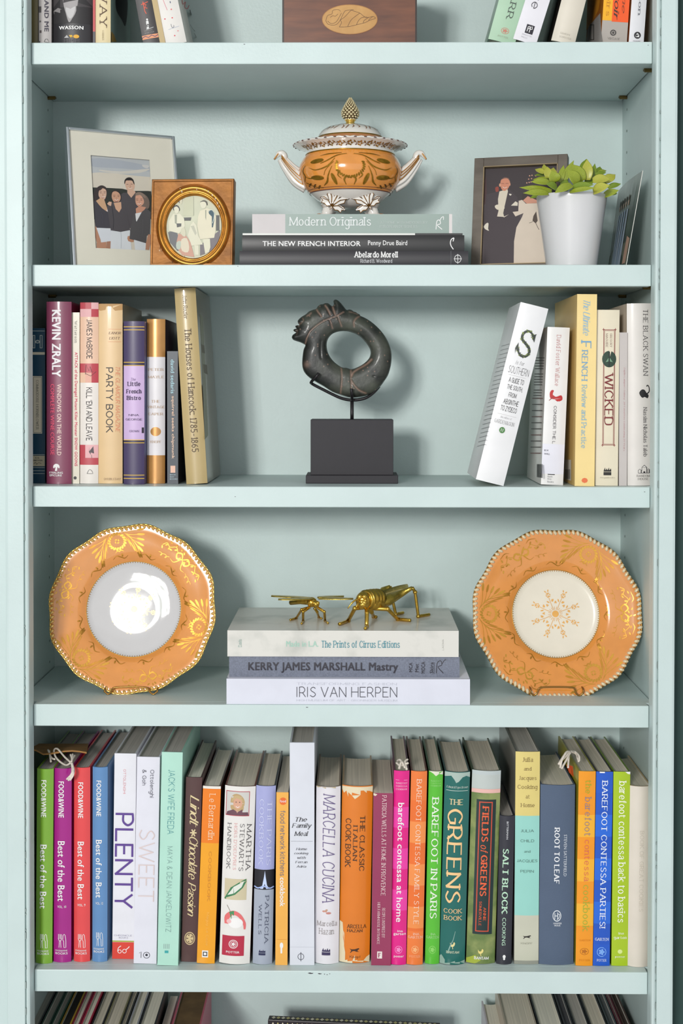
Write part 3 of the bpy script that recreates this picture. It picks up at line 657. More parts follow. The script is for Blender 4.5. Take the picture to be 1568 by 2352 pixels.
C('olive green landscape-painted cookbook spine with a dark panel and red frame', (1085, 1151, 1771), (1070, 1137, 2215), col=FIELD, side=(70, 84, 60), rnd=0.005, dep=0.175, page=PAGE2, bands=[(1771, 1813, (198, 206, 202))], art=a_fields,
  texts=[('FIELDS', 'serifb', (238, 100, 58), 'v', .38, .62, 1851, 1934), ('of', 'ital', (238, 100, 58), 'v', .36, .62, 1941, 1960), ('GREENS', 'serifb', (238, 100, 58), 'v', .38, .62, 1964, 2059), ('ANNIE', 'serif', (238, 100, 58), 'v', .53, .63, 2084, 2116), ('SOMERVILLE', 'serif', (238, 100, 58), 'v', .38, .47, 2071, 2127), ('BANTAM', 'serifb', WHITE, 'h', .26, .78, 2198, 2205)])
C('short charcoal cookbook with pale green vertical capitals', (1148, 1182, 1875), (1139, 1175, 2216), col=(48, 48, 58), rnd=0.0035, dep=0.165, coat=.1, page=PAGE3,
  art=lambda k: [k.oval(.5, 2198, .1, 4, WHITE), k.oval(.5, 2203, .07, 3, WHITE)], texts=[('BITTERMAN', 'B8', (220, 222, 226), 'v', .46, .58, 1887, 1928), ('SALT BLOCK', 'serifb', (190, 228, 200), 'v', .24, .66, 1950, 2100), ('COOKING', 'B4', (190, 228, 200), 'v', .32, .56, 2108, 2172)])
C('tall cookbook in blocks of pale yellow, aqua and putty with small dark words', (1183, 1241, 1727), (1181, 1236, 2215), col=(206, 206, 186), side=(120, 118, 110), rnd=0.0015, dep=0.205, coat=.5, page=PAGE3, bands=[(1727, 1874, (232, 212, 128)), (1874, 2103, (156, 218, 206))], art=lambda k: [dog(k, 2148, 2157, .34, .68, (50, 46, 40)), k.rect(0, 1, 2207, 2215, (150, 152, 140))],
  texts=[(t, 'slight', (110, 84, 40), 'h', .5 - b / 2, .5 + b / 2, p, p + q) for t, b, p, q in (('Julia', .44, 1740, 10), ('and', .32, 1762, 8), ('Jacques', .72, 1783, 12), ('Cooking', .82, 1803, 13), ('at', .16, 1826, 8), ('Home', .58, 1845, 9))] + [(t, 'sans', (90, 130, 122), 'h', .5 - b / 2, .5 + b / 2, p, p + q) for t, b, p, q in (('JULIA', .54, 1905, 6.5), ('CHILD', .56, 1928, 6.5), ('and', .26, 1953, 5.5), ('JACQUES', .84, 1974, 7.5), ('PEPIN', .55, 1998, 6.5))] + [('KNOPF', 'sans', (160, 160, 144), 'h', .26, .74, 2165, 2169)])
root_leaf = C('thick slate blue cloth cookbook with a white two-line vertical title', (1240, 1323, 1804), (1239, 1316, 2217), col=(84, 100, 124), rnd=0.004, dep=0.17, coat=0, rough=.75, cloth=.25, page=PAGE, 
  art=lambda k: [k.ring(.5, 2104, .125, 13, .16, (232, 236, 240)), k.stroke([(.44, 2098), (.44, 2112)], 1.6, (232, 236, 240), asp=80), k.stroke([(.44, 2104), (.52, 2104)], 1.6, (232, 236, 240), asp=80), k.stroke([(.52, 2096), (.52, 2112)], 1.6, (232, 236, 240), asp=80), k.stroke([(.52, 2100), (.58, 2101), (.56, 2108), (.5, 2113)], 1.4, (232, 236, 240), 3, asp=80)],
  texts=[('ROOT TO LEAF', 'serifb', (238, 240, 244), 'v', .4, .56, 1900, 2030), ('STEVEN SATTERFIELD', 'B8', (206, 212, 222), 'v', .68, .77, 1917, 2013), ('HARPER', 'B10', (226, 230, 236), 'h', .4, .64, 2119, 2123), ('WAVE', 'B10', (226, 230, 236), 'h', .42, .6, 2124, 2128)])
yel = C('amber yellow banded cookbook with a cream bow of string on its top', (1329, 1368, 1772), (1321, 1361, 2219), col=(252, 160, 0), side=(196, 186, 60), rnd=0.001, dep=0.185, coat=.7, rough=.3, page=PAGE2, bands=bandy((254, 186, 40), (252, 158, 4), 1821, 2175, 51),
  art=lambda k: medallion(k, .5, 2186, .26, 8, (190, 110, 10), (190, 110, 10)), texts=[('the', 'slight', (150, 180, 40), 'v', .4, .74, 1792, 1823), ('barefoot', 'slight', (140, 130, 150), 'v', .38, .78, 1830, 1920), ('contessa', 'slight', (226, 110, 90), 'v', .4, .72, 1929, 2025), ('cookbook', 'slight', (160, 186, 60), 'v', .36, .76, 2033, 2140), ('GARTEN', 'slight', (200, 120, 10), 'h', .2, .85, 2158, 2162), ('POTTER', 'slight', (200, 120, 10), 'h', .2, .85, 2204, 2208)])
C('royal blue glossy cookbook with white serif capitals near the right end', (1369, 1408, 1773), (1361, 1400, 2219), col=(8, 88, 206), side=(60, 40, 50), rnd=0.001, dep=0.185, coat=.7, rough=.3, page=PAGE2, bands=bandy((22, 106, 224), (4, 84, 200), 1822, 2170, 50),
  art=lambda k: [medallion(k, .5, 2187, .28, 11, (130, 180, 250), (130, 180, 250)), k.rect(.2, .5, 1773, 1776, WHITE, 2)], texts=[('BAREFOOT CONTESSA PARTIES!', 'serif', (236, 242, 255), 'v', .34, .7, 1792, 2133), ('GARTEN', 'serif', (236, 242, 255), 'h', .1, .92, 2154, 2161), ('POTTER', 'serif', (236, 242, 255), 'h', .22, .8, 2203, 2209)])
C('lime yellow-green glossy cookbook with white lower-case title near the right end', (1408, 1448, 1773), (1404, 1442, 2219), col=(176, 206, 6), side=(130, 160, 20), rnd=0.001, dep=0.185, coat=.7, rough=.3, page=PAGE2,
  art=lambda k: [k.oval(.5, 2186, .14, 5, (226, 240, 150)), k.poly([(.7, 1773), (1, 1773), (1, 1779), (.85, 1778)], WHITE)], texts=[('barefoot contessa back to basics', 'serif', (250, 252, 232), 'v', .32, .78, 1793, 2119), ('ina', 'serif', (250, 252, 232), 'h', .38, .72, 2141, 2146), ('garten', 'serif', (250, 252, 232), 'h', .12, .9, 2151, 2159), ('potter', 'serif', (250, 252, 232), 'h', .2, .8, 2196, 2201)])
C('cream worn cookbook with faded lettering at the far right beside the frame', (1448, 1497, 1807), (1441, 1492, 2222), col=(230, 220, 206), side=(200, 170, 120), rnd=0.005, dep=0.155, coat=.2, page=PAGE2,
  texts=[('BOOK OF GREAT COOKIES', 'slight', (206, 196, 182), 'v', .46, .66, 1908, 2094)])
# string ties
STR = M((232, 222, 208), rough=.9, var=.12, scale=300)
def cord(root, segs, Y0, name, r=0.0009):
    mb = MB()
    for s in segs:
        P = spline([tuple(at(px, py, Y0 + dy)) for px, py, dy in s], 5); mb.tube(P, r, 6)
    return mb.build(name, STR, root, world=True, smooth=True)
cord(pur, [[(163, 1752, .012), (148, 1738, .03), (132, 1720, .05), (124, 1724, .05), (130, 1742, .035), (150, 1757, .02), (163, 1752, .012)], [(163, 1752, .012), (168, 1762, .004), (167, 1775, -.003), (157, 1793, -.003)], [(164, 1752, .011), (166, 1764, .004), (164, 1778, -.003), (153, 1790, -.003)], [(165, 1752, .011), (169, 1766, .003), (168, 1780, -.003), (161, 1792, -.003)], [(164, 1751, .012), (165, 1742, .02), (162, 1733, .03)], [(164, 1751, .012), (167, 1742, .02), (172, 1735, .03)], [(164, 1751, .012), (166, 1741, .02), (167, 1732, .03)]], 0.012, 'string_tie', 0.0014)
cord(pur, [[(113, 1724, .05), (115, 1738, .04), (117, 1750, .03)], [(110, 1722, .05), (118, 1740, .04), (126, 1744, .03)]], 0.012, 'string_tie', 0.0014)
cord(yel, [[(1309, 1726, .03), (1298, 1738, .02), (1284, 1752, .012)], [(1310, 1727, .03), (1301, 1744, .02), (1289, 1766, .01)], [(1308, 1728, .03), (1296, 1734, .02), (1282, 1756, .01)], [(1309, 1726, .03), (1300, 1728, .02), (1290, 1746, .012), (1286, 1764, .01)], [(1309, 1726, .03), (1320, 1727, .04), (1329, 1736, .03), (1330, 1748, .025)], [(1309, 1726, .03), (1322, 1731, .04), (1326, 1742, .03), (1329, 1750, .025)], [(1306, 1730, .03), (1305, 1748, .02), (1304, 1764, .012)]], 0.015, 'string_tie', 0.0015)
cord(at_home, [[(912, 1748, .03), (918, 1745, .02), (925, 1752, .015), (934, 1746, .02)], [(916, 1766, .005), (922, 1750, .012), (930, 1764, .006)], [(934, 1768, .004), (930, 1750, .015), (936, 1744, .02)], [(910, 1752, .02), (920, 1758, .012), (938, 1752, .012)]], 0.012, 'frayed_thread', 0.0016)
mb = MB(); T5 = lambda px, py, dy: at(px, py, dy)
mb.quad_grid([[T5(1300, 1756, .03), T5(1309, 1758, .035), T5(1315, 1760, .04)], [T5(1306, 1774, .02), T5(1312, 1780, .024), T5(1317, 1785, .03)]])
mb.build('orange_flag', M((238, 92, 40), .6), yel, world=True)
# pieces of torn paper standing out of pages
def tab(root_, pts, Y, col, name='paper_marker'):
    mb = MB(); P = [tuple(at(px, py, Y + dy)) for px, py, dy in pts]; mb.poly(P); n = len(P); mb.poly([tuple(Vector(p) + Vector((0.0004, .0004, 0))) for p in P][::-1])
    mb.build(name, M(col, .8), root_, world=True)
# envelope lying on the leftmost cookbooks
env = thing('paper_envelope', 'brown kraft envelope lying on top of the leftmost cookbooks', 'envelope', at(130, 1718, 0.10))
mb = MB(); rows = []
for i in range(9):
    px = 66 + (199 - 66) * i / 8; dz = 4 * math.sin(i * .8) 
    rows.append([at(px, 1727 + dz - (8 if i < 2 else 0), 0.055), at(px + 2, 1719 + dz * .5, .09), at(px + 4, 1708, .145)])
mb.quad_grid(rows); b = len(mb.v); mb.quad_grid([[p + Vector((0, 0, -0.0022)) for p in r][::-1] for r in rows])
mb.quad_grid([[r[0], r[0] + Vector((0, 0, -.0022))] for r in rows]); mb.build('envelope_body', M((176, 128, 70), .8, var=.12), env, world=True, fixn=True, smooth=True)

# =============================================================== middle shelf, left group
G3 = 'upright books left of the sculpture'; G3R = 'books right of the sculpture'
def L3(label, top, bot, **kw): return book(label, top, bot, Z3, group=G3, **kw)
def R3(label, top, bot, **kw): return book(label, top, bot, Z3, group=G3R, **kw)
CREAM = (226, 216, 190)
def a_horn(k):
    c = (206, 214, 206)
    for u in (.34, .72): k.frame(u, u + .13, 770, 800, .03, 1.2, c)
    k.frame(.46, .74, 783, 788, .03, 1, c); k.ring(.6, 785, .1, 4, .3, c); k.rect(.2, .98, 760, 761, c); k.rect(.2, .98, 809, 815, CREAM); k.rect(.34, .84, 864, 996, CREAM); k.frame(.37, .81, 866, 994, .02, .8, (60, 90, 100))
    k.rect(.2, .98, 1044, 1045.2, c); k.rect(.2, .98, 1047, 1071, (200, 190, 160)); k.stroke([(.4, 1066), (.5, 1062), (.55, 1067), (.65, 1063), (.8, 1065)], .8, (60, 60, 60), 3, asp=32)
    for p in (1073.5, 1081, 1087.5): k.rect(.2, .98, p, p + 1, c)
L3('dark teal paperback partly behind the left frame with a cream title panel', (60, 104, 754), (60, 104, 1110), col=(8, 66, 92), name='paperback_book', hard=False, rnd=0, dep=.13, art=a_horn, texts=[('COMMODORE HORNBLOWER', 'slight', (50, 60, 66), 'v', .52, .66, 873, 987), ('FORESTER', 'serifb', (30, 50, 60), 'h', .3, .86, 1056, 1059.5), ('C.S.', 'serifb', (30, 50, 60), 'h', .48, .7, 1050, 1053.5)])
def a_kev(k):
    for i in range(9):
        a = -math.pi / 2 + (i - 4) * .42; k.oval(.42 + .1 * math.cos(a), 1073 + 5.4 * math.sin(a), .035, 2.2, WHITE, 8, rot=0)
    k.oval(.42, 1071, .07, 4, WHITE, 10); k.poly([(.39, 1074), (.46, 1074), (.45, 1082), (.36, 1082)], WHITE)
L3('tall maroon hardcover with bold white and pink vertical lettering', (105, 163, 693), (105, 163, 1112), col=(132, 50, 84), side=(112, 26, 62), rnd=.004, dep=.175, coat=.5, art=a_kev,
   texts=[('KEVIN ZRALY', 'B26', (248, 244, 246), 'v', .24, .6, 712, 866), ('WINDOWS ON THE WORLD', 'B10', (246, 214, 206), 'v', .45, .62, 882, 1046), ('COMPLETE WINE COURSE', 'B4', (240, 84, 116), 'v', .18, .34, 882, 1045), ('STERLING', 'B14', WHITE, 'h', .12, .68, 1084, 1088.5), ('EPICURE', 'B14', WHITE, 'h', .14, .64, 1090, 1094.5)])
L3('slim cream comic paperback with red slanted lettering beside the maroon hardcover', (163, 183, 718), (163, 182, 1111), col=(228, 220, 200), name='paperback_book', hard=False, rnd=0, dep=.21, texts=[('Watterson', 'slight', (120, 116, 110), 'v', .4, .72, 737, 788), ('ATTACK of the Deranged Mutant Killer Monster SNOW GOONS', 'B14', (222, 74, 106), 'v', .34, .78, 809, 1071)], art=lambda k: k.oval(.5, 1098, .2, 4, (60, 60, 60), 8))
RD, PK, PE, CRM = (194, 60, 74), (240, 184, 186), (238, 196, 166), (238, 230, 222)
def a_mcb(k):
    k.rect(0, .3, 695, 710, RD, 2); k.rect(.3, .62, 695, 710, (206, 100, 106), 2); k.rect(.62, 1, 695, 710, PK, 2); k.rect(0, .62, 710, 728, PK, 3); k.rect(.62, 1, 710, 728, RD, 2)
    k.rect(.0, .3, 856, 879, PE, 2); k.rect(.3, .64, 856, 879, (236, 180, 160), 2); k.rect(.64, 1, 835, 879, RD, 2); k.rect(0, .3, 1022, 1052, RD, 2); k.rect(.3, 1, 1022, 1052, PK, 3)
    k.stroke([(.3, 860), (.34, 838), (.5, 852), (.56, 842), (.66, 855), (.88, 854), (.6, 864), (.3, 858)], 1.1, (70, 40, 40), asp=42)
    k.poly([(.52, 1026), (.74, 1025), (.78, 1042), (.6, 1045), (.5, 1038)], (90, 80, 84)); k.stroke([(.64, 1045), (.66, 1052)], 1, (90, 80, 84), asp=42)
    k.stroke([(.4, 1088), (.5, 1080), (.62, 1080), (.72, 1088), (.4, 1088)], 1, (90, 90, 90), 2, asp=42)
L3('red, pink and cream checkered hardcover with black condensed capitals', (183, 226, 695), (183, 225, 1111), col=CRM, side=(150, 40, 56), rnd=.002, dep=.165, bands=[(695, 728, PK), (728, 835, PE), (835, 857, RD), (857, 879, PE), (879, 1022, CRM), (1022, 1052, PK), (1052, 1068, RD)], art=a_mcb,
   texts=[('JAMES McBRIDE', 'sans', (46, 36, 38), 'v', .36, .68, 734, 824), ("KILL 'EM AND LEAVE", 'sans', (40, 34, 38), 'v', .34, .68, 890, 1012)])
def a_party(k):
    k.poly([(0, 698), (1, 698), (1, 712), (.7, 714), (.6, 708), (.55, 704), (.34, 704), (.3, 712), (.1, 714), (0, 712)], (196, 150, 92)); k.rect(.42, .95, 756, 756.6, (230, 140, 90)); k.rect(.42, .95, 785, 785.6, (230, 140, 90))
L3('tan paperback jacket book with ragged top and curly black vertical letters', (225, 281, 698), (225, 281, 1111), col=(232, 196, 142), side=(176, 158, 128), rnd=.002, dep=.17, coat=.5, art=a_party, page=PAGE2,
   texts=[('EANOR', 'ital', (140, 110, 90), 'h', .44, .94, 762, 768), ('LIOTT', 'ital', (140, 110, 90), 'h', .46, .9, 774, 780), ('PARTY BOOK', 'sans', (64, 56, 50), 'v', .32, .62, 844, 994), ('THE GLAMOUR MAGAZINE', 'ital', (236, 150, 110), 'v', .72, .9, 843, 994), ('DOUBLEDAY', 'slight', (150, 120, 90), 'h', .24, .94, 1098, 1103)])
YL = (232, 190, 70)
def a_bis(k):
    for p in (750, 757, 831.5, 839, 1010, 1016.5, 1091, 1098.5): k.rect(0, 1, p, p + 1.6, YL)
    k.rect(.88, .98, 982, 995, (40, 30, 50), 1)
L3('purple hardcover with thin gold lines and a lilac title panel', (283, 331, 738), (283, 331, 1113), col=(62, 48, 92), side=(96, 100, 150), rnd=.003, dep=.15, bands=[(840, 1011, (208, 180, 222)), (832, 840, (50, 38, 70)), (1011, 1017, (50, 38, 70))], art=a_bis,
   texts=[('The', 'itall', (130, 100, 150), 'h', .36, .6, 868, 875), ('Little', 'serifb', (64, 44, 84), 'h', .18, .82, 877, 887), ('French', 'serifb', (64, 44, 84), 'h', .12, .88, 894, 904), ('Bistro', 'serifb', (64, 44, 84), 'h', .14, .84, 909, 919), ('NINA', 'sans', (70, 50, 90), 'h', .25, .75, 951, 956), ('GEORGE', 'sans', (70, 50, 90), 'h', .1, .9, 961, 966), ('CROWN', 'serif', (110, 90, 130), 'h', .28, .76, 988, 993)])
BRZ = M((206, 150, 84), rough=.3, metal=.35, var=.05, coat=.4)
L3('white hardcover with bronze bands above and below and a bronze dot', (336, 379, 733), (336, 378, 1111), col=(238, 234, 236), side=(58, 44, 74), rnd=.004, dep=.15, bands=[(733, 820, BRZ), (1046, 1111, BRZ)], art=lambda k: k.oval(.5, 991.5, .29, 10.5, BRZ),
   texts=[(t, 'serif', (206, 178, 150), 'h', a, b, p, p + 6) for t, a, b, p in (('PETER', .06, .94, 846), ('MAYLE', .06, .94, 863), ('THE', .26, .74, 919), ('VINTAGE', .02, .98, 932), ('CAPER', .08, .92, 948), ('KNOPF', .2, .8, 1012))])
L3('short dark slate paperback with pale blue and peach lower-case title', (383, 409, 807), (384, 409, 1112), col=(52, 62, 72), side=(30, 34, 44), name='paperback_book', hard=False, rnd=0, dep=.135,
   art=lambda k: k.rect(.3, .74, 1070, 1086, (242, 196, 172), 1), texts=[('david sedaris', 'B10', (178, 218, 228), 'v', .34, .68, 826, 904), ('squirrel seeks chipmunk', 'B10', (246, 208, 180), 'v', .36, .68, 910, 1054), ('BACK', 'B6', (190, 210, 220), 'h', .25, .8, 1089, 1092), ('BAY', 'B6', (190, 210, 220), 'h', .25, .65, 1094, 1097), ('BOOKS', 'B6', (190, 210, 220), 'h', .25, .95, 1099, 1102)])
hanc = L3('tall tan glossy hardcover leaning left against the small dark paperback', (397, 450, 662), (429, 474, 1113), col=(196, 172, 118), side=(118, 104, 78), rnd=.004, dep=.185, coat=.7, rough=.3, page=PAGE2,
   texts=[('John Rozier', 'ital', (104, 84, 56), 'v', .38, .58, 677, 733), ('The Houses of Hancock: 1785-1865', 'serif', (92, 72, 46), 'v', .36, .7, 755, 1040)])
side_ink(hanc, 1, lambda k: [k.poly([(459, 720), (466, 728), (478, 1000), (470, 1010)], (150, 150, 128)), k.poly([(462, 790), (469, 794), (471, 812), (464, 810)], (110, 100, 80)), k.poly([(466, 836), (475, 838), (477, 860), (468, 856)], (110, 100, 80))])
# ---- right group
def a_south(k):
    gr = (58, 66, 58); P = [(.74, 778), (.66, 766), (.5, 762), (.36, 770), (.36, 782), (.5, 790), (.66, 798), (.72, 808), (.64, 818), (.46, 820), (.34, 812), (.28, 802)]
    k.stroke(P, [3, 5, 6, 6, 6, 6, 5, 3], gr, 5, asp=66)
    S = spline(P, 6); rr = random.Random(5)
    for i in range(0, len(S), 1):
        a = rr.uniform(0, 6.28); k.oval(S[i][0] + .05 * math.cos(a), S[i][1] + 3.2 * math.sin(a), .028, 1.0, rr.choice(((130, 150, 60), (60, 70, 60), (150, 166, 80))), 6, rot=rr.uniform(0, 3))
    k.poly([(.7, 768), (.82, 764), (.8, 784), (.73, 778)], gr); k.poly([(.2, 806), (.27, 792), (.33, 812), (.24, 818)], gr)
    k.rect(.2, .82, 867, 867.6, (200, 198, 196)); k.rect(.16, .84, 958, 958.6, (200, 198, 196)); k.oval(.46, 993.5, .1, 7, (70, 130, 60)); k.stroke([(.43, 990), (.43, 997)], 1, WHITE, asp=66); k.stroke([(.49, 990), (.49, 997)], 1, WHITE, asp=66)
sth = R3('white hardcover leaning right with a big leafy drawn letter and black title', (1195, 1264, 702), (1093, 1156, 1116), col=(240, 240, 241), side=(222, 222, 222), rnd=.002, dep=.14, art=a_south, Y=.012,
   texts=[('is for', 'itall', (150, 148, 150), 'h', .34, .66, 832, 841), ('SOUTHERN', 'light', (80, 78, 80), 'h', .16, .9, 846, 863), ('A GUIDE TO', 'sans', (60, 58, 60), 'h', .26, .8, 872, 884), ('THE SOUTH,', 'sans', (60, 58, 60), 'h', .26, .82, 889, 901), ('FROM', 'sans', (60, 58, 60), 'h', .38, .66, 906, 917), ('ABSINTHE', 'sans', (60, 58, 60), 'h', .26, .8, 922, 934), ('TO ZYDECO', 'sans', (60, 58, 60), 'h', .22, .8, 938, 950), ('the editors of', 'itall', (170, 168, 170), 'h', .3, .7, 962, 967), ('GARDEN&GUN', 'slight', (140, 138, 140), 'h', .12, .84, 971, 980)])
def a_dfw(k):
    k.rect(0, 1, 1021, 1090, (236, 236, 246)); k.poly([(.22, 904), (.3, 897), (.4, 898), (.36, 906), (.5, 912), (.74, 908), (.8, 918), (.6, 923), (.44, 918), (.26, 916)], (196, 40, 40), 3); k.stroke([(.4, 912), (.2, 921)], 1.6, (150, 60, 60), asp=50); k.rect(.28, .6, 1090, 1092, (40, 40, 40), 1)
dfw = R3('white glossy jacketed book with a tiny red lobster and a library sticker', (1258, 1308, 752), (1241, 1294, 1115), col=(240, 238, 236), side=(226, 222, 216), rnd=.0015, dep=.15, coat=.7, rough=.3, art=a_dfw,
   texts=[('David Foster Wallace', 'slight', (200, 136, 136), 'v', .42, .62, 769, 887), ('CONSIDER THE L', 'sans', (70, 66, 72), 'v', .42, .56, 933, 1020), ('814', 'B10', (70, 70, 90), 'h', .08, .26, 1034, 1038), ('WALL', 'B10', (70, 70, 90), 'h', .08, .34, 1042, 1046), ('Back', 'sans', (120, 120, 126), 'h', .28, .5, 1094, 1098), ('Bay', 'sans', (120, 120, 126), 'h', .28, .46, 1100, 1104), ('Books', 'sans', (120, 120, 126), 'h', .28, .56, 1106, 1110)])
but = R3('tall butter yellow hardcover with pale blue vertical title', (1325, 1371, 676), (1319, 1365, 1117), col=(250, 222, 150), side=(246, 208, 130), name='paperback_book', hard=False, rnd=0, dep=.2,
   art=lambda k: k.oval(.5, 1104, .16, 6, (238, 120, 70), 8), texts=[('The Ultimate', 'script', (150, 190, 214), 'v', .3, .66, 690, 771), ('F', 'serif', (120, 170, 206), 'v', .22, .74, 781, 800), ('RENCH', 'serif', (120, 170, 206), 'v', .26, .58, 803, 876), ('Review and Practice', 'serif', (140, 184, 206), 'v', .28, .56, 883, 1030)])
def a_wick(k):
    c = (140, 46, 46); k.frame(.3, .82, 757, 1023, .025, 1.4, c); k.frame(.34, .78, 759.5, 1020.5, .015, .7, c)
    for u in (.3, .82):
        for p in (757, 1023): k.stroke([(u - .05, p), (u + .05, p)], 1.2, c, asp=52); k.stroke([(u, p - 3), (u, p + 3)], 1.2, c, asp=52)
    k.oval(.56, 825, .31, 19, (36, 66, 50)); k.poly([(.4, 832), (.56, 820), (.72, 832), (.56, 830)], (120, 160, 130)); k.rect(.53, .59, 808, 842, (20, 40, 34), 1); flames(k, 1074, 1092, (40, 36, 34), .36, .7)
R3('cream hardcover with dark red vertical capitals, thin red frame and a round green picture', (1370, 1423, 712), (1366, 1419, 1116), col=(238, 228, 202), side=(220, 206, 180), rnd=.001, dep=.16, art=a_wick,
   texts=[('GREGORY', 'slight', (130, 90, 90), 'v', .58, .68, 766, 798), ('MAGUIRE', 'slight', (130, 90, 90), 'v', .4, .5, 766, 798), ('WICKED', 'serif', (126, 36, 40), 'v', .36, .76, 856, 977), ('ReganBooks', 'slight', (150, 140, 120), 'h', .22, .86, 1096, 1100)])
R3('very thin pale grey paperback between two cream hardcovers', (1423, 1440, 764), (1420, 1440, 1116), col=(206, 198, 194), name='paperback_book', hard=False, rnd=0, dep=.16, texts=[('Zaplin Lampert Gallery  20 Favorites Celebrating 20 Years', 'slight', (190, 110, 120), 'v', .5, .72, 844, 1036)])
def a_swan(k):
    k.poly([(.45, 902), (.55, 895), (.66, 896), (.74, 903), (.82, 908), (.78, 915), (.66, 912), (.58, 914), (.5, 910)], (26, 24, 28), 3); k.stroke([(.74, 905), (.84, 900), (.84, 890), (.78, 885), (.74, 888)], [3, 2.4, 2, 2, 2.4], (26, 24, 28), 4, asp=56); house(k, 1068, 1087, .4, .86, (40, 36, 40))
R3('off-white hardcover with black vertical capitals and a small black swan drawing', (1440, 1500, 697), (1441, 1501, 1116), col=(228, 222, 216), side=(222, 208, 190), rnd=.004, dep=.16, art=a_swan,
   texts=[('THE BLACK SWAN', 'slight', (60, 56, 60), 'v', .6, .8, 711, 864), ('Nassim Nicholas Taleb', 'serif', (90, 86, 88), 'v', .6, .76, 935, 1049), ('RANDOM', 'serif', (120, 116, 112), 'h', .34, .86, 1091, 1096), ('HOUSE', 'serif', (120, 116, 112), 'h', .38, .8, 1098, 1103)])

def a_s1(k):
    for i in range(24): y = 792 + i * 10; x = 1160 - i * 2.42; k.stroke([(x - 9, y + 3), (x + 9, y - 2)], 1.2, (176, 176, 178))
side_ink(sth, -1, a_s1)
def a_d1(k):
    for i in range(14):
        y = 822 + i * 6.2 + (i // 5) * 6; k.stroke([(1229 - i * .4, y), (1250 - i * .6, y)], 2.0, (120, 116, 112))
    for i in range(10):
        y = 915 + i * 14; k.stroke([(1222 - i * .5, y), (1246 - i * .6, y)], 2.4, ((150, 110, 106), (120, 116, 112))[i % 3 > 0])
    for i in range(6): k.stroke([(1233 + i * 2.3, 1066), (1233 + i * 2.3, 1096 + i * .3)], 1.3, (50, 50, 50))
side_ink(dfw, -1, a_d1)
side_ink(but, -1, lambda k: [k.poly([(1296, 1056), (1311, 1056), (1311, 1104), (1296, 1100)], (238, 236, 230))] + [k.stroke([(1298 + i * 2, 1078), (1298 + i * 2, 1100)], 1.1, (50, 50, 50)) for i in range(6)])
# =============================================================== top shelf (only the feet of these are in view)
G1 = 'books on the top shelf'
TOP = -260
def T1(label, lo, hi, Y=.02, **kw):
    """lo = (xl, xr) where the shelf edge cuts it (y 97), hi = (xl, xr) at y 0"""
    yb = 905 + (97 - 905) * 1.8 / (1.8 + Y) - 8
    ex = lambda a, b, y: a + (b - a) * (97 - y) / 97
    h = kw.pop('hgt', .235); yt = yb - h * ppm(Y)
    return book(label, (ex(lo[0], hi[0], yt), ex(lo[1], hi[1], yt), yt), (ex(lo[0], hi[0], yb), ex(lo[1], hi[1], yb), yb), Z1, Y=Y, group=G1, **kw)
T1('olive brown old spine tight against the left frame on the top shelf', (64, 87), (64, 87), col=(104, 94, 52), rnd=.001, dep=.15)
T1('light grey spine with black condensed capitals on the top shelf', (88, 118), (88, 118), col=(176, 170, 168), rnd=.001, dep=.15, art=lambda k: [k.rect(.02, .22, 8, 22, (70, 66, 66), 1), k.rect(.06, .2, 40, 44, (100, 96, 96), 1), k.rect(.08, .24, 62, 68, (80, 70, 70), 1), k.stroke([(.45, 88), (.55, 82), (.7, 82), (.85, 90), (.45, 88)], 1.4, (60, 60, 60), asp=30), k.rect(.05, .12, 86, 94, (40, 40, 40), 1)], texts=[('BETWEEN THE WORLD AND ME', 'B20', (46, 40, 60), 'v', .46, .8, -210, 65)])
def a_was(k):
    k.rect(.0, 1, -120, 46, (66, 62, 64)); k.poly([(0, 10), (.2, -10), (.34, -20), (.7, -20), (1, 8), (1, 46), (0, 46)], (40, 38, 40)); k.poly([(.28, 0), (.24, -40), (.4, -60), (.62, -55), (.66, -20), (.6, 18), (.5, 36), (.42, 44), (.34, 22)], (168, 164, 164), 3); k.poly([(.02, 16), (.14, 10), (.24, 14), (.2, 22), (.04, 24)], (140, 136, 136)); k.poly([(.34, 10), (.46, 14), (.58, 8), (.54, 26), (.46, 36), (.38, 28)], (200, 198, 198), 2)
    k.poly([(.3, 79), (.37, 72.5), (.42, 79)], (190, 190, 190)); k.poly([(.42, 73), (.5, 73), (.52, 78), (.48, 80)], (240, 190, 40)); k.oval(.6, 76, .07, 4.2, (240, 180, 50)); 
T1('wide rounded black spine with a grey portrait photo and white wide capitals', (118, 213), (118, 213), col=(40, 38, 42), rnd=.008, dep=.16, coat=.5, art=a_was, texts=[('WASSON', 'B30', WHITE, 'h', .17, .77, 52, 60), ('HMH', 'B10', (84, 80, 86), 'h', .3, .68, 81, 90)])
T1('very thin red and black spine between the wide black book and the cream one', (213, 219), (213, 219), col=(188, 30, 36), rnd=0, dep=.13, hard=False, name='paperback_book', bands=[(65, 140, (34, 26, 40))])
away = T1('cream spine with tall brown serif capitals and a map-patterned teal side', (219, 254), (219, 254), col=(226, 208, 160), side=(150, 178, 168), rnd=.001, dep=.16, bands=[(90, 140, (58, 60, 120))], texts=[('HIDEAWAY', 'slight', (92, 66, 40), 'v', .26, .78, -150, 57), ('SCRIBNER', 'slight', (170, 150, 110), 'v', .44, .56, 62, 85)])
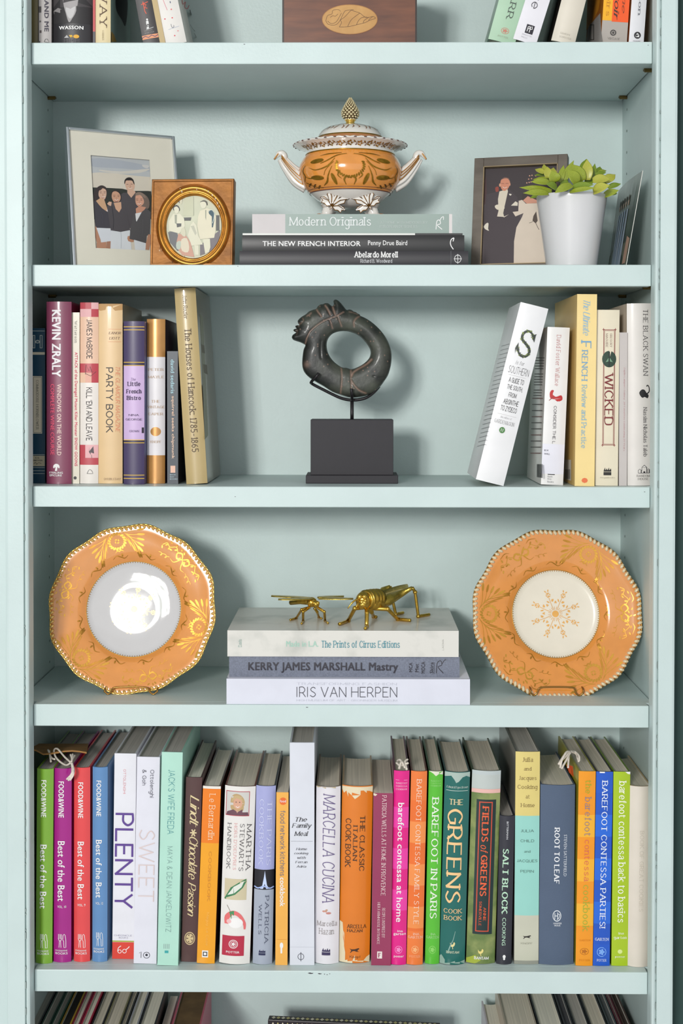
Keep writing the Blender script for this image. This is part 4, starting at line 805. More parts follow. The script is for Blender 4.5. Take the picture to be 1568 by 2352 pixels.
def a_orng(k):
    k.rect(0, 1, 75, 84, (236, 160, 116)); k.stroke([(.0, 80), (.2, 77), (.4, 81), (.6, 77), (.8, 81), (1, 78)], 1.6, (60, 60, 110), asp=40); o = (238, 238, 236)
    k.oval(.5, 41, .06, 2.6, o, 8); k.poly([(.42, 44), (.56, 44), (.6, 52), (.52, 56), (.6, 61), (.7, 62), (.5, 62), (.36, 61), (.44, 55), (.4, 50)], o); k.stroke([(.34, 63), (.8, 60)], 1.4, (190, 190, 190), asp=40)
    k.stroke([(.4, 4), (.6, 8), (.5, 14), (.64, 16)], 1.8, (236, 90, 60), asp=40); k.stroke([(.44, 0), (.46, 22), (.52, 28)], 1.8, (236, 90, 60), asp=40); k.stroke([(.3, 6), (.74, 2)], 1.6, (236, 90, 60), asp=40)
T1('black spine with red brush script and an orange band, leaning left', (329, 367), (311, 349), col=(46, 40, 42), side=(40, 36, 36), rnd=.001, dep=.15, art=a_orng, texts=[('MODERN', 'sans', (170, 164, 160), 'h', .22, .7, 64, 67), ('SEMESTER', 'sans', (170, 164, 160), 'h', .2, .8, 69, 72)])
T1('thin tan book showing brown page edges, leaning beside the white one', (368, 381), (349, 362), col=(190, 164, 108), page=PAGE2, rnd=0, dep=.15, hgt=.2)
def a_hey(k):
    for u, p, c in ((.2, 38, (220, 60, 80)), (.56, 39, (226, 60, 70)), (.6, 20, (226, 90, 90)), (.5, 79, (226, 60, 80)), (.7, 70, (230, 150, 150))): k.oval(u, p, .035, 1.6, c, 8)
    k.stroke([(.44, 52), (.44, 58), (.5, 61), (.56, 58), (.54, 56)], 1.2, (110, 110, 120), 2, asp=50); k.stroke([(.26, 63), (.8, 60)], .8, (180, 190, 210), asp=50); k.stroke([(.3, -8), (.34, 5), (.4, 20)], 1.4, (226, 150, 160), 2, asp=50); k.stroke([(.62, 2), (.62, 6)], 2, (60, 70, 110), asp=50)
hey = T1('white book with scattered red and blue scribbles, leaning left beside bare wall', (381, 429), (360, 408), col=(226, 222, 216), side=(206, 202, 192), rnd=.001, dep=.13, art=a_hey)
def a_h1(k):
    k.stroke([(418, 0), (420, 10), (426, 4), (424, 16), (430, 20), (434, 12)], 1.6, (190, 50, 60), 3); k.stroke([(440, -4), (444, 8), (450, 4), (448, 18), (454, 16)], 1.6, (196, 60, 70), 3)
    k.stroke([(436, 22), (440, 34), (446, 28), (446, 42), (452, 38), (454, 52), (460, 46), (464, 62), (466, 60)], 1.6, (54, 54, 70), 3); k.stroke([(436, 56), (444, 68), (452, 74)], 1, (120, 122, 116), 3); k.stroke([(446, 76), (454, 90), (462, 96)], 1, (120, 122, 116), 3)
side_ink(hey, 1, a_h1)
side_ink(away, 1, lambda k: [k.poly([(268, -10), (290, -10), (293, 20), (288, 60), (280, 46), (270, 30), (266, 14)], (30, 32, 34), 3), k.poly([(256, 96), (256, 72), (262, 80), (268, 96)], (196, 160, 80))])
# right group leaning right
T1('mint green spine with dark serif capitals, leaning right on the top shelf', (1124, 1179), (1149, 1208), col=(176, 210, 180), side=(128, 160, 138), rnd=.002, dep=.14, art=lambda k: medallion(k, .52, 72, .15, 7, (206, 130, 110), (206, 130, 110)), texts=[('BARBARA BARR', 'slight', (70, 80, 74), 'v', .42, .66, -200, 46), ('POTTER', 'slight', (170, 170, 150), 'h', .3, .7, 84, 88)])
T1('white spine with large thin black letters and a black square logo, leaning right', (1179, 1230), (1209, 1262), col=(238, 236, 242), side=(40, 52, 48), rnd=.001, dep=.15, art=lambda k: [k.rect(.38, .72, 58, 78, (34, 30, 44), 2), k.stroke([(.46, 74), (.46, 63), (.52, 61), (.54, 66), (.47, 68)], 1.5, WHITE, asp=52), k.stroke([(.56, 75), (.56, 63), (.63, 61), (.65, 66), (.57, 68)], 1.5, WHITE, asp=52)], texts=[('convivence', 'light', (60, 56, 66), 'v', .3, .66, -150, 22), ('PRINCETON', 'light', (140, 140, 150), 'h', .3, .72, 81, 84), ('PRESS', 'light', (140, 140, 150), 'h', .3, .56, 87, 90)])
T1('plain cream spine leaning right in front of a dark gap on the top shelf', (1266, 1320), (1291, 1346), hgt=.165, col=(228, 220, 204), side=(40, 34, 30), rnd=.004, dep=.15, texts=[('SIMON', 'slight', (190, 184, 170), 'h', .28, .7, 76, 80), ('SCHUSTER', 'slight', (190, 184, 170), 'h', .28, .8, 84, 88)])
def a_bea(k):
    k.rect(0, .4, -200, 44, (250, 180, 20), 3); k.rect(.36, 1, -200, 46, (250, 92, 20), 4); k.ring(.45, 71, .12, 7, .4, (70, 66, 64)); k.oval(.45, 71, .05, 3, (70, 66, 64), 8)
bea = T1('spine split yellow and bright orange above a putty grey foot with a round emblem', (1380, 1438), (1386, 1445), col=(180, 172, 164), side=(206, 120, 30), name='paperback_book', hard=False, rnd=0, dep=.13, art=a_bea, texts=[('beauvoir', 'ital', (60, 40, 30), 'v', .42, .62, -110, 42), ('simone', 'ital', (150, 60, 20), 'v', .72, .86, -90, 26), ('Memoirs', 'slight', (200, 130, 10), 'v', .12, .28, -80, 34), ('VINTAGE', 'slight', (120, 116, 110), 'h', .24, .72, 82, 87)])
T1('white spine with a black round emblem at the right end of the top shelf', (1443, 1478), (1450, 1485), col=(232, 232, 236), side=(230, 150, 80), rnd=.001, dep=.15, art=lambda k: [k.oval(.54, 76, .23, 8, (30, 30, 34)), k.poly([(.42, 80), (.44, 74), (.54, 71), (.66, 75), (.66, 80)], WHITE)], texts=[('morrison', 'serif', (120, 122, 130), 'v', .46, .66, -90, 32), ('KNOPF', 'sans', (120, 120, 126), 'h', .28, .78, 88, 91), ('& CO', 'sans', (120, 120, 126), 'h', .28, .7, 93, 95)])

side_ink(bea, -1, lambda k: [k.poly([(1350, -40), (1381, -40), (1378, 0), (1374, 24), (1360, 50), (1346, 70)], (232, 150, 30)), k.poly([(1345, 96), (1352, 60), (1378, 30), (1382, 96)], (190, 184, 178)), k.frame(1354, 1364, 56, 92, 2, 2, (90, 84, 80))])
# =============================================================== flat stacks
GA, GB = 'art books stacked under the tureen', 'art books stacked under the brass insects'
c3 = (40, 38, 44)
zz = flatbook('charcoal art book with two lines of white type, lowest under the tureen', 550, 1075, 571, 606, Z2, .030, .19, c3, group=GA, th=.0215, rnd=.0015, coat=.05,
   art=lambda k: [k.ring(.5, 1051, .26, 8, .14, WHITE), k.stroke([(.2, 1051), (.8, 1051)], 1.2, WHITE, asp=35), k.stroke([(.5, 1042), (.5, 1060)], 1.2, WHITE, asp=35), k.rect(0, 1, 1035, 1035.6, (130, 130, 136))],
   texts=[('Abelardo Morell', 'serifb', WHITE, 'v', .56, .98, 813, 914), ('Richard B. Woodward', 'serif', (220, 220, 224), 'v', .24, .48, 827, 901)])
zz = flatbook('black art book with spaced white capitals, middle of the stack under the tureen', 556, 1066, 536, 571, zz, .032, .18, (14, 13, 16), group=GA, th=.0215, rnd=.001, coat=.15, rough=.35,
   art=lambda k: k.stroke([(.1, 1041), (.3, 1036), (.5, 1034), (.72, 1036), (.82, 1042), (.6, 1040)], 2.0, WHITE, 4, asp=35),
   texts=[('THE NEW FRENCH INTERIOR', 'B14', WHITE, 'v', .3, .62, 603, 828), ('Penny Drue Baird', 'B6', WHITE, 'v', .26, .66, 845, 935)])
zz = flatbook('sheet-thin white and black jacketed catalogue edge under the grey book', 557, 1062, 531, 536, zz, .034, .17, (226, 228, 222), group=GA, th=.0026, rnd=0, hard=False, bands=[(953, 1066, (26, 26, 28))], name='thin_catalogue')
ZT = flatbook('grey-green art book with pale serif title, topmost under the tureen', 579, 1038, 489, 531, zz, .036, .185, (150, 168, 160), side=(196, 192, 192), group=GA, th=.0262, rnd=0, bands=[(579, 655, (200, 194, 194)), (1031, 1038, (222, 216, 214))],
   art=lambda k: [k.stroke([(.2, 1001), (.62, 1003), (.68, 1009), (.5, 1011), (.42, 1004), (.2, 1015)], 1.6, WHITE, 4, asp=42), k.stroke([(.66, 1010), (.8, 1013), (.86, 1018), (.7, 1018)], 1.4, WHITE, 4, asp=42)],
   texts=[('Modern Originals', 'serif', (226, 232, 230), 'v', .2, .86, 663, 852), ('AT HOME WITH MIDCENTURY', 'slight', (206, 216, 212), 'v', .5, .62, 873, 982), ('EUROPEAN DESIGNERS', 'slight', (206, 216, 212), 'v', .28, .42, 872, 958)])
IRIS_Y = on_z(800, 1621, Z4).y
zz = flatbook('thick white art book with thin black capitals, lowest under the brass insects', 520, 1079, 1561, 1621, Z4, max(IRIS_Y, .004), .225, (226, 228, 240), group=GB, th=.0345, rnd=0,
   texts=[('TRANSFORMING FASHION', 'light', (190, 192, 204), 'v', .76, .86, 681, 911), ('IRIS VAN HERPEN', 'light', (60, 60, 70), 'v', .28, .7, 681, 912), ('HIGH MUSEUM OF ART - GRONINGER MUSEUM', 'light', (186, 188, 200), 'v', .12, .2, 681, 912)])
CLOTH = M((128, 134, 150), rough=.85, var=.14, scale=500, bump=.35, bscale=1500)
zz = flatbook('grey linen art book with heavy black type, middle of the stack under the brass insects', 526, 1055, 1512, 1560, zz, .014, .2, CLOTH, group=GB, th=.0282, rnd=.0015, inside=(210, 210, 206),
   art=lambda k: [k.stroke([(.2, 1002), (.7, 1004), (.8, 1012), (.6, 1014), (.5, 1006), (.2, 1018)], 1.8, (50, 48, 58), 4, asp=46), k.stroke([(.62, 1014), (.82, 1020), (.86, 1024)], 1.6, (50, 48, 58), 4, asp=46), k.rect(.16, .74, 996.5, 997.5, (50, 48, 58), 1)],
   texts=[('KERRY JAMES MARSHALL Mastry', 'B24', (46, 44, 56), 'v', .2, .72, 570, 914), ('MCA', 'B16', (46, 44, 56), 'h', .26, .72, 939, 947), ('Met', 'B16', (46, 44, 56), 'h', .26, .66, 953, 961), ('MOCA', 'B16', (46, 44, 56), 'h', .2, .76, 967, 976), ('Skira', 'B14', (46, 44, 56), 'h', .2, .74, 987, 995)])
MARB = M((226, 224, 216), rough=.5, rgb2=(184, 186, 178), scale=16, detail=6, edge=(.5, .72), coat=.2)
ZI = flatbook('cream marbled art book with pale green and blue title, topmost under the brass insects', 522, 1053, 1452, 1511, zz, .012, .19, MARB, side=MARB, group=GB, th=.0355, rnd=0, hard=False,
   texts=[('Made in L.A.', 'B14', (172, 214, 196), 'v', .38, .6, 657, 731), ('The Prints of Cirrus Editions', 'serif', (74, 146, 160), 'v', .34, .62, 738, 918), ('LACMA', 'light', (130, 130, 126), 'h', .26, .68, 1015, 1019), ('Davis', 'serif', (150, 180, 170), 'h', .36, .66, 547, 555)])

# =============================================================== shelf below: tops of leaning books
G6 = 'books on the bottom shelf seen from above'
def B6(label, x0, x1, col, page=PAGE3, htop=.118, dep=.2, hard=True, Y=.018, **kw):
    """x0..x1 = where the book meets the upper edge of view at y 2352, extended to its spine"""
    d0 = (Y - 0.05)
    P = lambda px: on_z(px, 2352, Z5 - htop)
    a, b = P(x0), P(x1); X0, X1 = a.x, b.x; h = Z5 - htop - Z6
    R = Matrix.Translation(((X0 + X1) / 2, Y, Z6)); r = thing('shelved_book', label, 'book', R, G6)
    book_parts(r, X1 - X0 - .0004, h, dep, col, pmap=lambda p: p, hard=hard, page=page, rnd=0, **kw)
BK = (20, 22, 30)
for lab, x0, x1, c, pg in (('black-edged book at the left end of the bottom shelf', 62, 92, BK, PAGE3), ('first dark green edged book on the bottom shelf', 94, 116, (14, 70, 52), PAGE3), ('second dark green edged book on the bottom shelf', 117, 136, (18, 84, 60), PAGE3),
                           ('book with mustard yellow cover edges on the bottom shelf', 138, 164, (206, 160, 30), M((40, 36, 34), .9)), ('crimson edged book next to the mustard one on the bottom shelf', 165, 184, (150, 20, 60), PAGE), ('book with red and white cover edges and a curled page corner', 185, 206, (190, 30, 70), PAGE),
                           ('brown grey page block with black boards on the bottom shelf', 210, 238, (30, 30, 34), PAGE2), ('thick book with pale striped pages and a khaki board on the bottom shelf', 239, 276, (140, 134, 96), PAGE2), ('dark thin boarded book after the khaki one on the bottom shelf', 277, 292, (46, 48, 46), PAGE2),
                           ('light grey book top before the white-paged one on the bottom shelf', 294, 318, (170, 172, 178), PAGE), ('book with black boards around white pages on the bottom shelf', 320, 358, (26, 28, 36), PAGE)):
    B6(lab, x0, x1, c, pg)
B6('slim white booklet with rounded corner on the bottom shelf', 372, 390, (222, 224, 226), PAGE, hard=False, htop=.135)
B6('pink covered book at the right end of the left bottom-shelf row', 394, 462, (206, 84, 110), M((110, 84, 50), .9, var=.2), htop=.112, side=(200, 90, 112))
for lab, x0, x1, c, pg, ht in (('pale lilac magazine at the left of the right-hand bottom-shelf row', 1116, 1156, (206, 196, 204), PAGE, .14), ('thick stack-like book of tan pages on the bottom shelf', 1158, 1232, (196, 180, 160), PAGE2, .115), ('book with black board and grey-white pages on the bottom shelf', 1234, 1292, (24, 24, 30), PAGE, .115),
                               ('charcoal topped book right of the grey-white pages', 1294, 1316, (58, 58, 64), M((72, 72, 78), .9), .115), ('grey paged book with black right board on the bottom shelf', 1317, 1352, (30, 30, 36), PAGE3, .115), ('book with cream pages and dark boards near the right frame', 1353, 1394, (40, 40, 44), PAGE2, .115),
                               ('slate grey thin book near the right end of the bottom shelf', 1395, 1416, (84, 92, 96), M((92, 98, 100), .9), .118), ('thin wine red book near the right end of the bottom shelf', 1417, 1428, (104, 26, 48), PAGE3, .12), ('last dark brown book at the right end of the bottom shelf', 1429, 1448, (74, 40, 30), M((60, 44, 36), .9), .12)):
    B6(lab, x0, x1, c, pg, htop=ht)

# =============================================================== wooden box on the top shelf
WOODM = M((92, 52, 34), rough=.32, rgb2=(128, 76, 48), scale=3.2, stretch=(5, 5, 34), detail=6, edge=(.3, .7), coat=.5)
Yb = .03; bl, br = at(648, 60, Yb), at(957, 60, Yb); cx = (bl.x + br.x) / 2; hw = (br.x - bl.x) / 2
box = thing('wooden_box', 'mahogany box with an oval shell inlay standing on the top shelf', 'box', Vector((cx, Yb, Z1)))
mb = MB(); mb.box(-hw, hw, 0, .15, .0002, .11); mb.build('box_body', WOODM, box, bevel=.0008)
for s in (-1, 1):
    mb = MB(); mb.box(s * hw - (.0022 if s > 0 else 0), s * hw + (.0022 if s < 0 else 0), -.0004, .002, .0002, .112); mb.build('ebony_stringing', M((40, 26, 20), .35), box)
mb = MB(); mb.box(-hw - .002, hw + .002, -.002, .152, .11, .125); mb.build('lid', WOODM, box, bevel=.001)
k = Ink(); IN = M((190, 138, 66), .35, rgb2=(206, 156, 84), scale=40, coat=.5)
k.oval(803, 44.5, 64, 34.5, M((168, 110, 44), .4), 40); k.oval(803, 44.5, 62.5, 33, IN, 40)
br_ = (96, 58, 24)
def shell(pts, w=1.0): k.stroke(pts, w, br_, 4)
shell([(748, 48), (752, 36), (762, 32), (764, 24), (776, 22), (782, 26)]); shell([(748, 48), (754, 56), (770, 57), (780, 48), (790, 28), (796, 24), (812, 22)]); shell([(752, 48), (760, 54), (772, 50), (784, 30)])
shell([(779, 62), (784, 52), (782, 46), (790, 40), (798, 32), (806, 24), (814, 26)]); shell([(779, 62), (790, 62), (806, 60), (822, 56), (838, 52), (850, 46), (862, 42), (856, 38), (840, 40), (826, 30), (814, 26)])
shell([(798, 61), (806, 46), (818, 36), (826, 30)]); shell([(818, 57), (824, 46), (832, 40), (842, 39)]); shell([(834, 53), (836, 47), (846, 40)]); shell([(846, 48), (848, 44), (856, 38)])
shell([(758, 40), (764, 36), (770, 37), (776, 32)], .9)
k.build('oval_inlay', box, lambda u, v, l: at(u, v, Yb - .0004 - l), world=True)

# =============================================================== tureen
PORC = M((240, 236, 228), rough=.12, var=.015, coat=.8)
ORG = M((232, 152, 66), rough=.14, var=.05, scale=60, coat=.8)
GILT = M((150, 112, 30), rough=.3, metal=.75, var=.2, scale=200)
GILTB = M((236, 190, 92), rough=.22, metal=.85, var=.15, scale=150)
BRN = M((104, 62, 52), rough=.3, var=.1)
Yt = .112; S = ppm(Yt); tz = lambda py: at(804, py, Yt).z; tx = at(804, 400, Yt).x
tur = thing('tureen', 'orange and white gilded porcelain tureen with pinecone finial on the book stack', 'tureen', Vector((tx, Yt, ZT)))
z0 = ZT        # heights as seen, measured from the top of the books
def H(py): return (tz(py) - z0)
def R(px): return px / S
SY = .92
prof = [(0, 478), (30, 478), (45, 476), (60, 469), (76, 459), (92, 446), (104, 434), (112, 421), (117, 406), (118, 394), (116, 381), (110, 369), (101, 358), (98, 352), (101, 347), (112, 342), (124, 338), (130, 336), (128, 334), (115, 338), (100, 343), (92, 349)]
body = [(R(r), H(y)) for r, y in prof]
mb = MB(); N = 96
def rf(i, th):
    if 16 <= i <= 18: return (R(1.6) * (1 if i == 17 else .6) * abs(math.sin(24 * th)), R(1.2) * abs(math.sin(24 * th)))
    return (0, 0)
mb.lathe(body, N, mi=lambda i, j: 1 if 5 <= i <= 11 else 0, sy=SY, rfun=rf); mb.build('tureen_bowl', [PORC, ORG], tur, smooth=True)
# gilt lines and rim edge
mb = MB()
def hoop(r, py, w, mi=0, n=72, f=1.0):
    mb.tube([(R(r) * math.cos(t) * f, R(r) * math.sin(t) * SY * f, H(py)) for t in np.linspace(0, 2 * math.pi, n, endpoint=False)], R(w), 6, closed=True, mi=mi)
hoop(101.5, 358, 1.6); hoop(92.5, 446, 1.1, 1); hoop(97, 441, .7, 1)
for i in range(72):
    t = 2 * math.pi * i / 72
    if i % 2: mb.tube([(R(130.5) * math.cos(t + d) , R(130.5) * math.sin(t + d) * SY, H(335.4)) for d in (-.022, 0, .022)], R(1.1), 5, mi=1)
mb.build('gilt_banding', [GILT, BRN], tur, smooth=True)
# lid
lp = [(92, 338), (92, 333), (86, 326), (80, 322), (76, 319), (74, 316), (73, 312), (66, 303), (54, 295), (38, 290), (20, 288), (9, 287), (0, 287)]
mb = MB(); mb.lathe([(R(r), H(y)) for r, y in lp], 72, mi=lambda i, j: 1 if i in (1, 2, 3) else (2 if i == 4 else 0), sy=SY); lid = mb.build('lid', [PORC, M((208, 138, 84), .2, coat=.6), GILT], tur, smooth=True)
k = Ink(); rr = random.Random(11)
for i in range(30):
    t = 2 * math.pi * i / 30 + rr.uniform(-.06, .06); k.stroke([(t, .35 + rr.uniform(-.1, .1)), (t + .06, .55), (t + .05 + rr.uniform(-.1, .1), .8)], [.02, .05, .015], M((150, 110, 80), .4), 3)
def lidmap(u, v, l):
    py = 312 - v * 20; r = np.interp(py, [288, 290, 295, 303, 312], [20, 38, 54, 66, 73]) + l * S + .3; return (R(r) * math.cos(u), R(r) * math.sin(u) * SY, H(py) + l)
k.build('gilt_leaf_sprigs', lid, lidmap)['kind'] = 'stuff'
mb = MB(); mb.lathe([(R(a), H(b)) for a, b in ((10, 287.5), (11.5, 284), (9, 282), (10, 280), (12, 277), (11, 275), (0, 274))], 24); mb.build('finial_collar', GILTB, lid, smooth=True)
# pinecone finial: rows of little scales
cone = lambda t: 20.5 * (math.sin(math.pi * min(1, (t * .86 + .14)) ** .72) ** .8) if t < 1 else 0
mb = MB(); core = [(R(max(.3, np.interp(t, [0, .06, .2, .35, .55, .75, .9, 1], [10, 15, 19.5, 20, 15.5, 9.5, 4.5, .3]) - 1.4)), H(276 - 53 * t)) for t in np.linspace(0, 1, 16)]
mb.lathe(core, 20); fin = mb.build('finial', M((84, 58, 24), .4, metal=.4), lid, smooth=True)
mb = MB()
for row in range(13):
    t = 1 - (1 - (row + .3) / 13.4) ** 1.15; r = np.interp(t, [0, .06, .2, .35, .55, .75, .9, 1], [10, 15, 19.5, 20, 15.5, 9.5, 4.5, .3]); n = 13
    for j in range(n):
        a = 2 * math.pi * (j + (row % 2) * .5) / n; c = Vector((R(r) * math.cos(a), R(r) * math.sin(a), H(276 - 53 * t)))
        q = Matrix.Rotation(a, 3, 'Z'); w = 2 * math.pi * r / n * .40
        mb.ellipsoid(c, (R(1.5), R(w), R(2.3 * (1 - .3 * t))), 8, 5, R=q)
mb.build('pinecone_scales', M((238, 222, 176), .25, metal=.15, var=.15, scale=300), fin, smooth=True)['kind'] = 'stuff'
# handles: ribbed arms ending in a scroll
for s in (-1, 1):
    P = spline([(s * 96, 420), (s * 116, 410), (s * 133, 394), (s * 147, 377), (s * 157, 363)], 5); n = len(P)
    mb = MB(); mb.tube([(R(a), 0, H(b)) for a, b in P], [R(x) for x in np.interp(np.linspace(0, 1, n), [0, .3, .6, 1], [22, 19, 14, 9.5])], 36, ribs=9, flat=.85, upv=(0, 1, 0)); h = mb.build('handle', PORC, tur, smooth=True)
    mb = MB(); Q = spline([(s * 154, 371), (s * 151, 361), (s * 155, 353), (s * 163, 353), (s * 169, 360), (s * 174, 367)], 5)
    mb.tube([(R(a), 0, H(b)) for a, b in Q], [R(x) for x in np.interp(np.linspace(0, 1, len(Q)), [0, .3, .6, 1], [8, 8.5, 7, 1.5])], 12, upv=(0, 1, 0)); mb.build('scroll_end', [PORC, GILTB], h, smooth=True)
    mb = MB()
    for d in (-.7, -.25, .25, .7):
        mb.tube([(R(a), -R(np.interp(i / n, [0, .3, .6, 1], [22, 19, 14, 9.5])) * math.sqrt(1 - d * d) * .97, H(b) + R(np.interp(i / n, [0, .3, .6, 1], [22, 19, 14, 9.5])) * d * .8) for i, (a, b) in enumerate(P)], R(1.25), 5)
    mb.tube([(R(a), -R(5.2), H(b)) for a, b in Q[4:]], R(1.6), 6); mb.build('gilt_lines', M((176, 124, 58), .3, metal=.6), h, smooth=True)
# feet with leaves
def leaf_poly(sc=1.0):
    L = [(0, -.55), (.08, -.3), (.3, -.42), (.5, -.34), (.74, -.4), (.72, -.2), (.98, -.1), (.76, .04), (.34, .0), (.66, .3), (.62, .52), (.82, .74), (.5, .7), (.42, .82), (.16, .36), (.24, .82), (.1, .86), (0, 1.1)]
    return [(x * sc, y * sc) for x, y in L] + [(-x * sc, y * sc) for x, y in L[::-1][1:-1]]
for sx_, sy_ in ((-1, -1), (1, -1), (-1, 1), (1, 1)):
    fx, fy = R(46) * sx_, R(40) * sy_ * SY
    mb = MB(); P = spline([(fx * .95, fy * .85, H(458)), (fx * 1.08, fy * 1.05, H(470)), (fx * 1.02, fy * 1.02, H(480)), (fx * 1.2, fy * 1.15, R(6))], 5)
    mb.tube(P, [R(x) for x in np.linspace(22, 11, len(P))], 14); mb.ellipsoid((fx * 1.3, fy * 1.12, R(6)), (R(16), R(13), R(6)), 14, 8); ft = mb.build('foot', PORC, tur, smooth=True)
    mb = MB(); mb.ellipsoid((fx * 1.5, fy * 1.14, R(6)), (R(11), R(11), R(5.6)), 12, 7); mb.build('gilt_toe', M((214, 140, 70), .3, metal=.3), ft, smooth=True)
    if sy_ < 0:
        lf = leaf_poly(R(33)); c = Vector((fx * (.80 if sx_ < 0 else .84), fy * 1.62, H(474))); a = math.radians(-28 * sx_)
        rot = lambda x, y: (x * math.cos(a) + y * math.sin(a), -x * math.sin(a) + y * math.cos(a))
        mb = MB(); top = []; 
        def lp3(x, y, off=0):
            X, Zz = rot(x, y); d = math.hypot(x, y) / R(33); return (c.x + X, c.y - R(5) * (1 - .75 * d * d) + max(0, Zz) * .12 + off - R(1.5), c.z + Zz)
        m = len(lf); mb.v = [lp3(0, 0, -R(1.5))] + [lp3(x, y) for x, y in lf] + [lp3(0, 0, R(5))] + [lp3(x * .96, y * .96, R(4)) for x, y in lf]
        for i in range(m):
            j = (i + 1) % m; mb.f += [(0, 1 + i, 1 + j), (1 + i, m + 2 + i, m + 2 + j, 1 + j), (m + 1, m + 2 + j, m + 2 + i)]; mb.m += [0, 0, 0]
        lo = mb.build('acanthus_leaf', PORC, ft, fixn=True)
        mb = MB(); ring = [Vector(lp3(x, y)) for x, y in lf]; mb.tube(ring, R(1.15), 5, closed=True)
        for i in (6, 11, 17, 23, 28): mb.tube([Vector(lp3(0, -R(10), -R(1.6))), Vector(lp3(lf[i][0] * .4, lf[i][1] * .45, -R(1.9))), Vector(lp3(lf[i][0] * .85, lf[i][1] * .85, -R(1.2)))], [R(1.3), R(1.1), R(.6)], 5)
        mb.build('gilt_veins', M((120, 82, 30), .35, metal=.6), ft, smooth=True)
# painted gilt ornament on the bowl
yy = [y for r, y in prof[4:14]][::-1]; rq = [r for r, y in prof[4:14]][::-1]
def bowlmap(u, v, l):
    """u = px from centre as seen in front, v = photo y (side height)"""
    r = np.interp(v, yy, rq) + 0.6 + l * S; ph = math.asin(max(-1, min(1, u / 118))); return (R(r) * math.sin(ph), -R(r) * math.cos(ph) * SY, H(v))
k = Ink(); G = GILT
V = lambda py, u=0: py + 14 * (0.35 + .65 * math.sqrt(max(0, 1 - (u / 118) ** 2)))   # photo y on the front -> side height
def bs(pts, w, sm=4, col=G): k.stroke([(u, V(y, u)) for u, y in pts], w, col, sm)
for i in range(20):
    a = math.pi * (-.12 + 1.24 * i / 19); k.oval(31 * math.cos(a), V(384 + 24 * math.sin(a)), 4.0, 2.2, G, 8, rot=a + .6)
for s in (-1, 1):
    bs([(s * 8, 356), (s * 30, 360), (s * 52, 372), (s * 66, 378)], [1, 2.5, 1.5]); k.oval(s * 74, V(372, 74), 15, 5, G, 14, rot=s * .1); bs([(s * 20, 354), (s * 50, 356), (s * 70, 360)], [1, 2.5, .5])
    bs([(s * 34, 366), (s * 50, 384), (s * 76, 392), (s * 92, 386)], [1, 3, 2, .5]); bs([(s * 36, 374), (s * 54, 392), (s * 60, 404)], 1); k.oval(s * 76, V(409, 76), 15, 5, G, 14, rot=-s * .12); bs([(s * 62, 408), (s * 92, 410), (s * 104, 404)], [1, 2, .5])
    bs([(s * 40, 384), (s * 50, 404), (s * 56, 418), (s * 68, 426)], [1, 2.5, 4, .5]); k.oval(s * 38, V(412, 38), 4.5, 13, G, 14, rot=s * .35); bs([(s * 22, 394), (s * 28, 404), (s * 20, 412)], [1, 3, .5])
    bs([(0, 410), (s * 8, 407), (s * 14, 414), (s * 10, 424)], [2, 4, 4, 1]); bs([(s * 100, 380), (s * 106, 392), (s * 103, 404), (s * 108, 416)], [1, 2, 1])
    for q in range(9): k.oval(s * (78 + q * 3.2), V(427 + (q % 3) * 3 - q * 1.1, 90), 2.2, 1.3, M((70, 48, 20), .4, metal=.4), 7, rot=q)
    bs([(s * 72, 430), (s * 90, 428), (s * 106, 418)], 1.2)
k.build('gilt_ornament', tur, bowlmap, base=.0003)['kind'] = 'stuff'
k = Ink(100); x = -100
neck = lambda u, v, l: (R(np.interp(v, [336, 338, 342, 347, 352, 358], [131, 124, 112, 101, 98, 101]) + .5 + l * S) * math.sin(u), -R(np.interp(v, [336, 338, 342, 347, 352, 358], [131, 124, 112, 101, 98, 101]) + .5 + l * S) * math.cos(u) * SY, H(v))
for i in range(-6, 7):
    u = i * .21; v = 345.5 + (i % 2) * .8
    for q in range(5): k.oval(u + .034 * math.cos(q * 1.257), v + 3.4 * math.sin(q * 1.257), .021, 1.7, (GILT, M((170, 120, 40), .3, metal=.5))[i % 2], 7)
    k.stroke([(u + .05, v), (u + .1, v - 1.6), (u + .16, v + .8)], .9, M((130, 90, 50), .5), 3, asp=100); k.oval(u + .09, v - 3, .026, 1.1, GILT, 6, rot=.5); k.oval(u + .13, v + 2.6, .026, 1.1, BRN, 6, rot=-.6); k.oval(u + .16, v - 1.6, .02, 1, BRN, 6, rot=.9)
k.build('gilt_flower_garland', tur, neck, base=.0003)['kind'] = 'stuff'

# =============================================================== picture frames
def frame_matrix(x, y, yaw, tilt):
    a = Vector((math.cos(yaw), math.sin(yaw), 0)); bk = Vector((-math.sin(yaw), math.cos(yaw), 0)); up = bk * math.sin(tilt) + Vector((0, 0, math.cos(tilt))); nb = a.cross(up) * -1
    return Matrix(((a.x, nb.x, up.x, x), (a.y, nb.y, up.y, y), (a.z, nb.z, up.z, Z2 + .0006), (0, 0, 0, 1)))
def pxmap(Mx, yoff):
    """photo pixel -> local (x, z) on the plane y = yoff of matrix Mx"""
    inv = Mx.inverted(); o = inv @ CAM
    def f(px, py):
        d = inv.to_3x3() @ ray(px, py); t = (yoff - o.y) / d.y; p = o + d * t; return p.x, p.z
    return f
def easel(root, w, h, tilt):
    mb = MB(); b = h * .55
    mb.box(w / 2 - .018, w / 2 + .018, .012, .0145, .002, b); mb.build('easel_back', M((40, 38, 36), .8), root)
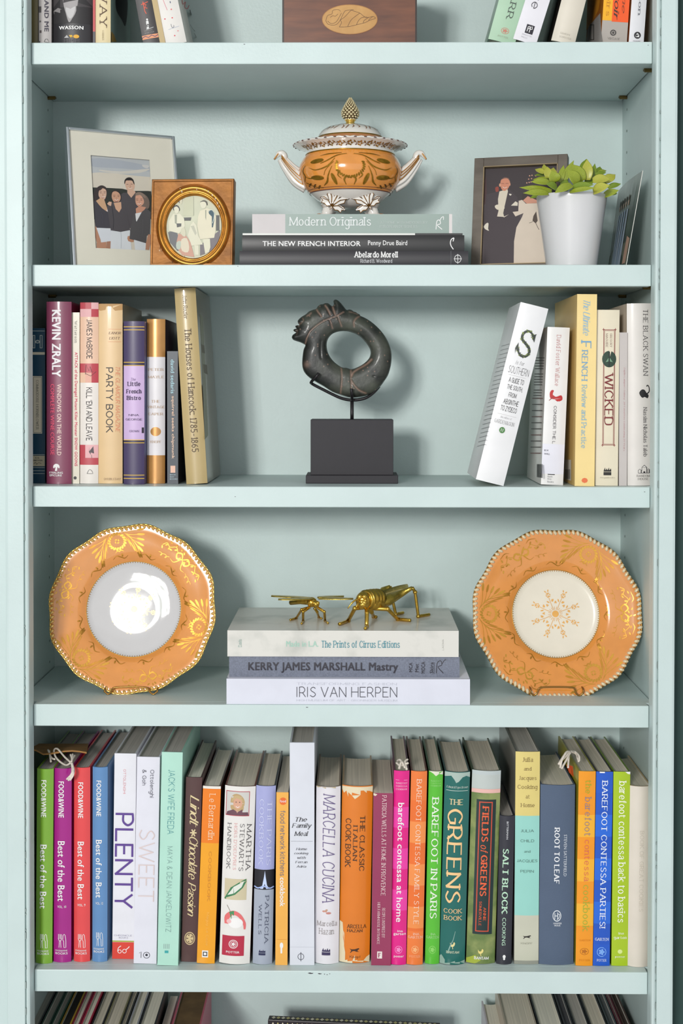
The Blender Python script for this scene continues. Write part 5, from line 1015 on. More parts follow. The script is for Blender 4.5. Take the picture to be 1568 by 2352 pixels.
# family picture in a silver frame
FM = frame_matrix(-.3725, .0572, .472, .1811); fw_, fh = .1609, .2043
fam = thing('picture_frame', 'large thin silver frame with wide cream mat and a family group photo', 'picture frame', FM, 'framed photos on the upper shelf')
mb = MB(); t = .004; d0, d1 = -.004, .011
for x0, x1, z0_, z1_ in ((0, t, 0, fh), (fw_ - t, fw_, 0, fh), (t, fw_ - t, 0, t), (t, fw_ - t, fh - t, fh)): mb.box(x0, x1, d0, d1, z0_, z1_)
mb.build('frame_moulding', M((196, 202, 206), .3, metal=.85), fam, bevel=.0008)
pm = pxmap(FM, .001); A_ = [pm(*p) for p in ((207, 356), (352, 369), (347, 577), (220, 569))]
xa, xb_, za, zb_ = (A_[0][0] + A_[3][0]) / 2, (A_[1][0] + A_[2][0]) / 2, (A_[2][1] + A_[3][1]) / 2, (A_[0][1] + A_[1][1]) / 2
mb = MB()
for x0, x1, z0_, z1_ in ((t, xa, t, fh - t), (xb_, fw_ - t, t, fh - t), (xa, xb_, t, za), (xa, xb_, zb_, fh - t)): mb.box(x0, x1, .0, .0016, z0_, z1_)
mb.build('mat_board', M((228, 224, 208), .8, var=.01), fam)
mb = MB(); mb.box(t, fw_ - t, .003, .009, t, fh - t); mb.build('backing_board', M((70, 66, 60), .8), fam)
SKIN, SKIN2, NAVY, NAVY2 = (214, 176, 152), (186, 136, 108), (66, 64, 72), (78, 74, 78)
k = Ink()
f1 = lambda L: [(200 + x / 9.8, 350 + y / 9.8) for x, y in L]
def PF(L, c, sm=0): k.poly(f1(L), c, sm)
PF([(40, 0), (1600, 100), (1600, 2300), (150, 2220)], (214, 206, 190)); PF([(40, 0), (1600, 60), (1600, 560), (1100, 520), (700, 470), (300, 440), (60, 460)], (186, 190, 192)); PF([(100, 130), (700, 160), (1500, 330), (1500, 430), (1000, 370), (500, 340), (100, 300)], (172, 178, 186), 3); PF([(300, 380), (760, 420), (1400, 360), (1200, 450), (700, 470), (340, 420)], (208, 204, 194), 3)
PF([(1250, 270), (1400, 290), (1360, 350), (1270, 320)], (204, 202, 198), 3)
PF([(120, 780), (450, 790), (800, 810), (1000, 860), (1380, 860), (1600, 880), (1600, 1500), (120, 1500)], (46, 50, 44))
# man at the back
PF([(820, 900), (920, 900), (1080, 860), (1200, 1000), (1250, 1700), (700, 1700), (700, 1000)], NAVY2); PF([(910, 850), (1080, 850), (1095, 900), (1000, 1015), (915, 910)], SKIN); k.poly(f1([(860, 700), (880, 620), (960, 600), (1050, 640), (1080, 740), (1060, 830), (980, 885), (900, 830)]), SKIN, 3); PF([(845, 700), (850, 620), (900, 565), (980, 555), (1050, 610), (1075, 720), (1050, 690), (1020, 630), (940, 625), (880, 630), (862, 690)], (36, 30, 30), 2)
k.stroke(f1([(930, 790), (975, 805), (1020, 790)]), .9, (240, 226, 214), 2); k.stroke(f1([(890, 710), (935, 712)]), .9, (90, 66, 60)); k.stroke(f1([(985, 706), (1030, 710)]), .9, (90, 66, 60))
# woman left
PF([(150, 1000), (170, 860), (260, 760), (350, 735), (440, 790), (450, 900), (420, 1080), (300, 1200), (180, 1200)], (56, 46, 46), 3); k.poly(f1([(265, 960), (280, 850), (350, 800), (430, 840), (440, 950), (400, 1050), (320, 1050)]), SKIN, 3); PF([(200, 1090), (300, 1020), (390, 1050), (440, 1200), (490, 1340), (380, 1290)], (206, 166, 130))
PF([(160, 1080), (205, 1085), (330, 1240), (480, 1345), (510, 1200), (580, 1190), (560, 1700), (200, 1700), (175, 1500)], NAVY); k.stroke(f1([(350, 990), (385, 1000), (415, 975)]), .9, (240, 226, 220), 2); PF([(440, 1300), (480, 1260), (500, 1320), (485, 1348)], (238, 232, 236))
PF([(190, 1650), (220, 1680), (300, 1900), (320, 2060), (240, 2070), (190, 1900)], SKIN2); PF([(215, 1690), (545, 1705), (570, 1990), (330, 2020)], (216, 220, 226)); PF([(220, 2030), (440, 2010), (440, 2150), (220, 2150)], SKIN2); PF([(450, 2000), (560, 1990), (530, 2160), (440, 2150)], (170, 124, 100))
# woman middle
PF([(540, 1000), (560, 880), (650, 830), (740, 870), (780, 1000), (740, 1100), (600, 1100)], (48, 42, 42), 3); k.poly(f1([(560, 1000), (580, 890), (660, 870), (740, 930), (760, 1030), (700, 1130), (610, 1110)]), (206, 158, 130), 3); PF([(450, 1200), (600, 1110), (780, 1100), (860, 1150), (980, 1760), (760, 1790), (540, 1760)], NAVY2); PF([(605, 1130), (770, 1110), (780, 1250), (725, 1345), (650, 1270)], (214, 170, 140)); k.stroke(f1([(625, 1050), (670, 1070), (710, 1045)]), .9, (240, 226, 220), 2)
PF([(455, 1150), (500, 1100), (560, 1110), (545, 1200), (500, 1190)], SKIN); PF([(545, 1750), (760, 1785), (970, 1745), (980, 1900), (1010, 2200), (530, 2170)], (218, 222, 226)); PF([(920, 1880), (1040, 1890), (1050, 2010), (930, 1990)], SKIN2, 2)
# woman right
PF([(1080, 1000), (1100, 910), (1200, 890), (1350, 980), (1410, 1120), (1380, 1260), (1240, 1240), (1100, 1150)], (120, 104, 94), 3); k.poly(f1([(1095, 1040), (1110, 960), (1200, 950), (1270, 1040), (1280, 1140), (1190, 1215), (1110, 1160)]), (218, 164, 138), 3); PF([(1100, 1260), (1180, 1200), (1330, 1230), (1240, 1380), (1110, 1380)], (206, 150, 124)); PF([(1090, 1370), (1240, 1340), (1130, 1580), (1085, 1480)], (228, 228, 230))
PF([(1050, 1400), (1090, 1360), (1110, 1570), (1240, 1330), (1340, 1250), (1440, 1340), (1420, 1850), (1350, 1870), (1330, 2050), (960, 1940), (980, 1700)], (82, 80, 82)); PF([(1060, 1960), (1330, 2040), (1320, 2200), (1085, 2190)], (218, 222, 226)); PF([(1380, 1840), (1430, 1840), (1440, 2000), (1400, 2190), (1320, 2180), (1330, 2030)], SKIN2); k.stroke(f1([(1140, 1145), (1180, 1160), (1225, 1135)]), 1, (244, 232, 224), 2)
EYE, SHD, LIP = (84, 62, 58), (188, 142, 120), (176, 96, 92)
for ex, ey, w_, ny in ((312, 905, 46, 60), (615, 985, 50, 62), (1130, 1065, 50, 60)):
    for d_ in (0, w_ * 1.9):
        k.stroke(f1([(ex - w_ * .4 + d_, ey), (ex + w_ * .4 + d_, ey + 4)]), .8, EYE); k.stroke(f1([(ex - w_ * .5 + d_, ey - 26), (ex + w_ * .5 + d_, ey - 28)]), .6, (110, 80, 70))
    k.stroke(f1([(ex + w_ * .95, ey + 8), (ex + w_ * 1.05, ey + ny), (ex + w_ * .8, ey + ny + 6)]), .7, SHD, 2); k.stroke(f1([(ex + w_ * .4, ey + ny + 46), (ex + w_ * .95, ey + ny + 62), (ex + w_ * 1.5, ey + ny + 40)]), .7, LIP, 2)
k.stroke(f1([(960, 720), (985, 770), (955, 778)]), .7, SHD, 2); PF([(1100, 905), (1200, 890), (1290, 940), (1340, 1030), (1260, 1000), (1190, 950), (1110, 965)], (140, 122, 108), 2)
PF([(270, 820), (340, 770), (420, 800), (350, 800), (300, 850)], (66, 54, 52), 2); k.stroke(f1([(760, 1790), (770, 1900), (765, 2150)]), .8, (196, 202, 208), 2); k.stroke(f1([(560, 1200), (600, 1500), (590, 1720)]), 1.0, (58, 56, 62), 2); k.stroke(f1([(330, 1360), (360, 1480), (350, 1600)]), 1.0, (82, 82, 92), 2); k.stroke(f1([(1250, 1500), (1260, 1700), (1240, 1900)]), 1.0, (96, 94, 96), 2)
def clampmap(u, v, l):
    x, z = pm(u, v); return (min(max(x, xa - .002), xb_ + .002), .0028 - l, min(max(z, za - .002), zb_ + .002))
k.build('photograph', fam, clampmap)
easel(fam, fw_, fh, .18)
# oval portrait in a square gilt frame
OM = frame_matrix(-.2606, .03, -.0486, .1163); ow, oh = .1135, .1207
ov_ = thing('oval_picture_frame', 'small square worn gilt frame with an oval window and faded old photo', 'picture frame', OM, 'framed photos on the upper shelf')
GILTW = M((142, 92, 36), rough=.45, metal=.5, rgb2=(96, 58, 18), scale=30, edge=(.35, .8), bump=.15); po = pxmap(OM, -.004); ocx, ocz = po(443.5, 519); orx, orz = abs(po(508, 519)[0] - ocx), abs(po(443.5, 446)[1] - ocz)
n = 64; mb = MB(); rows = []
def sq(th):   # square outline
    c, s_ = math.cos(th), math.sin(th); cands = []
    if c > 1e-6: cands.append((ow - ocx) / c)
    if c < -1e-6: cands.append(-ocx / c)
    if s_ > 1e-6: cands.append((oh - ocz) / s_)
    if s_ < -1e-6: cands.append(-ocz / s_)
    r = min(cands); return (ocx + r * c, ocz + r * s_)
corner = [math.atan2(z - ocz, x - ocx) % (2 * math.pi) for x, z in ((0, 0), (ow, 0), (0, oh), (ow, oh))]
ths = sorted(set(list(np.linspace(0, 2 * math.pi, n, endpoint=False)) + corner))
E_ = lambda f, y: [(ocx + orx * f * math.cos(t), y, ocz + orz * f * math.sin(t)) for t in ths]
Q_ = lambda f, y: [(ocx + (sq(t)[0] - ocx) * f, y, ocz + (sq(t)[1] - ocz) * f) for t in ths]
mb.quad_grid([Q_(1, .016), Q_(1, -.003), Q_(.985, -.0045), Q_(.95, -.0045), Q_(.94, -.0032), E_(1.33, -.0030), E_(1.27, -.0014)], closed_v=True)
mb.build('frame_panel', GILTW, ov_, fixn=True)
mb = MB(); mb.quad_grid([E_(1.29, -.001), E_(1.26, -.0055), E_(1.2, -.0075), E_(1.14, -.006), E_(1.1, -.002), E_(1.08, -.0035), E_(1.04, -.004), E_(1.0, -.0015), E_(.985, .002)], closed_v=True)
mb.build('oval_rim', M((186, 128, 52), .3, metal=.75, rgb2=(120, 76, 26), scale=50, edge=(.4, .8)), ov_, smooth=True, fixn=True)
k = Ink(); chip = (228, 206, 176); rr = random.Random(4)
for px, py, a in ((414, 434, 1), (418, 441, 1.4), (452, 436, 1), (479, 441, 1.3), (488, 449, 1.5), (495, 458, 1.8), (499, 466, 2.2), (503, 474, 1.6), (472, 437, 1), (366, 575, 1), (420, 587, 1)): k.poly([(px - a, py - a), (px + a * .6, py - a * 1.6), (px + a, py + a * .4), (px + a * .3, py + a * 2), (px - a * .7, py + a)], chip)
for px, py, L in ((368, 560, 12), (372, 572, 6), (396, 598, 8), (401, 590, 5)): k.stroke([(px, py), (px - .6, py + L)], .8, (70, 40, 16))
def omap(u, v, l):
    x, z = po(u, v); f = math.hypot((x - ocx) / orx, (z - ocz) / orz); y = np.interp(f, [1, 1.04, 1.1, 1.14, 1.2, 1.26, 1.33], [-.0015, -.004, -.002, -.006, -.0075, -.0055, -.003]); return (x, y - l - .0002, z)
k.build('chipped_gesso', ov_, omap)['kind'] = 'stuff'
mb = MB(); mb.quad_grid([E_(1.02, .0025), E_(.02, .0025)], closed_v=True); mb.build('photo_backing', M((206, 208, 182), .5), ov_)
k = Ink(); f2 = lambda L: [(360 + x / 9.22, 430 + y / 9.22) for x, y in L]
def PO(L, c, sm=0): k.poly(f2(L), c, sm)
W1, W2, GY, DG = (226, 224, 200), (214, 212, 186), (160, 164, 146), (96, 98, 96)
PO([(560, 140), (760, 170), (760, 580), (540, 580)], (204, 206, 178)); k.stroke(f2([(560, 140), (760, 172), (765, 580)]), .8, GY); PO([(220, 930), (400, 900), (460, 1100), (500, 1300), (420, 1330), (260, 1150)], (112, 114, 116)); PO([(240, 930), (290, 780), (360, 900)], GY)
PO([(900, 1200), (1330, 880), (1330, 1100), (1150, 1350), (900, 1430)], (124, 118, 122)); PO([(1240, 570), (1310, 570), (1310, 900), (1240, 900)], DG); PO([(555, 620), (715, 615), (700, 685), (560, 685)], DG)
PO([(440, 240), (500, 190), (530, 260), (500, 330), (450, 300)], (90, 90, 92), 2); PO([(470, 240), (525, 240), (510, 330), (470, 320)], W2, 2)
PO([(330, 400), (400, 350), (460, 400), (465, 480), (340, 470)], (72, 72, 76), 2); k.poly(f2([(345, 420), (400, 385), (450, 430), (440, 510), (380, 530)]), W1, 3); PO([(240, 700), (330, 540), (480, 540), (560, 640), (580, 800), (460, 960), (240, 900)], W1); PO([(360, 560), (410, 560), (405, 760), (365, 740)], GY); PO([(400, 745), (505, 745), (500, 810), (410, 830)], DG)
PO([(910, 280), (980, 250), (1050, 280), (1060, 360), (1020, 340), (990, 290), (910, 300)], (92, 92, 84), 2); k.poly(f2([(905, 300), (1000, 285), (1035, 350), (1000, 420), (930, 410)]), W1, 3); PO([(900, 480), (1050, 420), (1170, 480), (1240, 600), (1230, 900), (1200, 1050), (900, 1080), (840, 800), (860, 600)], (228, 222, 196)); PO([(1010, 460), (1035, 460), (1030, 680), (1010, 620)], GY)
PO([(1075, 480), (1150, 460), (1210, 540), (1200, 700), (1175, 830), (1150, 830), (1150, 600), (1090, 540)], (64, 92, 104)); k.stroke(f2([(1080, 500), (1120, 455), (1190, 490), (1200, 600), (1165, 740)]), 1.2, (214, 222, 210), 3)
PO([(700, 780), (760, 700), (830, 800), (860, 1000), (960, 1190), (720, 1220), (640, 1000)], W1); PO([(700, 800), (770, 790), (830, 950), (800, 1000)], (196, 196, 176)); PO([(960, 1080), (1110, 1070), (1120, 1250), (1090, 1350), (1010, 1390)], W1); PO([(780, 1210), (870, 1210), (875, 1420), (800, 1410)], W1)
PO([(440, 960), (600, 1000), (700, 1150), (780, 1460), (520, 1420), (400, 1250), (400, 1150)], (206, 160, 140)); PO([(500, 860), (570, 840), (600, 960), (570, 1030), (490, 960)], W2, 2); PO([(510, 1080), (620, 1060), (670, 1240), (640, 1360), (520, 1330), (490, 1200)], (224, 214, 190), 2); PO([(400, 1150), (490, 1120), (480, 1290), (400, 1280)], (190, 200, 184), 2)
def oclip(u, v, l):
    x, z = po(u, v); f = math.hypot((x - ocx) / orx, (z - ocz) / orz); q = min(1, 1.0 / max(f, 1e-6)); return (ocx + (x - ocx) * q, .0022 - l, ocz + (z - ocz) * q)
k.build('photograph', ov_, oclip)
easel(ov_, ow, oh * .9, .12)
# wedding picture in a dark wood frame
WEDP = (.1884, .1548, -.2779, .1676, .1359, .1733)
WM = frame_matrix(*WEDP[:4]); ww, wh = WEDP[4:]
wed = thing('picture_frame', 'dark grey-brown wooden frame with a wedding couple photo behind the white pot', 'picture frame', WM, 'framed photos on the upper shelf')
pw = pxmap(WM, 0); ix0, iz1 = pw(1112, 386); ix1, iz1b = pw(1282, 377); iz1 = (iz1 + iz1b) / 2; iz0 = .012; WFM = M((92, 82, 72), .5, rgb2=(116, 106, 94), scale=14, stretch=(1, 1, 3), bump=.1)
mb = MB()
for x0, x1, z0_, z1_ in ((0, ix0, 0, wh), (ix1, ww, 0, wh), (ix0, ix1, 0, iz0), (ix0, ix1, iz1, wh)): mb.box(x0, x1, -.007, .010, z0_, z1_)
mb.build('frame_moulding', WFM, wed, bevel=.0006)
mb = MB(); e = .0012
for x0, x1, z0_, z1_ in ((ix0 - .0002, ix0 + e, iz0, iz1), (ix1 - e, ix1, iz0, iz1), (ix0, ix1, iz0, iz0 + e), (ix0, ix1, iz1 - e, iz1)): mb.box(x0, x1, -.0072, .0, z0_, z1_)
mb.build('gilt_slip', M((150, 132, 100), .4, metal=.4), wed); mb = MB(); mb.box(ix0, ix1, .002, .008, iz0, iz1); mb.build('backing_board', DARK, wed)
k = Ink(); f3 = lambda L: [(1090 + x / 9.22, 370 + y / 9.22) for x, y in L]; pw2 = pxmap(WM, .001)
def PW(L, c, sm=0): k.poly(f3(L), c, sm)
PW([(0, 0), (1900, -60), (1900, 2500), (0, 2500)], (50, 38, 42)); PW([(0, 880), (500, 850), (1100, 820), (1500, 900), (1500, 2500), (0, 2500)], (84, 72, 76)); PW([(190, 480), (240, 300), (260, 900), (200, 920)], (70, 38, 40)); PW([(430, 560), (500, 540), (500, 650), (450, 660)], (150, 60, 44), 2)
PW([(240, 700), (500, 640), (720, 590), (900, 760), (920, 1060), (1000, 1300), (860, 2300), (200, 2300), (180, 1300)], (62, 50, 56)); PW([(520, 640), (690, 590), (700, 640), (620, 1000), (600, 1100), (620, 1180), (470, 1170), (500, 1050), (490, 800)], (228, 216, 196)); PW([(420, 950), (500, 915), (620, 960), (610, 1020), (470, 1025)], (232, 220, 200), 2)
k.poly(f3([(540, 480), (560, 390), (640, 345), (720, 380), (745, 470), (700, 580), (620, 630), (560, 580)]), (214, 140, 110), 3); PW([(545, 400), (620, 340), (720, 360), (745, 440), (700, 370), (620, 365)], (110, 80, 70), 2); k.stroke(f3([(590, 540), (630, 570), (680, 545)]), 1, (240, 220, 210), 2); k.oval(*f3([(530, 505)])[0], 2, 4, (220, 160, 130), 8); k.oval(*f3([(740, 490)])[0], 1.6, 3.6, (214, 150, 120), 8); k.stroke(f3([(560, 470), (620, 475)]), .9, (120, 70, 60)); k.stroke(f3([(650, 470), (710, 470)]), .9, (120, 70, 60))
PW([(600, 1180), (720, 1125), (620, 1190)], (228, 216, 196)); PW([(720, 690), (780, 700), (750, 730)], (240, 232, 216), 2); PW([(765, 940), (860, 850), (910, 880), (905, 945)], (232, 222, 204)); PW([(190, 1380), (250, 1310), (290, 1320), (280, 1430), (300, 1475), (220, 1440)], (234, 226, 210), 2)
PW([(1000, 700), (1100, 660), (1300, 760), (1300, 880), (1100, 860), (1000, 820)], (46, 26, 26)); PW([(1020, 830), (1120, 740), (1300, 820), (1400, 880), (1100, 900)], (216, 152, 126)); PW([(930, 840), (1000, 820), (1080, 900), (1300, 890), (1500, 900), (1560, 1600), (1500, 2300), (820, 2300), (830, 1700), (880, 1400), (1000, 1180), (1030, 1100), (860, 1170), (800, 1075), (920, 1060)], (228, 212, 194)); PW([(1220, 1260), (1240, 1160), (1300, 1060), (1330, 1260), (1290, 1320)], (78, 62, 50)); k.stroke(f3([(1280, 1290), (1330, 1400), (1360, 1450)]), 1.2, (80, 64, 50)); k.stroke(f3([(1150, 1310), (1230, 1280)]), 1, (90, 76, 56))
for x, y in ((1160, 310), (1210, 300), (1140, 380), (1200, 370), (1100, 460), (1150, 450), (1190, 440), (1290, 310)): k.oval(*f3([(x, y)])[0], 1.6, 1.6, (214, 160, 130), 7)
k.build('photograph', wed, lambda u, v, l: (lambda q: (min(max(q[0], ix0), ix1), .0018 - l, min(max(q[1], iz0), iz1)))(pw2(u, v)))
easel(wed, ww, wh, .2)
# unframed print leaning on the right side panel
A, B_, Cc, D_ = Vector((.3945, .20, Z2 + .0005)), Vector((.3865, .025, Z2 + .0005)), Vector((.4070, .018, .5449)), Vector((.4105, .20, .5445))
prn = thing('photo_print', 'curled unframed snapshot of people in pale dresses leaning on the right side panel', 'photo', (A + B_) / 2)
mb = MB(); nn = Vector((1, 0, 0)); th_ = Vector((.0008, 0, 0)); g = []
bil = lambda u, v: A * (1 - u) * (1 - v) + B_ * u * (1 - v) + Cc * u * v + D_ * (1 - u) * v + Vector((-.003 * math.sin(math.pi * u), 0, 0))
for s_ in (0, 1): mb.quad_grid([[bil(u, v) + th_ * s_ for v in (0, .5, 1)] for u in np.linspace(0, 1, 9)], mi=s_)
mb.quad_grid([[bil(u, 1), bil(u, 1) + th_] for u in np.linspace(0, 1, 9)], mi=1); mb.quad_grid([[bil(1, v), bil(1, v) + th_] for v in (0, .5, 1)], mi=1); mb.quad_grid([[bil(0, v), bil(0, v) + th_] for v in (0, .5, 1)], mi=1)
mb.build('print_sheet', [M((70, 84, 66), .3, rgb2=(44, 56, 46), scale=40, coat=.4), M((232, 230, 222), .6)], prn, world=True)
k = Ink()
k.poly([(0, 0), (1, 0), (1, .3), (.6, .26), (.3, .3), (0, .24)], (104, 108, 92))
for i in range(5):
    u = .3 + i * .1; k.poly([(u - .05, .02), (u + .05, .02), (u + .035, .45), (u + .03, .66), (u - .03, .66), (u - .035, .45)], ((170, 184, 200), (150, 168, 190))[i % 2]); k.oval(u, .74, .025, .05, (196, 166, 146), 10); k.oval(u, .78, .026, .035, (70, 56, 44), 8)
k.poly([(.84, .04), (.96, .04), (.97, .3), (.86, .34)], (186, 150, 130))
k.build('printed_people', prn, lambda u, v, l: bil(u, v) - Vector((.0003 + l, 0, 0)), world=True)

# =============================================================== succulent in a white pot
Yp = .062; S2 = ppm(Yp); pc = at(1312, 520, Yp); POT = M((222, 222, 223), rough=.3, var=.01, coat=.5, crough=.03)
plant = thing('potted_succulent', 'bright green artificial succulent in a white glazed pot', 'potted plant', Vector((pc.x, Yp, Z2)))
zr = at(1312, 451, Yp).z - Z2; q = lambda a: a / S2
mb = MB(); mb.lathe([(0, .0004), (q(50), .0004), (q(57), .002), (q(79), zr - q(10)), (q(80), zr - q(3)), (q(79.5), zr), (q(77), zr), (q(75.5), zr - q(4)), (q(73), zr - q(14)), (0, zr - q(14))], 72)
mb.build('pot', POT, plant, smooth=math.radians(50)); mb = MB(); mb.lathe([(q(73), zr - q(12)), (q(40), zr - q(8)), (0, zr - q(7))], 32); mb.build('soil', M((52, 46, 30), .95, var=.3, scale=200, bump=.6), plant, smooth=True)
LEAF = [M((138, 158, 34), .34, rgb2=(170, 180, 62), scale=30, coat=.25), M((112, 140, 32), .36, rgb2=(140, 162, 48), scale=30, coat=.25), M((176, 182, 60), .34, rgb2=(196, 192, 84), scale=30, coat=.25)]
mb = MB(); nu, nv = 9, 12; P = []
for i in range(nu):
    t = i / (nu - 1); wv = math.sin(math.pi * min(1, (t * .80 + .16))) ** .8 * (1 - t ** 7) + .02; thk = .30 * (1 - t) ** .6 * (.4 + t) + .03; row = []
    for j in range(nv):
        a = 2 * math.pi * j / nv; x = .5 * wv * math.cos(a); y = thk * wv * .42 * math.sin(a) + .35 * (x * x) * 2 - .22 * t * t + (.10 * max(0, 1 - abs(x) / .12) * (-1 if math.sin(a) < 0 else 0) * (1 - t) * .5)
        row.append((x, -y, t))
    P.append(row)
mb.quad_grid(P, closed_v=True); mb.f.append(tuple(range(nv))); mb.m.append(0); n0 = (nu - 1) * nv; mb.f.append(tuple(n0 + j for j in reversed(range(nv)))); mb.m.append(0)
meshes = []
for m in LEAF:
    o = mb.build('leaf', m, plant, smooth=True, fixn=True); meshes.append(o.data); bpy.data.objects.remove(o)
LV = [(480, 560, 20, 490, 110, -.02, 0), (430, 590, 80, 570, 120, -.045, 0), (350, 600, 160, 650, 80, 0, 1), (450, 440, 190, 405, 125, -.02, 0), (460, 400, 205, 375, 90, .01, 0), (390, 325, 220, 320, 60, .02, 1), (370, 300, 240, 225, 95, .01, 2), (390, 320, 370, 155, 85, .02, 2), (430, 370, 420, 195, 125, -.005, 2), (480, 380, 510, 200, 120, .015, 2),
      (530, 430, 500, 272, 185, -.03, 0), (600, 430, 655, 175, 95, .0, 0), (560, 530, 430, 440, 150, -.05, 1), (630, 450, 800, 105, 110, .0, 0), (850, 450, 735, 245, 190, -.035, 0), (935, 410, 785, 155, 180, -.015, 0), (990, 400, 995, 90, 160, -.01, 2), (890, 320, 985, 80, 100, .02, 1), (1060, 410, 1105, 150, 90, .01, 1), (1150, 310, 1180, 190, 80, .015, 1),
      (1160, 290, 1275, 250, 65, .01, 0), (1110, 320, 1270, 280, 65, .0, 1), (770, 470, 535, 560, 140, -.065, 0), (780, 500, 1080, 450, 120, -.045, 1), (740, 570, 1110, 495, 90, -.065, 0), (1070, 410, 1325, 360, 160, -.03, 2), (1250, 430, 1400, 300, 140, 0, 2), (1080, 570, 1290, 455, 180, -.055, 2), (1290, 510, 1480, 440, 90, -.01, 1), (1230, 630, 1440, 530, 120, -.03, 0), (1330, 610, 1430, 580, 55, .0, 1), (640, 520, 700, 380, 120, -.01, 1), (1000, 470, 1040, 350, 130, .0, 1), (1200, 480, 1240, 380, 110, .02, 1)]
for bx, by, tx_, ty, w, dy, mi in LV:
    b = at(1190 + bx / 6.272, 350 + by / 6.272, Yp + dy * .75); e = at(1190 + tx_ / 6.272, 350 + ty / 6.272, Yp + dy * 1.1 + .004); d = e - b; L = d.length; d.normalize()
    nrm = Vector((0, -1, .55)); nrm = (nrm - d * nrm.dot(d)).normalized(); xa_ = nrm.cross(d).normalized() * -1
    R3_ = Matrix((xa_, -nrm, d)).transposed(); ws = w / 6.272 / ppm(Yp + dy)
    Mx = Matrix.Translation(b) @ (R3_ @ Matrix.Diagonal((ws, ws * 1.05, L))).to_4x4()
    o = bpy.data.objects.new('leaf', meshes[mi]); COL.objects.link(o); o.parent = plant; o.matrix_local = MW[plant.name].inverted() @ Mx

# =============================================================== ring sculpture
Ys = max(.02, on_z(808, 1111, Z3).y); scl = thing('ring_sculpture', 'dark stone figure bent backward into a ring on a black block stand', 'sculpture', Vector((at(808, 1111, Ys).x, Ys, Z3)))
BLK = M((32, 29, 36), .6, var=.05, bump=.05); g = lambda px, py, Y=Ys: at(px, py, Y)
a, b = g(702, 1111), g(914, 1111); zt1 = g(808, 1092).z
mb = MB(); mb.box(a.x, b.x, Ys, Ys + .075, Z3 + .0002, zt1); mb.build('plinth', BLK, scl, world=True, bevel=.0007)
a, b = g(713, 1000, Ys + .008), g(903, 1000, Ys + .008); zt2 = g(808, 964, Ys + .008).z
mb = MB(); mb.box(a.x, b.x, Ys + .008, Ys + .066, zt1, zt2); mb.build('block', BLK, scl, world=True, bevel=.0005)
Yr = Ys + .036; zf = lambda x, y: (600 + x / 3.92, 650 + y / 3.92)
OUT = [(395, 562), (378, 548), (345, 533), (310, 522), (285, 510), (274, 490), (281, 470), (300, 455), (312, 446), (296, 437), (288, 424), (300, 414), (316, 410), (306, 397), (308, 386), (322, 381), (342, 380), (330, 362), (327, 344), (338, 326), (365, 303), (405, 278), (425, 258), (460, 243), (494, 232), (506, 212), (530, 194), (555, 190), (575, 181), (600, 183), (618, 196), (632, 207), (645, 206), (652, 188), (649, 165), (660, 150), (680, 152), (705, 170), (735, 205), (765, 241), (790, 238), (812, 243), (830, 256), (850, 262), (868, 276), (884, 282), (892, 296), (940, 318), (1000, 358), (1060, 413), (1110, 475), (1150, 550), (1170, 620), (1172, 690), (1162, 760), (1140, 830), (1105, 885), (1070, 932), (1020, 975), (960, 1008), (880, 1026), (800, 1030), (730, 1012), (640, 980), (560, 930), (490, 890), (430, 850), (385, 800), (368, 740), (370, 670), (380, 600)]
INN = [(740, 433), (680, 441), (630, 466), (597, 512), (588, 570), (605, 640), (650, 705), (720, 757), (770, 765), (820, 775), (900, 740), (960, 690), (982, 640), (974, 590), (930, 525), (870, 470), (800, 441)]
def dens(P, sm): return np.array(spline(P, sm, True))
O2, I2 = dens(OUT, 3), dens(INN, 5)
def inside(p, Pg):
    x, y = p[:, 0][:, None], p[:, 1][:, None]; x0, y0 = Pg[:, 0], Pg[:, 1]; x1, y1 = np.roll(x0, -1), np.roll(y0, -1)
    c = ((y0 > y) != (y1 > y)) & (x < (x1 - x0) * (y - y0) / (y1 - y0 + 1e-12) + x0); return c.sum(1) % 2 == 1
def segd(p, Pg, closed=True):
    A0 = Pg; B0 = np.roll(Pg, -1, 0) if closed else None
    if not closed: A0, B0 = Pg[:-1], Pg[1:]
    d = B0 - A0; t = np.clip(((p[:, None] - A0) * d).sum(2) / ((d * d).sum(1) + 1e-12), 0, 1); return np.sqrt((((p[:, None] - A0) - t[..., None] * d) ** 2).sum(2)).min(1)
xs, ys = np.meshgrid(np.arange(262, 1180, 9.0), np.arange(140, 1040, 9.0)); gp = np.stack([xs.ravel() + (ys.ravel() // 9 % 2) * 4.5, ys.ravel()], 1)
gp = gp[inside(gp, O2) & ~inside(gp, I2)]; de = np.minimum(segd(gp, O2), segd(gp, I2)); gp = gp[de > 4.5]
allp = np.vstack([O2, I2, gp]); nb = len(O2) + len(I2)
edges = [(i, (i + 1) % len(O2)) for i in range(len(O2))] + [(len(O2) + i, len(O2) + (i + 1) % len(I2)) for i in range(len(I2))]
res = delaunay_2d_cdt([Vector(p) for p in allp], edges, [], 0, 1e-4); vv = np.array([tuple(v) for v in res[0]]); tr = np.array([f for f in res[2] if len(f) == 3])
cen = vv[tr].mean(1); tr = tr[inside(cen, O2) & ~inside(cen, I2)]
dv = np.minimum(segd(vv, O2), segd(vv, I2)); dv[:nb] = 0; RR = 98.0; dd = np.minimum(dv, RR); dep = np.sqrt(np.maximum(0, RR ** 2 - (RR - dd) ** 2)) * .78
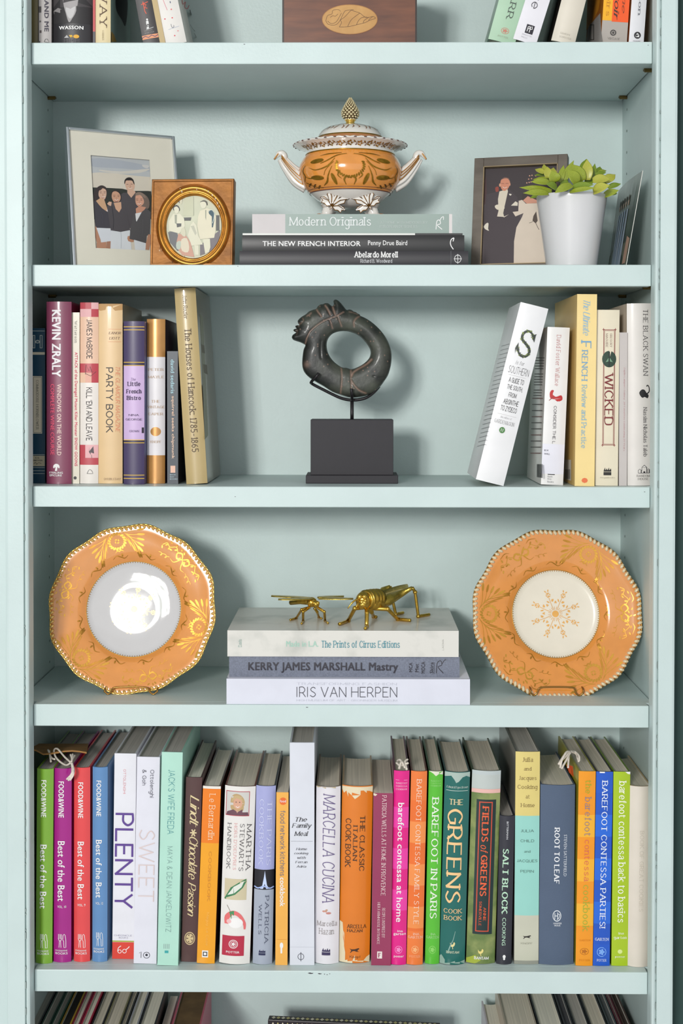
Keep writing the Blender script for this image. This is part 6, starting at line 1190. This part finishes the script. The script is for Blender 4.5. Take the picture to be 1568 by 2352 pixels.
LINES = [([(395, 550), (420, 480), (450, 430), (530, 365), (610, 325), (680, 300), (740, 265)], 5, 1), ([(495, 235), (515, 270), (540, 300)], 7, 1), ([(575, 205), (600, 245), (622, 290)], 7, 1), ([(640, 210), (650, 245), (664, 285)], 8, 1), ([(618, 340), (630, 370), (640, 410)], 6, .8), ([(690, 305), (705, 345), (722, 392)], 6, .8), ([(884, 300), (850, 325), (832, 355), (836, 395)], 7, .8), ([(790, 262), (830, 270), (870, 285)], 5, .7),
         ([(718, 762), (726, 850), (720, 930), (712, 1000)], 6, .9), ([(806, 776), (806, 860), (812, 950)], 6, .9), ([(812, 840), (830, 805), (880, 770), (950, 730), (992, 690)], 8, 1), ([(810, 880), (835, 920), (880, 965), (940, 992)], 7, .9), ([(540, 520), (535, 600), (540, 680)], 8, 0), ([(330, 385), (350, 372), (382, 340), (372, 322)], 5, .6), ([(412, 300), (440, 285), (450, 272)], 6, .9), ([(318, 410), (325, 440), (318, 470)], 5, .3), ([(1000, 840), (1060, 850), (1110, 852)], 3, 0), ([(300, 437), (330, 430)], 5, .3)]
pig = np.zeros(len(vv))
for L, w, pc_ in LINES:
    d = segd(vv, np.array(spline(L, 4)), False); e = np.exp(-(d / w) ** 2); dep -= e * 9 * np.minimum(1, dv / 20); pig = np.maximum(pig, e * pc_ * .85)
for cx_, cy_, r_, am in ((356, 352, 13, 9), (430, 308, 12, -8), (300, 490, 16, 4), (345, 355, 6, 5)):
    d = np.hypot(vv[:, 0] - cx_, vv[:, 1] - cy_); dep += am * np.exp(-(d / r_) ** 2) * np.minimum(1, dv / 10)
rr = random.Random(9)
for i in range(46): 
    p = gp[rr.randrange(len(gp))]; d = np.hypot(vv[:, 0] - p[0], vv[:, 1] - p[1]); pig = np.maximum(pig, .8 * (d < 4.6))
d = np.hypot(vv[:, 0] - 412, vv[:, 1] - 735); pig = np.maximum(pig, .5 * np.exp(-(d / 26) ** 2))
mb = MB(); k_ = 1 / 3.92 / ppm(Yr)
for s_ in (-1, 1):
    b0 = len(mb.v)
    for (x, y), dz in zip(vv, dep):
        p = at(*zf(x, y), Yr); mb.v.append((p.x, Yr + s_ * max(dz, 0) * k_, p.z))
    for t in tr: mb.f.append(tuple(int(b0 + i) for i in (t if s_ < 0 else t[::-1]))); mb.m.append(0)
mb.pig = list(pig) + list(pig)
import bmesh
STONE = M((30, 33, 29), rough=.48, rgb2=(86, 90, 78), scale=26, detail=8, edge=(.4, .72), bump=.2, bscale=160, mod=(140, 112, 97), coat=.1)
so = mb.build('stone_figure', STONE, scl, world=True)
bm = bmesh.new(); bm.from_mesh(so.data); bmesh.ops.remove_doubles(bm, verts=bm.verts, dist=1e-5); bmesh.ops.recalc_face_normals(bm, faces=bm.faces); bm.to_mesh(so.data); bm.free(); so.data.shade_smooth()
mb = MB(); IR = M((40, 38, 40), .4, metal=.5); dq = .016
c = lambda x, y, dy=0: at(*zf(x, y), Yr + dy)
mb.tube(spline([tuple(c(515, 812, -.020)), tuple(c(492, 845, -.021)), tuple(c(452, 888, -.014)), tuple(c(458, 908, -.006)), tuple(c(560, 962, -.003)), tuple(c(690, 1026, -.001)), tuple(c(760, 1048, 0)), tuple(c(815, 1054, 0)), tuple(c(880, 1050, 0)), tuple(c(950, 1030, 0)), tuple(c(1012, 985, .003)), tuple(c(1062, 930, .004))], 5), .0021, 8)
mb.tube(spline([tuple(c(810, 950, -.019)), tuple(c(814, 1000, -.018)), tuple(c(816, 1045, -.008)), tuple(c(816, 1056, 0))], 4), .0021, 8)
p1_, p2_ = c(816, 1050), c(816, 1100); mb.tube([p1_, (p1_.x, Yr, p1_.z - .02), (p1_.x, Yr, zt2 - .001)], .0026, 10); mb.build('iron_cradle', IR, scl, world=True, smooth=True)

# =============================================================== plates on wire stands
def plate(label, cpx, cpy, rpx, rim_gold, rw, rot, slabel, sx0):
    t = math.radians(12.5); Yc = .104; Rm = rpx / ppm(Yc); c = at(cpx, cpy, Yc); n = Vector((0, -math.cos(t), math.sin(t))); up = Vector((0, math.sin(t), math.cos(t)))
    Mx = Matrix(((1, up.x, n.x, c.x), (0, up.y, n.y, c.y), (0, up.z, n.z, c.z), (0, 0, 0, 1)))
    pl = thing('dinner_plate', label, 'plate', Mx, 'gilded orange plates on wire stands')
    W_ = rw; pf = [(0, 0), (.25, 0), (W_ - .07, 0), (W_ - .035, .001), (W_, .0035), (W_ + .04, .0085), (W_ + .085, .0115), (W_ + .12, .0125), (.8, .0145), (.9, .0165), (.97, .0185), (.985, .0182), (.97, .0160), (.8, .0110), (.64, .0060), (.55, -.003), (.3, -.004), (0, -.004)]
    a_lob = lambda th: .013 * math.cos(12 * th + rot) + .007 * math.cos(6 * th + rot * 2)
    sc = lambda i: max(0, (pf[i][0] - .62) / .36)
    mb = MB(); mb.lathe([(r * Rm, z) for r, z in pf], 144, mi=lambda i, j: 1 if 3 < i <= 10 else 0, rfun=lambda i, th: (pf[i][0] * Rm * a_lob(th) * sc(i), 0))
    PWH = M((214, 213, 214), rough=.035, var=.01) if rim_gold else M((238, 230, 212), rough=.3, var=.02, coat=.12)
    POR = M((236, 156, 78), rough=.16, var=.04, scale=50, coat=.7) if rim_gold else M((232, 150, 64), rough=.16, var=.04, scale=50, coat=.7)
    pb = mb.build('plate_body', [PWH, POR], pl, smooth=True)
    mb = MB(); nb_ = 112
    for i in range(nb_):
        th = 2 * math.pi * i / nb_; r = Rm * (.972 + .98 * a_lob(th)); Rz = Matrix.Rotation(th + .5, 3, 'Z')
        mb.ellipsoid((r * math.cos(th), r * math.sin(th), .0185), (Rm * .036, Rm * .021, .0022), 8, 5, R=Rz, mi=0)
    b1 = M((226, 184, 106), .25, metal=.5, var=.3, scale=500, coat=.4) if rim_gold else M((234, 216, 178), .3, metal=.1, var=.15, scale=400, coat=.3); mb.build('beaded_rim', [b1, GILTB], pb, smooth=True)
    mb = MB(); mb.tube([(Rm * (.99 + a_lob(th)) * math.cos(th), Rm * (.99 + a_lob(th)) * math.sin(th), .0183) for th in np.linspace(0, 2 * math.pi, 144, endpoint=False)], .0012, 6, closed=True); mb.build('gilt_edge', GILTB if rim_gold else M((140, 100, 40), .3, metal=.7), pb, smooth=True)
    mb = MB(); rq_ = W_ + .005; mb.tube([(Rm * rq_ * math.cos(th), Rm * rq_ * math.sin(th), .0039) for th in np.linspace(0, 2 * math.pi, 96, endpoint=False)], .0005, 5, closed=True); mb.build('gilt_line', GILT, pb, smooth=True)
    rs = [p[0] for p in pf[:11]]; zs_ = [p[1] for p in pf[:11]]
    def pmapf(x, y, l): r = math.hypot(x, y); return (x * Rm, y * Rm, np.interp(r, rs, zs_) + l + .0001)
    G1, G2 = M((196, 146, 54), rough=.26, metal=.6, var=.1), M((176, 124, 40), rough=.3, metal=.6, var=.1)
    k = Ink()
    def loc(th, r0):
        def f(a, b):
            an = th - a / (r0 + b) if r0 + b > .05 else th; return ((r0 + b) * math.cos(an), (r0 + b) * math.sin(an))
        return f
    mid = (W_ + .12 + .95) / 2
    rr = random.Random(int(cpx))
    for m_ in range(3):
        th = rot + m_ * 2 * math.pi / 3; f = loc(th, mid)
        for i in range(18):
            a = 2 * math.pi * i / 18; x, y = f(.095 * math.cos(a), .09 * math.sin(a) + .01); k.oval(x, y, .024, .013, G1, 7, rot=a * 1 + th + .9)
        for i in range(4): x, y = f(.022 * math.cos(i * 1.57 + .4), .022 * math.sin(i * 1.57 + .4) + .01); k.oval(x, y, .016, .009, G1, 6, rot=i * 1.57 + th)
        for s in (-1, 1):
            for i in range(6):
                b0 = .13 - i * .012; P = [f(s * (.05 + .02 * i), b0), f(s * (.14 + .015 * i), .10 - .03 * i), f(s * (.24 + .02 * (5 - i) * .8), .13 - .058 * i)]
                k.stroke(P, [.004, .006, .004], G1, 4)
                e = np.array(P[-1]); d = e - np.array(P[1]); a = math.atan2(d[1], d[0]); k.oval(e[0], e[1], .05, .013, (G1, G2)[i % 2], 12, rot=a)
                if i % 2: k.stroke([f(s * (.07 + .02 * i), b0 - .04), f(s * (.12 + .02 * i), .02 - .04 * i), f(s * (.13 + .02 * i), -.05 - .03 * i)], [.003, .018, .002], G2, 4)
        k.stroke([f(-.05, -.12), f(-.02, -.1), f(0, -.115), f(.02, -.1), f(.05, -.12)], [.004, .016, .01, .016, .004], G2, 4)
        th2 = th + math.pi / 3; f = loc(th2, mid)
        for s in (-1, 1):
            k.stroke([f(0, 0), f(s * .05, .05), f(s * .1, .02), f(s * .06, -.03), f(0, 0)], [.008, .02, .014, .02, .008], G1, 5); k.stroke([f(s * .02, -.02), f(s * .06, -.09), f(s * .12, -.08)], [.014, .008, .003], G2, 4)
            P = [f(s * .1, .03), f(s * .16, .07), f(s * .22, .03), f(s * .28, .06), f(s * .31, .02)]; k.stroke(P, .007, G1, 4)
            for i in range(7): x, y = f(s * (.14 + .026 * i), .04 + .05 * math.sin(i * 1.9)); k.oval(x, y, .02, .009, (G1, G2)[i % 2], 7, rot=i * 1.3)
            k.stroke([f(s * (.14 + .02 * math.sin(q * 1.2) + .012 * q), -.09 + .018 * math.cos(q * 1.2)) for q in range(12)], .005, G2, 3); k.stroke([f(s * .12, .1), f(s * .17, .13), f(s * .25, .12)], [.003, .01, .003], G2, 3)
        for i in range(10): x, y = f(rr.uniform(-.1, .1), rr.uniform(-.05, .12)); k.oval(x, y, .018, .008, G1, 6, rot=rr.uniform(0, 3))
    for m_ in range(12):   # running scrolls next to the well
        th = m_ * math.pi / 6 + rot; f = loc(th, W_ + .07); k.stroke([f(-.1, 0), f(-.05, .025), f(0, 0), f(.04, -.02), f(.09, .01)], [.003, .009, .012, .008, .002], G2, 4); x, y = f(.02, .02); k.oval(x, y, .02, .01, G2, 7, rot=th)
    for i in range(120):
        th = 2 * math.pi * i / 120; k.oval((W_ - .008) * math.cos(th), (W_ - .008) * math.sin(th), .008, .005, G1, 5, rot=th)
    C1 = M((214, 160, 84), rough=.3, metal=.5)
    k.oval(0, 0, .04, .04, C1, 20)
    for m_ in range(8):
        th = m_ * math.pi / 4 + .35 + rot; f = lambda a, b, th=th: (b * math.cos(th) - a * math.sin(th), b * math.sin(th) + a * math.cos(th))
        k.stroke([f(0, .05), f(.004, .12), f(0, .27)], .006, C1, 3)
        for q in range(6): x, y = f(.022 * math.cos(q * 1.05), .235 + .022 * math.sin(q * 1.05)); k.oval(x, y, .011, .007, C1, 6, rot=q * 1.05 + th)
        for s in (-1, 1):
            x, y = f(s * .03, .16); k.oval(x, y, .02, .008, C1, 7, rot=th + s * .7); x, y = f(s * .05, .13); k.oval(x, y, .018, .007, C1, 7, rot=th + s * .9); x, y = f(s * .018, .285); k.oval(x, y, .016, .007, C1, 7, rot=th + s * .5)
            k.stroke([f(s * .012, .05), f(s * .02, .085)], .005, C1)
        x, y = f(.1, .13); k.oval(x, y, .016, .008, C1, 6, rot=th + .4)
    k.build('gilt_pattern', pb, pmapf, base=.00022, step=.0000006)['kind'] = 'stuff'
    # wire stand
    Yf = .0555; w_ = .0012
    st = thing('plate_stand', slabel, 'plate stand', Vector((c.x, Yf, Z4)), 'brass wire plate stands')
    X = lambda px: at(px, 1590, Yf).x; zb_ = Z4 + w_; ztop = at(sx0 + 60, 1579, Yf).z; x0, x1, x2, x3 = X(sx0 + 1), X(sx0 + 17), X(sx0 + 104), X(sx0 + 122)
    bot = c - up * (Rm * .99); back = lambda xx, s: [(xx, Yf + .006, ztop - .002), (xx, Yf + .045, Z4 + .010), (xx, Yf + .085, zb_), (xx, Yf + .078, Z4 + .03), (xx, Yf + .066, Z4 + .09)]
    mb = MB()
    mb.tube(spline(back(x0, 1)[::-1][1:] + [(x0, Yf, ztop - .006), (x0 + .001, Yf, zb_ + .003), ((x0 + x1) / 2, Yf, zb_), (x1 - .0008, Yf, zb_ + .003), (x1 + .001, Yf, ztop - .003), (x1 + .005, Yf, ztop), ((x1 + x2) / 2, Yf, ztop + .0008), (x2 - .005, Yf, ztop), (x2 - .001, Yf, ztop - .003), (x2 + .0008, Yf, zb_ + .003), ((x2 + x3) / 2, Yf, zb_), (x3 - .001, Yf, zb_ + .003), (x3, Yf, ztop - .006)] + back(x3, 1)[:-1], 5), w_, 8)
    mb.build('bent_wire', M((150, 112, 54), .3, metal=.8), st, world=True, smooth=True)
plate('gilded orange plate with a shiny white centre on the left', 308, 1399, 192, True, .565, 1.83, 'bent brass wire stand under the left plate', 239)
plate('gilded orange plate with a cream star-painted centre on the right', 1275, 1410, 193, False, .515, 2.55 + .6, 'bent brass wire stand under the right plate', 1217)

# =============================================================== brass insects
BRASS = M((206, 168, 72), rough=.24, metal=.95, var=.15, scale=150, rgb2=None)
BRASS2 = M((186, 160, 72), rough=.3, metal=.9, var=.2, scale=120, bump=.25, bscale=700)
zi = lambda x, y: (600 + x / 3.733, 1320 + y / 3.733)
def G_(x, y): p = on_z(*zi(x, y), ZI); return p
def A3(x, y, Y): return at(*zi(x, y), Y)
def leg(root, pts, r0, r1, name='leg', spikes=False):
    """pts: [(x, y, Y or None for ground)]"""
    P = [Vector(G_(x, y)) + Vector((0, 0, r1)) if Y is None else A3(x, y, Y) for x, y, Y in pts]
    n = len(P); mb = MB(); Q = [P[0]]
    for a, b in zip(P[:-1], P[1:]): Q += [a.lerp(b, t) for t in (.08, .5, .92)] + [b]
    mb.tube(Q, list(np.interp(np.linspace(0, 1, len(Q)), [0, .45, 1], [r0, (r0 + r1) / 2, r1])), 8)
    for p in P[1:-1]: mb.ellipsoid(p, (r1 * 1.5,) * 3, 8, 6)
    if spikes:
        a, b = P[-3], P[-2]
        for t in np.linspace(.2, .9, 6): c_ = a.lerp(b, t); mb.tube([c_, c_ + Vector((.0022, 0, -.0012))], [.0006, .0001], 5)
    return mb.build(name, BRASS, root, world=True, smooth=True)
YD = .075
drg = thing('dragonfly_figurine', 'small brass dragonfly figurine with flat spread wings on the marbled book', 'figurine', Vector((A3(450, 300, YD).x, YD, ZI)), 'brass insects')
mb = MB(); P = [A3(440, 235, YD), A3(400, 225, YD + .006), A3(330, 228, YD + .016), A3(250, 240, YD + .026), A3(243, 243, YD + .027)]; mb.tube(P, [.0062, .0058, .0042, .0034, .0008], 12); mb.ellipsoid(A3(432, 236, YD), (.0075, .0085, .0072), 14, 10); bo = mb.build('body', BRASS, drg, world=True, smooth=True)
mb = MB(); mb.ellipsoid(A3(468, 252, YD - .008), (.005, .005, .0052), 14, 10); hd = mb.build('head', BRASS, drg, world=True, smooth=True)
for dx in (-14, 16):
    mb = MB(); mb.ellipsoid(A3(468 + dx, 244, YD - .011), (.0026,) * 3, 10, 8); mb.build('eye', BRASS, hd, world=True, smooth=True)
for pts in ([(440, 203, 0), (85, 184, .012)], [(440, 208, -.004), (145, 213, -.012)], [(480, 196, 0), (708, 187, .012)], [(490, 206, -.004), (788, 208, -.012)]):
    (x0, y0, d0), (x1, y1, d1) = pts; a, b = A3(x0, y0, YD + d0), A3(x1, y1, YD + d1); mb = MB(); rows = []
    for i in range(9):
        t = i / 8; c_ = a.lerp(b, t); w = .0095 * math.sin(math.pi * (.12 + .83 * t)) ** .6 + .0012
        rows.append([c_ + Vector((0, -w, .0003)), c_ + Vector((0, -w * .4, .0012)), c_ + Vector((0, w * .4, .0014)), c_ + Vector((0, w, .0006)), c_ + Vector((0, w * .4, -.0006)), c_ + Vector((0, -w * .4, -.0008))])
    b0 = mb.quad_grid(rows, closed_v=True); mb.f += [tuple(b0 + j for j in range(6)), tuple(b0 + 48 + j for j in reversed(range(6)))]; mb.m += [0, 0]
    mb.build('wing', BRASS2, drg, world=True, fixn=True, smooth=True)
for L in ([(415, 280, YD), (345, 300, YD - .006), (300, 380, None), (246, 396, None)], [(400, 288, YD - .004), (358, 318, YD - .012), (358, 405, None), (344, 428, None)], [(482, 282, YD - .004), (540, 318, YD - .01), (546, 402, None), (572, 424, None)], [(455, 285, YD + .004), (478, 318, YD + .008), (492, 372, None), (516, 384, None)]):
    leg(drg, L, .0022, .0015)
YH = .06
gr = thing('grasshopper_figurine', 'larger brass grasshopper figurine with raised hind legs on the marbled book', 'figurine', Vector((A3(900, 300, YH).x, YH, ZI)), 'brass insects')
mb = MB(); P = [A3(925, 235, YH + .004), A3(970, 232, YH + .014), A3(1040, 222, YH + .032), A3(1120, 185, YH + .056), A3(1190, 150, YH + .078), A3(1240, 118, YH + .094)]; mb.tube(P, [.0105, .0125, .0115, .0092, .006, .002], 16); mb.build('abdomen', BRASS, gr, world=True, smooth=True)
mb = MB(); P = [A3(890, 215, YH - .002), A3(910, 210, YH + .002), A3(935, 205, YH + .006), A3(960, 203, YH + .012), A3(985, 202, YH + .018), A3(1010, 200, YH + .024)]; Q = spline([tuple(p) for p in P], 4)
mb.tube(Q, [.0128 * (1 + .07 * math.sin(i * 1.57)) * (.88 if i == 0 else 1) for i in range(len(Q))], 18); mb.build('pronotum', BRASS, gr, world=True, smooth=True)
mb = MB(); mb.ellipsoid(A3(872, 222, YH - .008), (.0105, .0088, .0125), 16, 12); hd = mb.build('head', BRASS, gr, world=True, smooth=True)
for x in (845, 884):
    mb = MB(); mb.ellipsoid(A3(x, 190, YH - .014), (.0042, .0036, .0042), 10, 8); mb.build('eye', BRASS, hd, world=True, smooth=True)
mb = MB()
for x, y, r in ((862, 236, .004), (884, 240, .004), (872, 256, .0045), (858, 258, .003), (892, 222, .003)): mb.ellipsoid(A3(x, y, YH - .0155), (r, .003, r), 10, 7)
mb.build('mouthparts', BRASS, hd, world=True, smooth=True)
for L in ([(842, 205, -.014), (800, 222, -.02), (765, 255, -.022), (741, 290, -.022)], [(842, 222, -.015), (825, 250, -.02), (812, 280, -.022)]):
    mb = MB(); mb.tube(spline([tuple(A3(x, y, YH + d)) for x, y, d in L], 4), [.0013] * 8 + [.0009] * (len(L) * 4 - 4 + 1 - 8) if len(L) * 4 - 3 > 8 else .0012, 6); mb.build('antenna', BRASS, hd, world=True, smooth=True)
for s, d in ((0, 0), (1, .012)):     # folded wing cases
    mb = MB(); rows = []; a, b = A3(1000, 188, YH + .018 + d), A3(1252, 92, YH + .098 + d)
    for i in range(9):
        t = i / 8; c_ = a.lerp(b, t); w = .0098 * math.sin(math.pi * (.3 + .62 * t)) ** .7; q_ = Vector((.35 * w, -w * .5, -w))
        rows.append([c_ + Vector((0, 0, w * .6)), c_ + Vector((.0012, -.0022, .0)), c_ + q_, c_ + q_ + Vector((0, .0015, 0)), c_ + Vector((0, .003, .0))])
    b0 = mb.quad_grid(rows, closed_v=True); mb.f += [tuple(b0 + j for j in range(5)), tuple(b0 + 40 + j for j in reversed(range(5)))]; mb.m += [0, 0]; mb.build('wing', BRASS2, gr, world=True, fixn=True, smooth=True)
def femur(P, R_): mb = MB(); mb.tube(spline([tuple(p) for p in P], 4), list(np.interp(np.linspace(0, 1, 4 * (len(P) - 1) + 1), np.linspace(0, 1, len(R_)), R_)), 10, flat=1.0); return mb.build('hind_thigh', BRASS2, gr, world=True, smooth=True)
YN = G_(1345, 372).y; YFh = G_(1150, 350).y
femur([A3(1015, 250, YH + .012), A3(1090, 215, YH + .03), A3(1190, 165, YH + .05), A3(1295, 112, YN - .004)], [.003, .0085, .0055, .0026])
leg(gr, [(1295, 112, YN - .004), (1318, 150, YN), (1345, 370, None), (1440, 354, None)], .0024, .0022, 'hind_leg', True)
femur([A3(1000, 190, YH + .04), A3(1045, 140, YH + .06), A3(1105, 100, YFh - .01)], [.003, .006, .0024]); leg(gr, [(1105, 102, YFh - .01), (1125, 220, YFh - .004), (1152, 352, None), (1216, 338, None)], .0024, .0022, 'hind_leg')
leg(gr, [(975, 288, YH + .01), (1082, 294, YH + .008), (1170, 396, None), (1280, 406, None)], .0034, .0024, 'leg', True); leg(gr, [(905, 275, YH - .002), (905, 330, YH - .012), (902, 440, YH - .022), (890, 474, None)], .0036, .0022); leg(gr, [(868, 282, YH), (802, 288, YH - .008), (745, 408, None), (668, 438, None)], .0032, .0024); leg(gr, [(930, 285, YH + .014), (945, 320, YH + .02), (962, 372, None), (988, 376, None)], .0032, .0022)

# =============================================================== inlaid frame low in the bottom compartment
Yi = .155; a, b = at(615, 2342, Yi), at(1010, 2354, Yi - .02); tray = thing('inlaid_frame', 'dark frame with a row of pale diamond inlay at the very bottom centre', 'frame', Vector(((a.x + b.x) / 2, Yi, Z6)))
d = (b - a); h = a.z - Z6 - .002; mb = MB(); ux = Vector((d.x, d.y, 0)).normalized(); uy = Vector((-ux.y, ux.x, 0)); L = Vector((d.x, d.y, 0)).length
def bar(x0, x1, z0_, z1_, mb, y0=0, y1=.014):
    pts = [a + ux * x + uy * y + Vector((0, 0, z - a.z)) for z in (z0_, z1_) for y in (y0, y1) for x in (x0, x1)]; b0 = len(mb.v); mb.v += [tuple(p) for p in pts]
    for qd in ((0, 2, 3, 1), (4, 5, 7, 6), (0, 1, 5, 4), (2, 6, 7, 3), (0, 4, 6, 2), (1, 3, 7, 5)): mb.f.append(tuple(b0 + i for i in qd)); mb.m.append(0)
zt_, zb0 = a.z, Z6 + .0004
bar(0, L, zt_ - .022, zt_, mb); bar(0, .022, zb0, zt_ - .022, mb); bar(L - .022, L, zb0, zt_ - .022, mb); bar(.022, L - .022, zb0, zb0 + .022, mb); mb.build('frame_moulding', M((38, 28, 34), .4), tray, world=True, bevel=.001)
mb = MB(); bar(.02, L - .02, zb0 + .02, zt_ - .02, mb, .006, .01); mb.build('panel', M((150, 158, 160), .25), tray, world=True)
mb = MB(); n = 34; PEARL = [M((222, 214, 190), .2), M((196, 186, 120), .2)]
for i in range(n):
    x = .004 + (L - .008) * (i + .5) / n; zc = zt_ - .009; w = (L - .008) / n * .46; f = lambda X, Z: tuple(a + ux * X - uy * .0003 + Vector((0, 0, Z - a.z)))
    mb.poly([f(x - w, zc), f(x, zc - .006), f(x + w, zc), f(x, zc + .006)], mi=i % 2)
    mb.poly([tuple(a + ux * X + uy * Y_ + Vector((0, 0, .0003))) for X, Y_ in ((x - w, .007), (x, .003), (x + w, .007), (x, .011))], mi=i % 2)
mb.build('diamond_inlay', PEARL, tray, world=True)['kind'] = 'stuff'
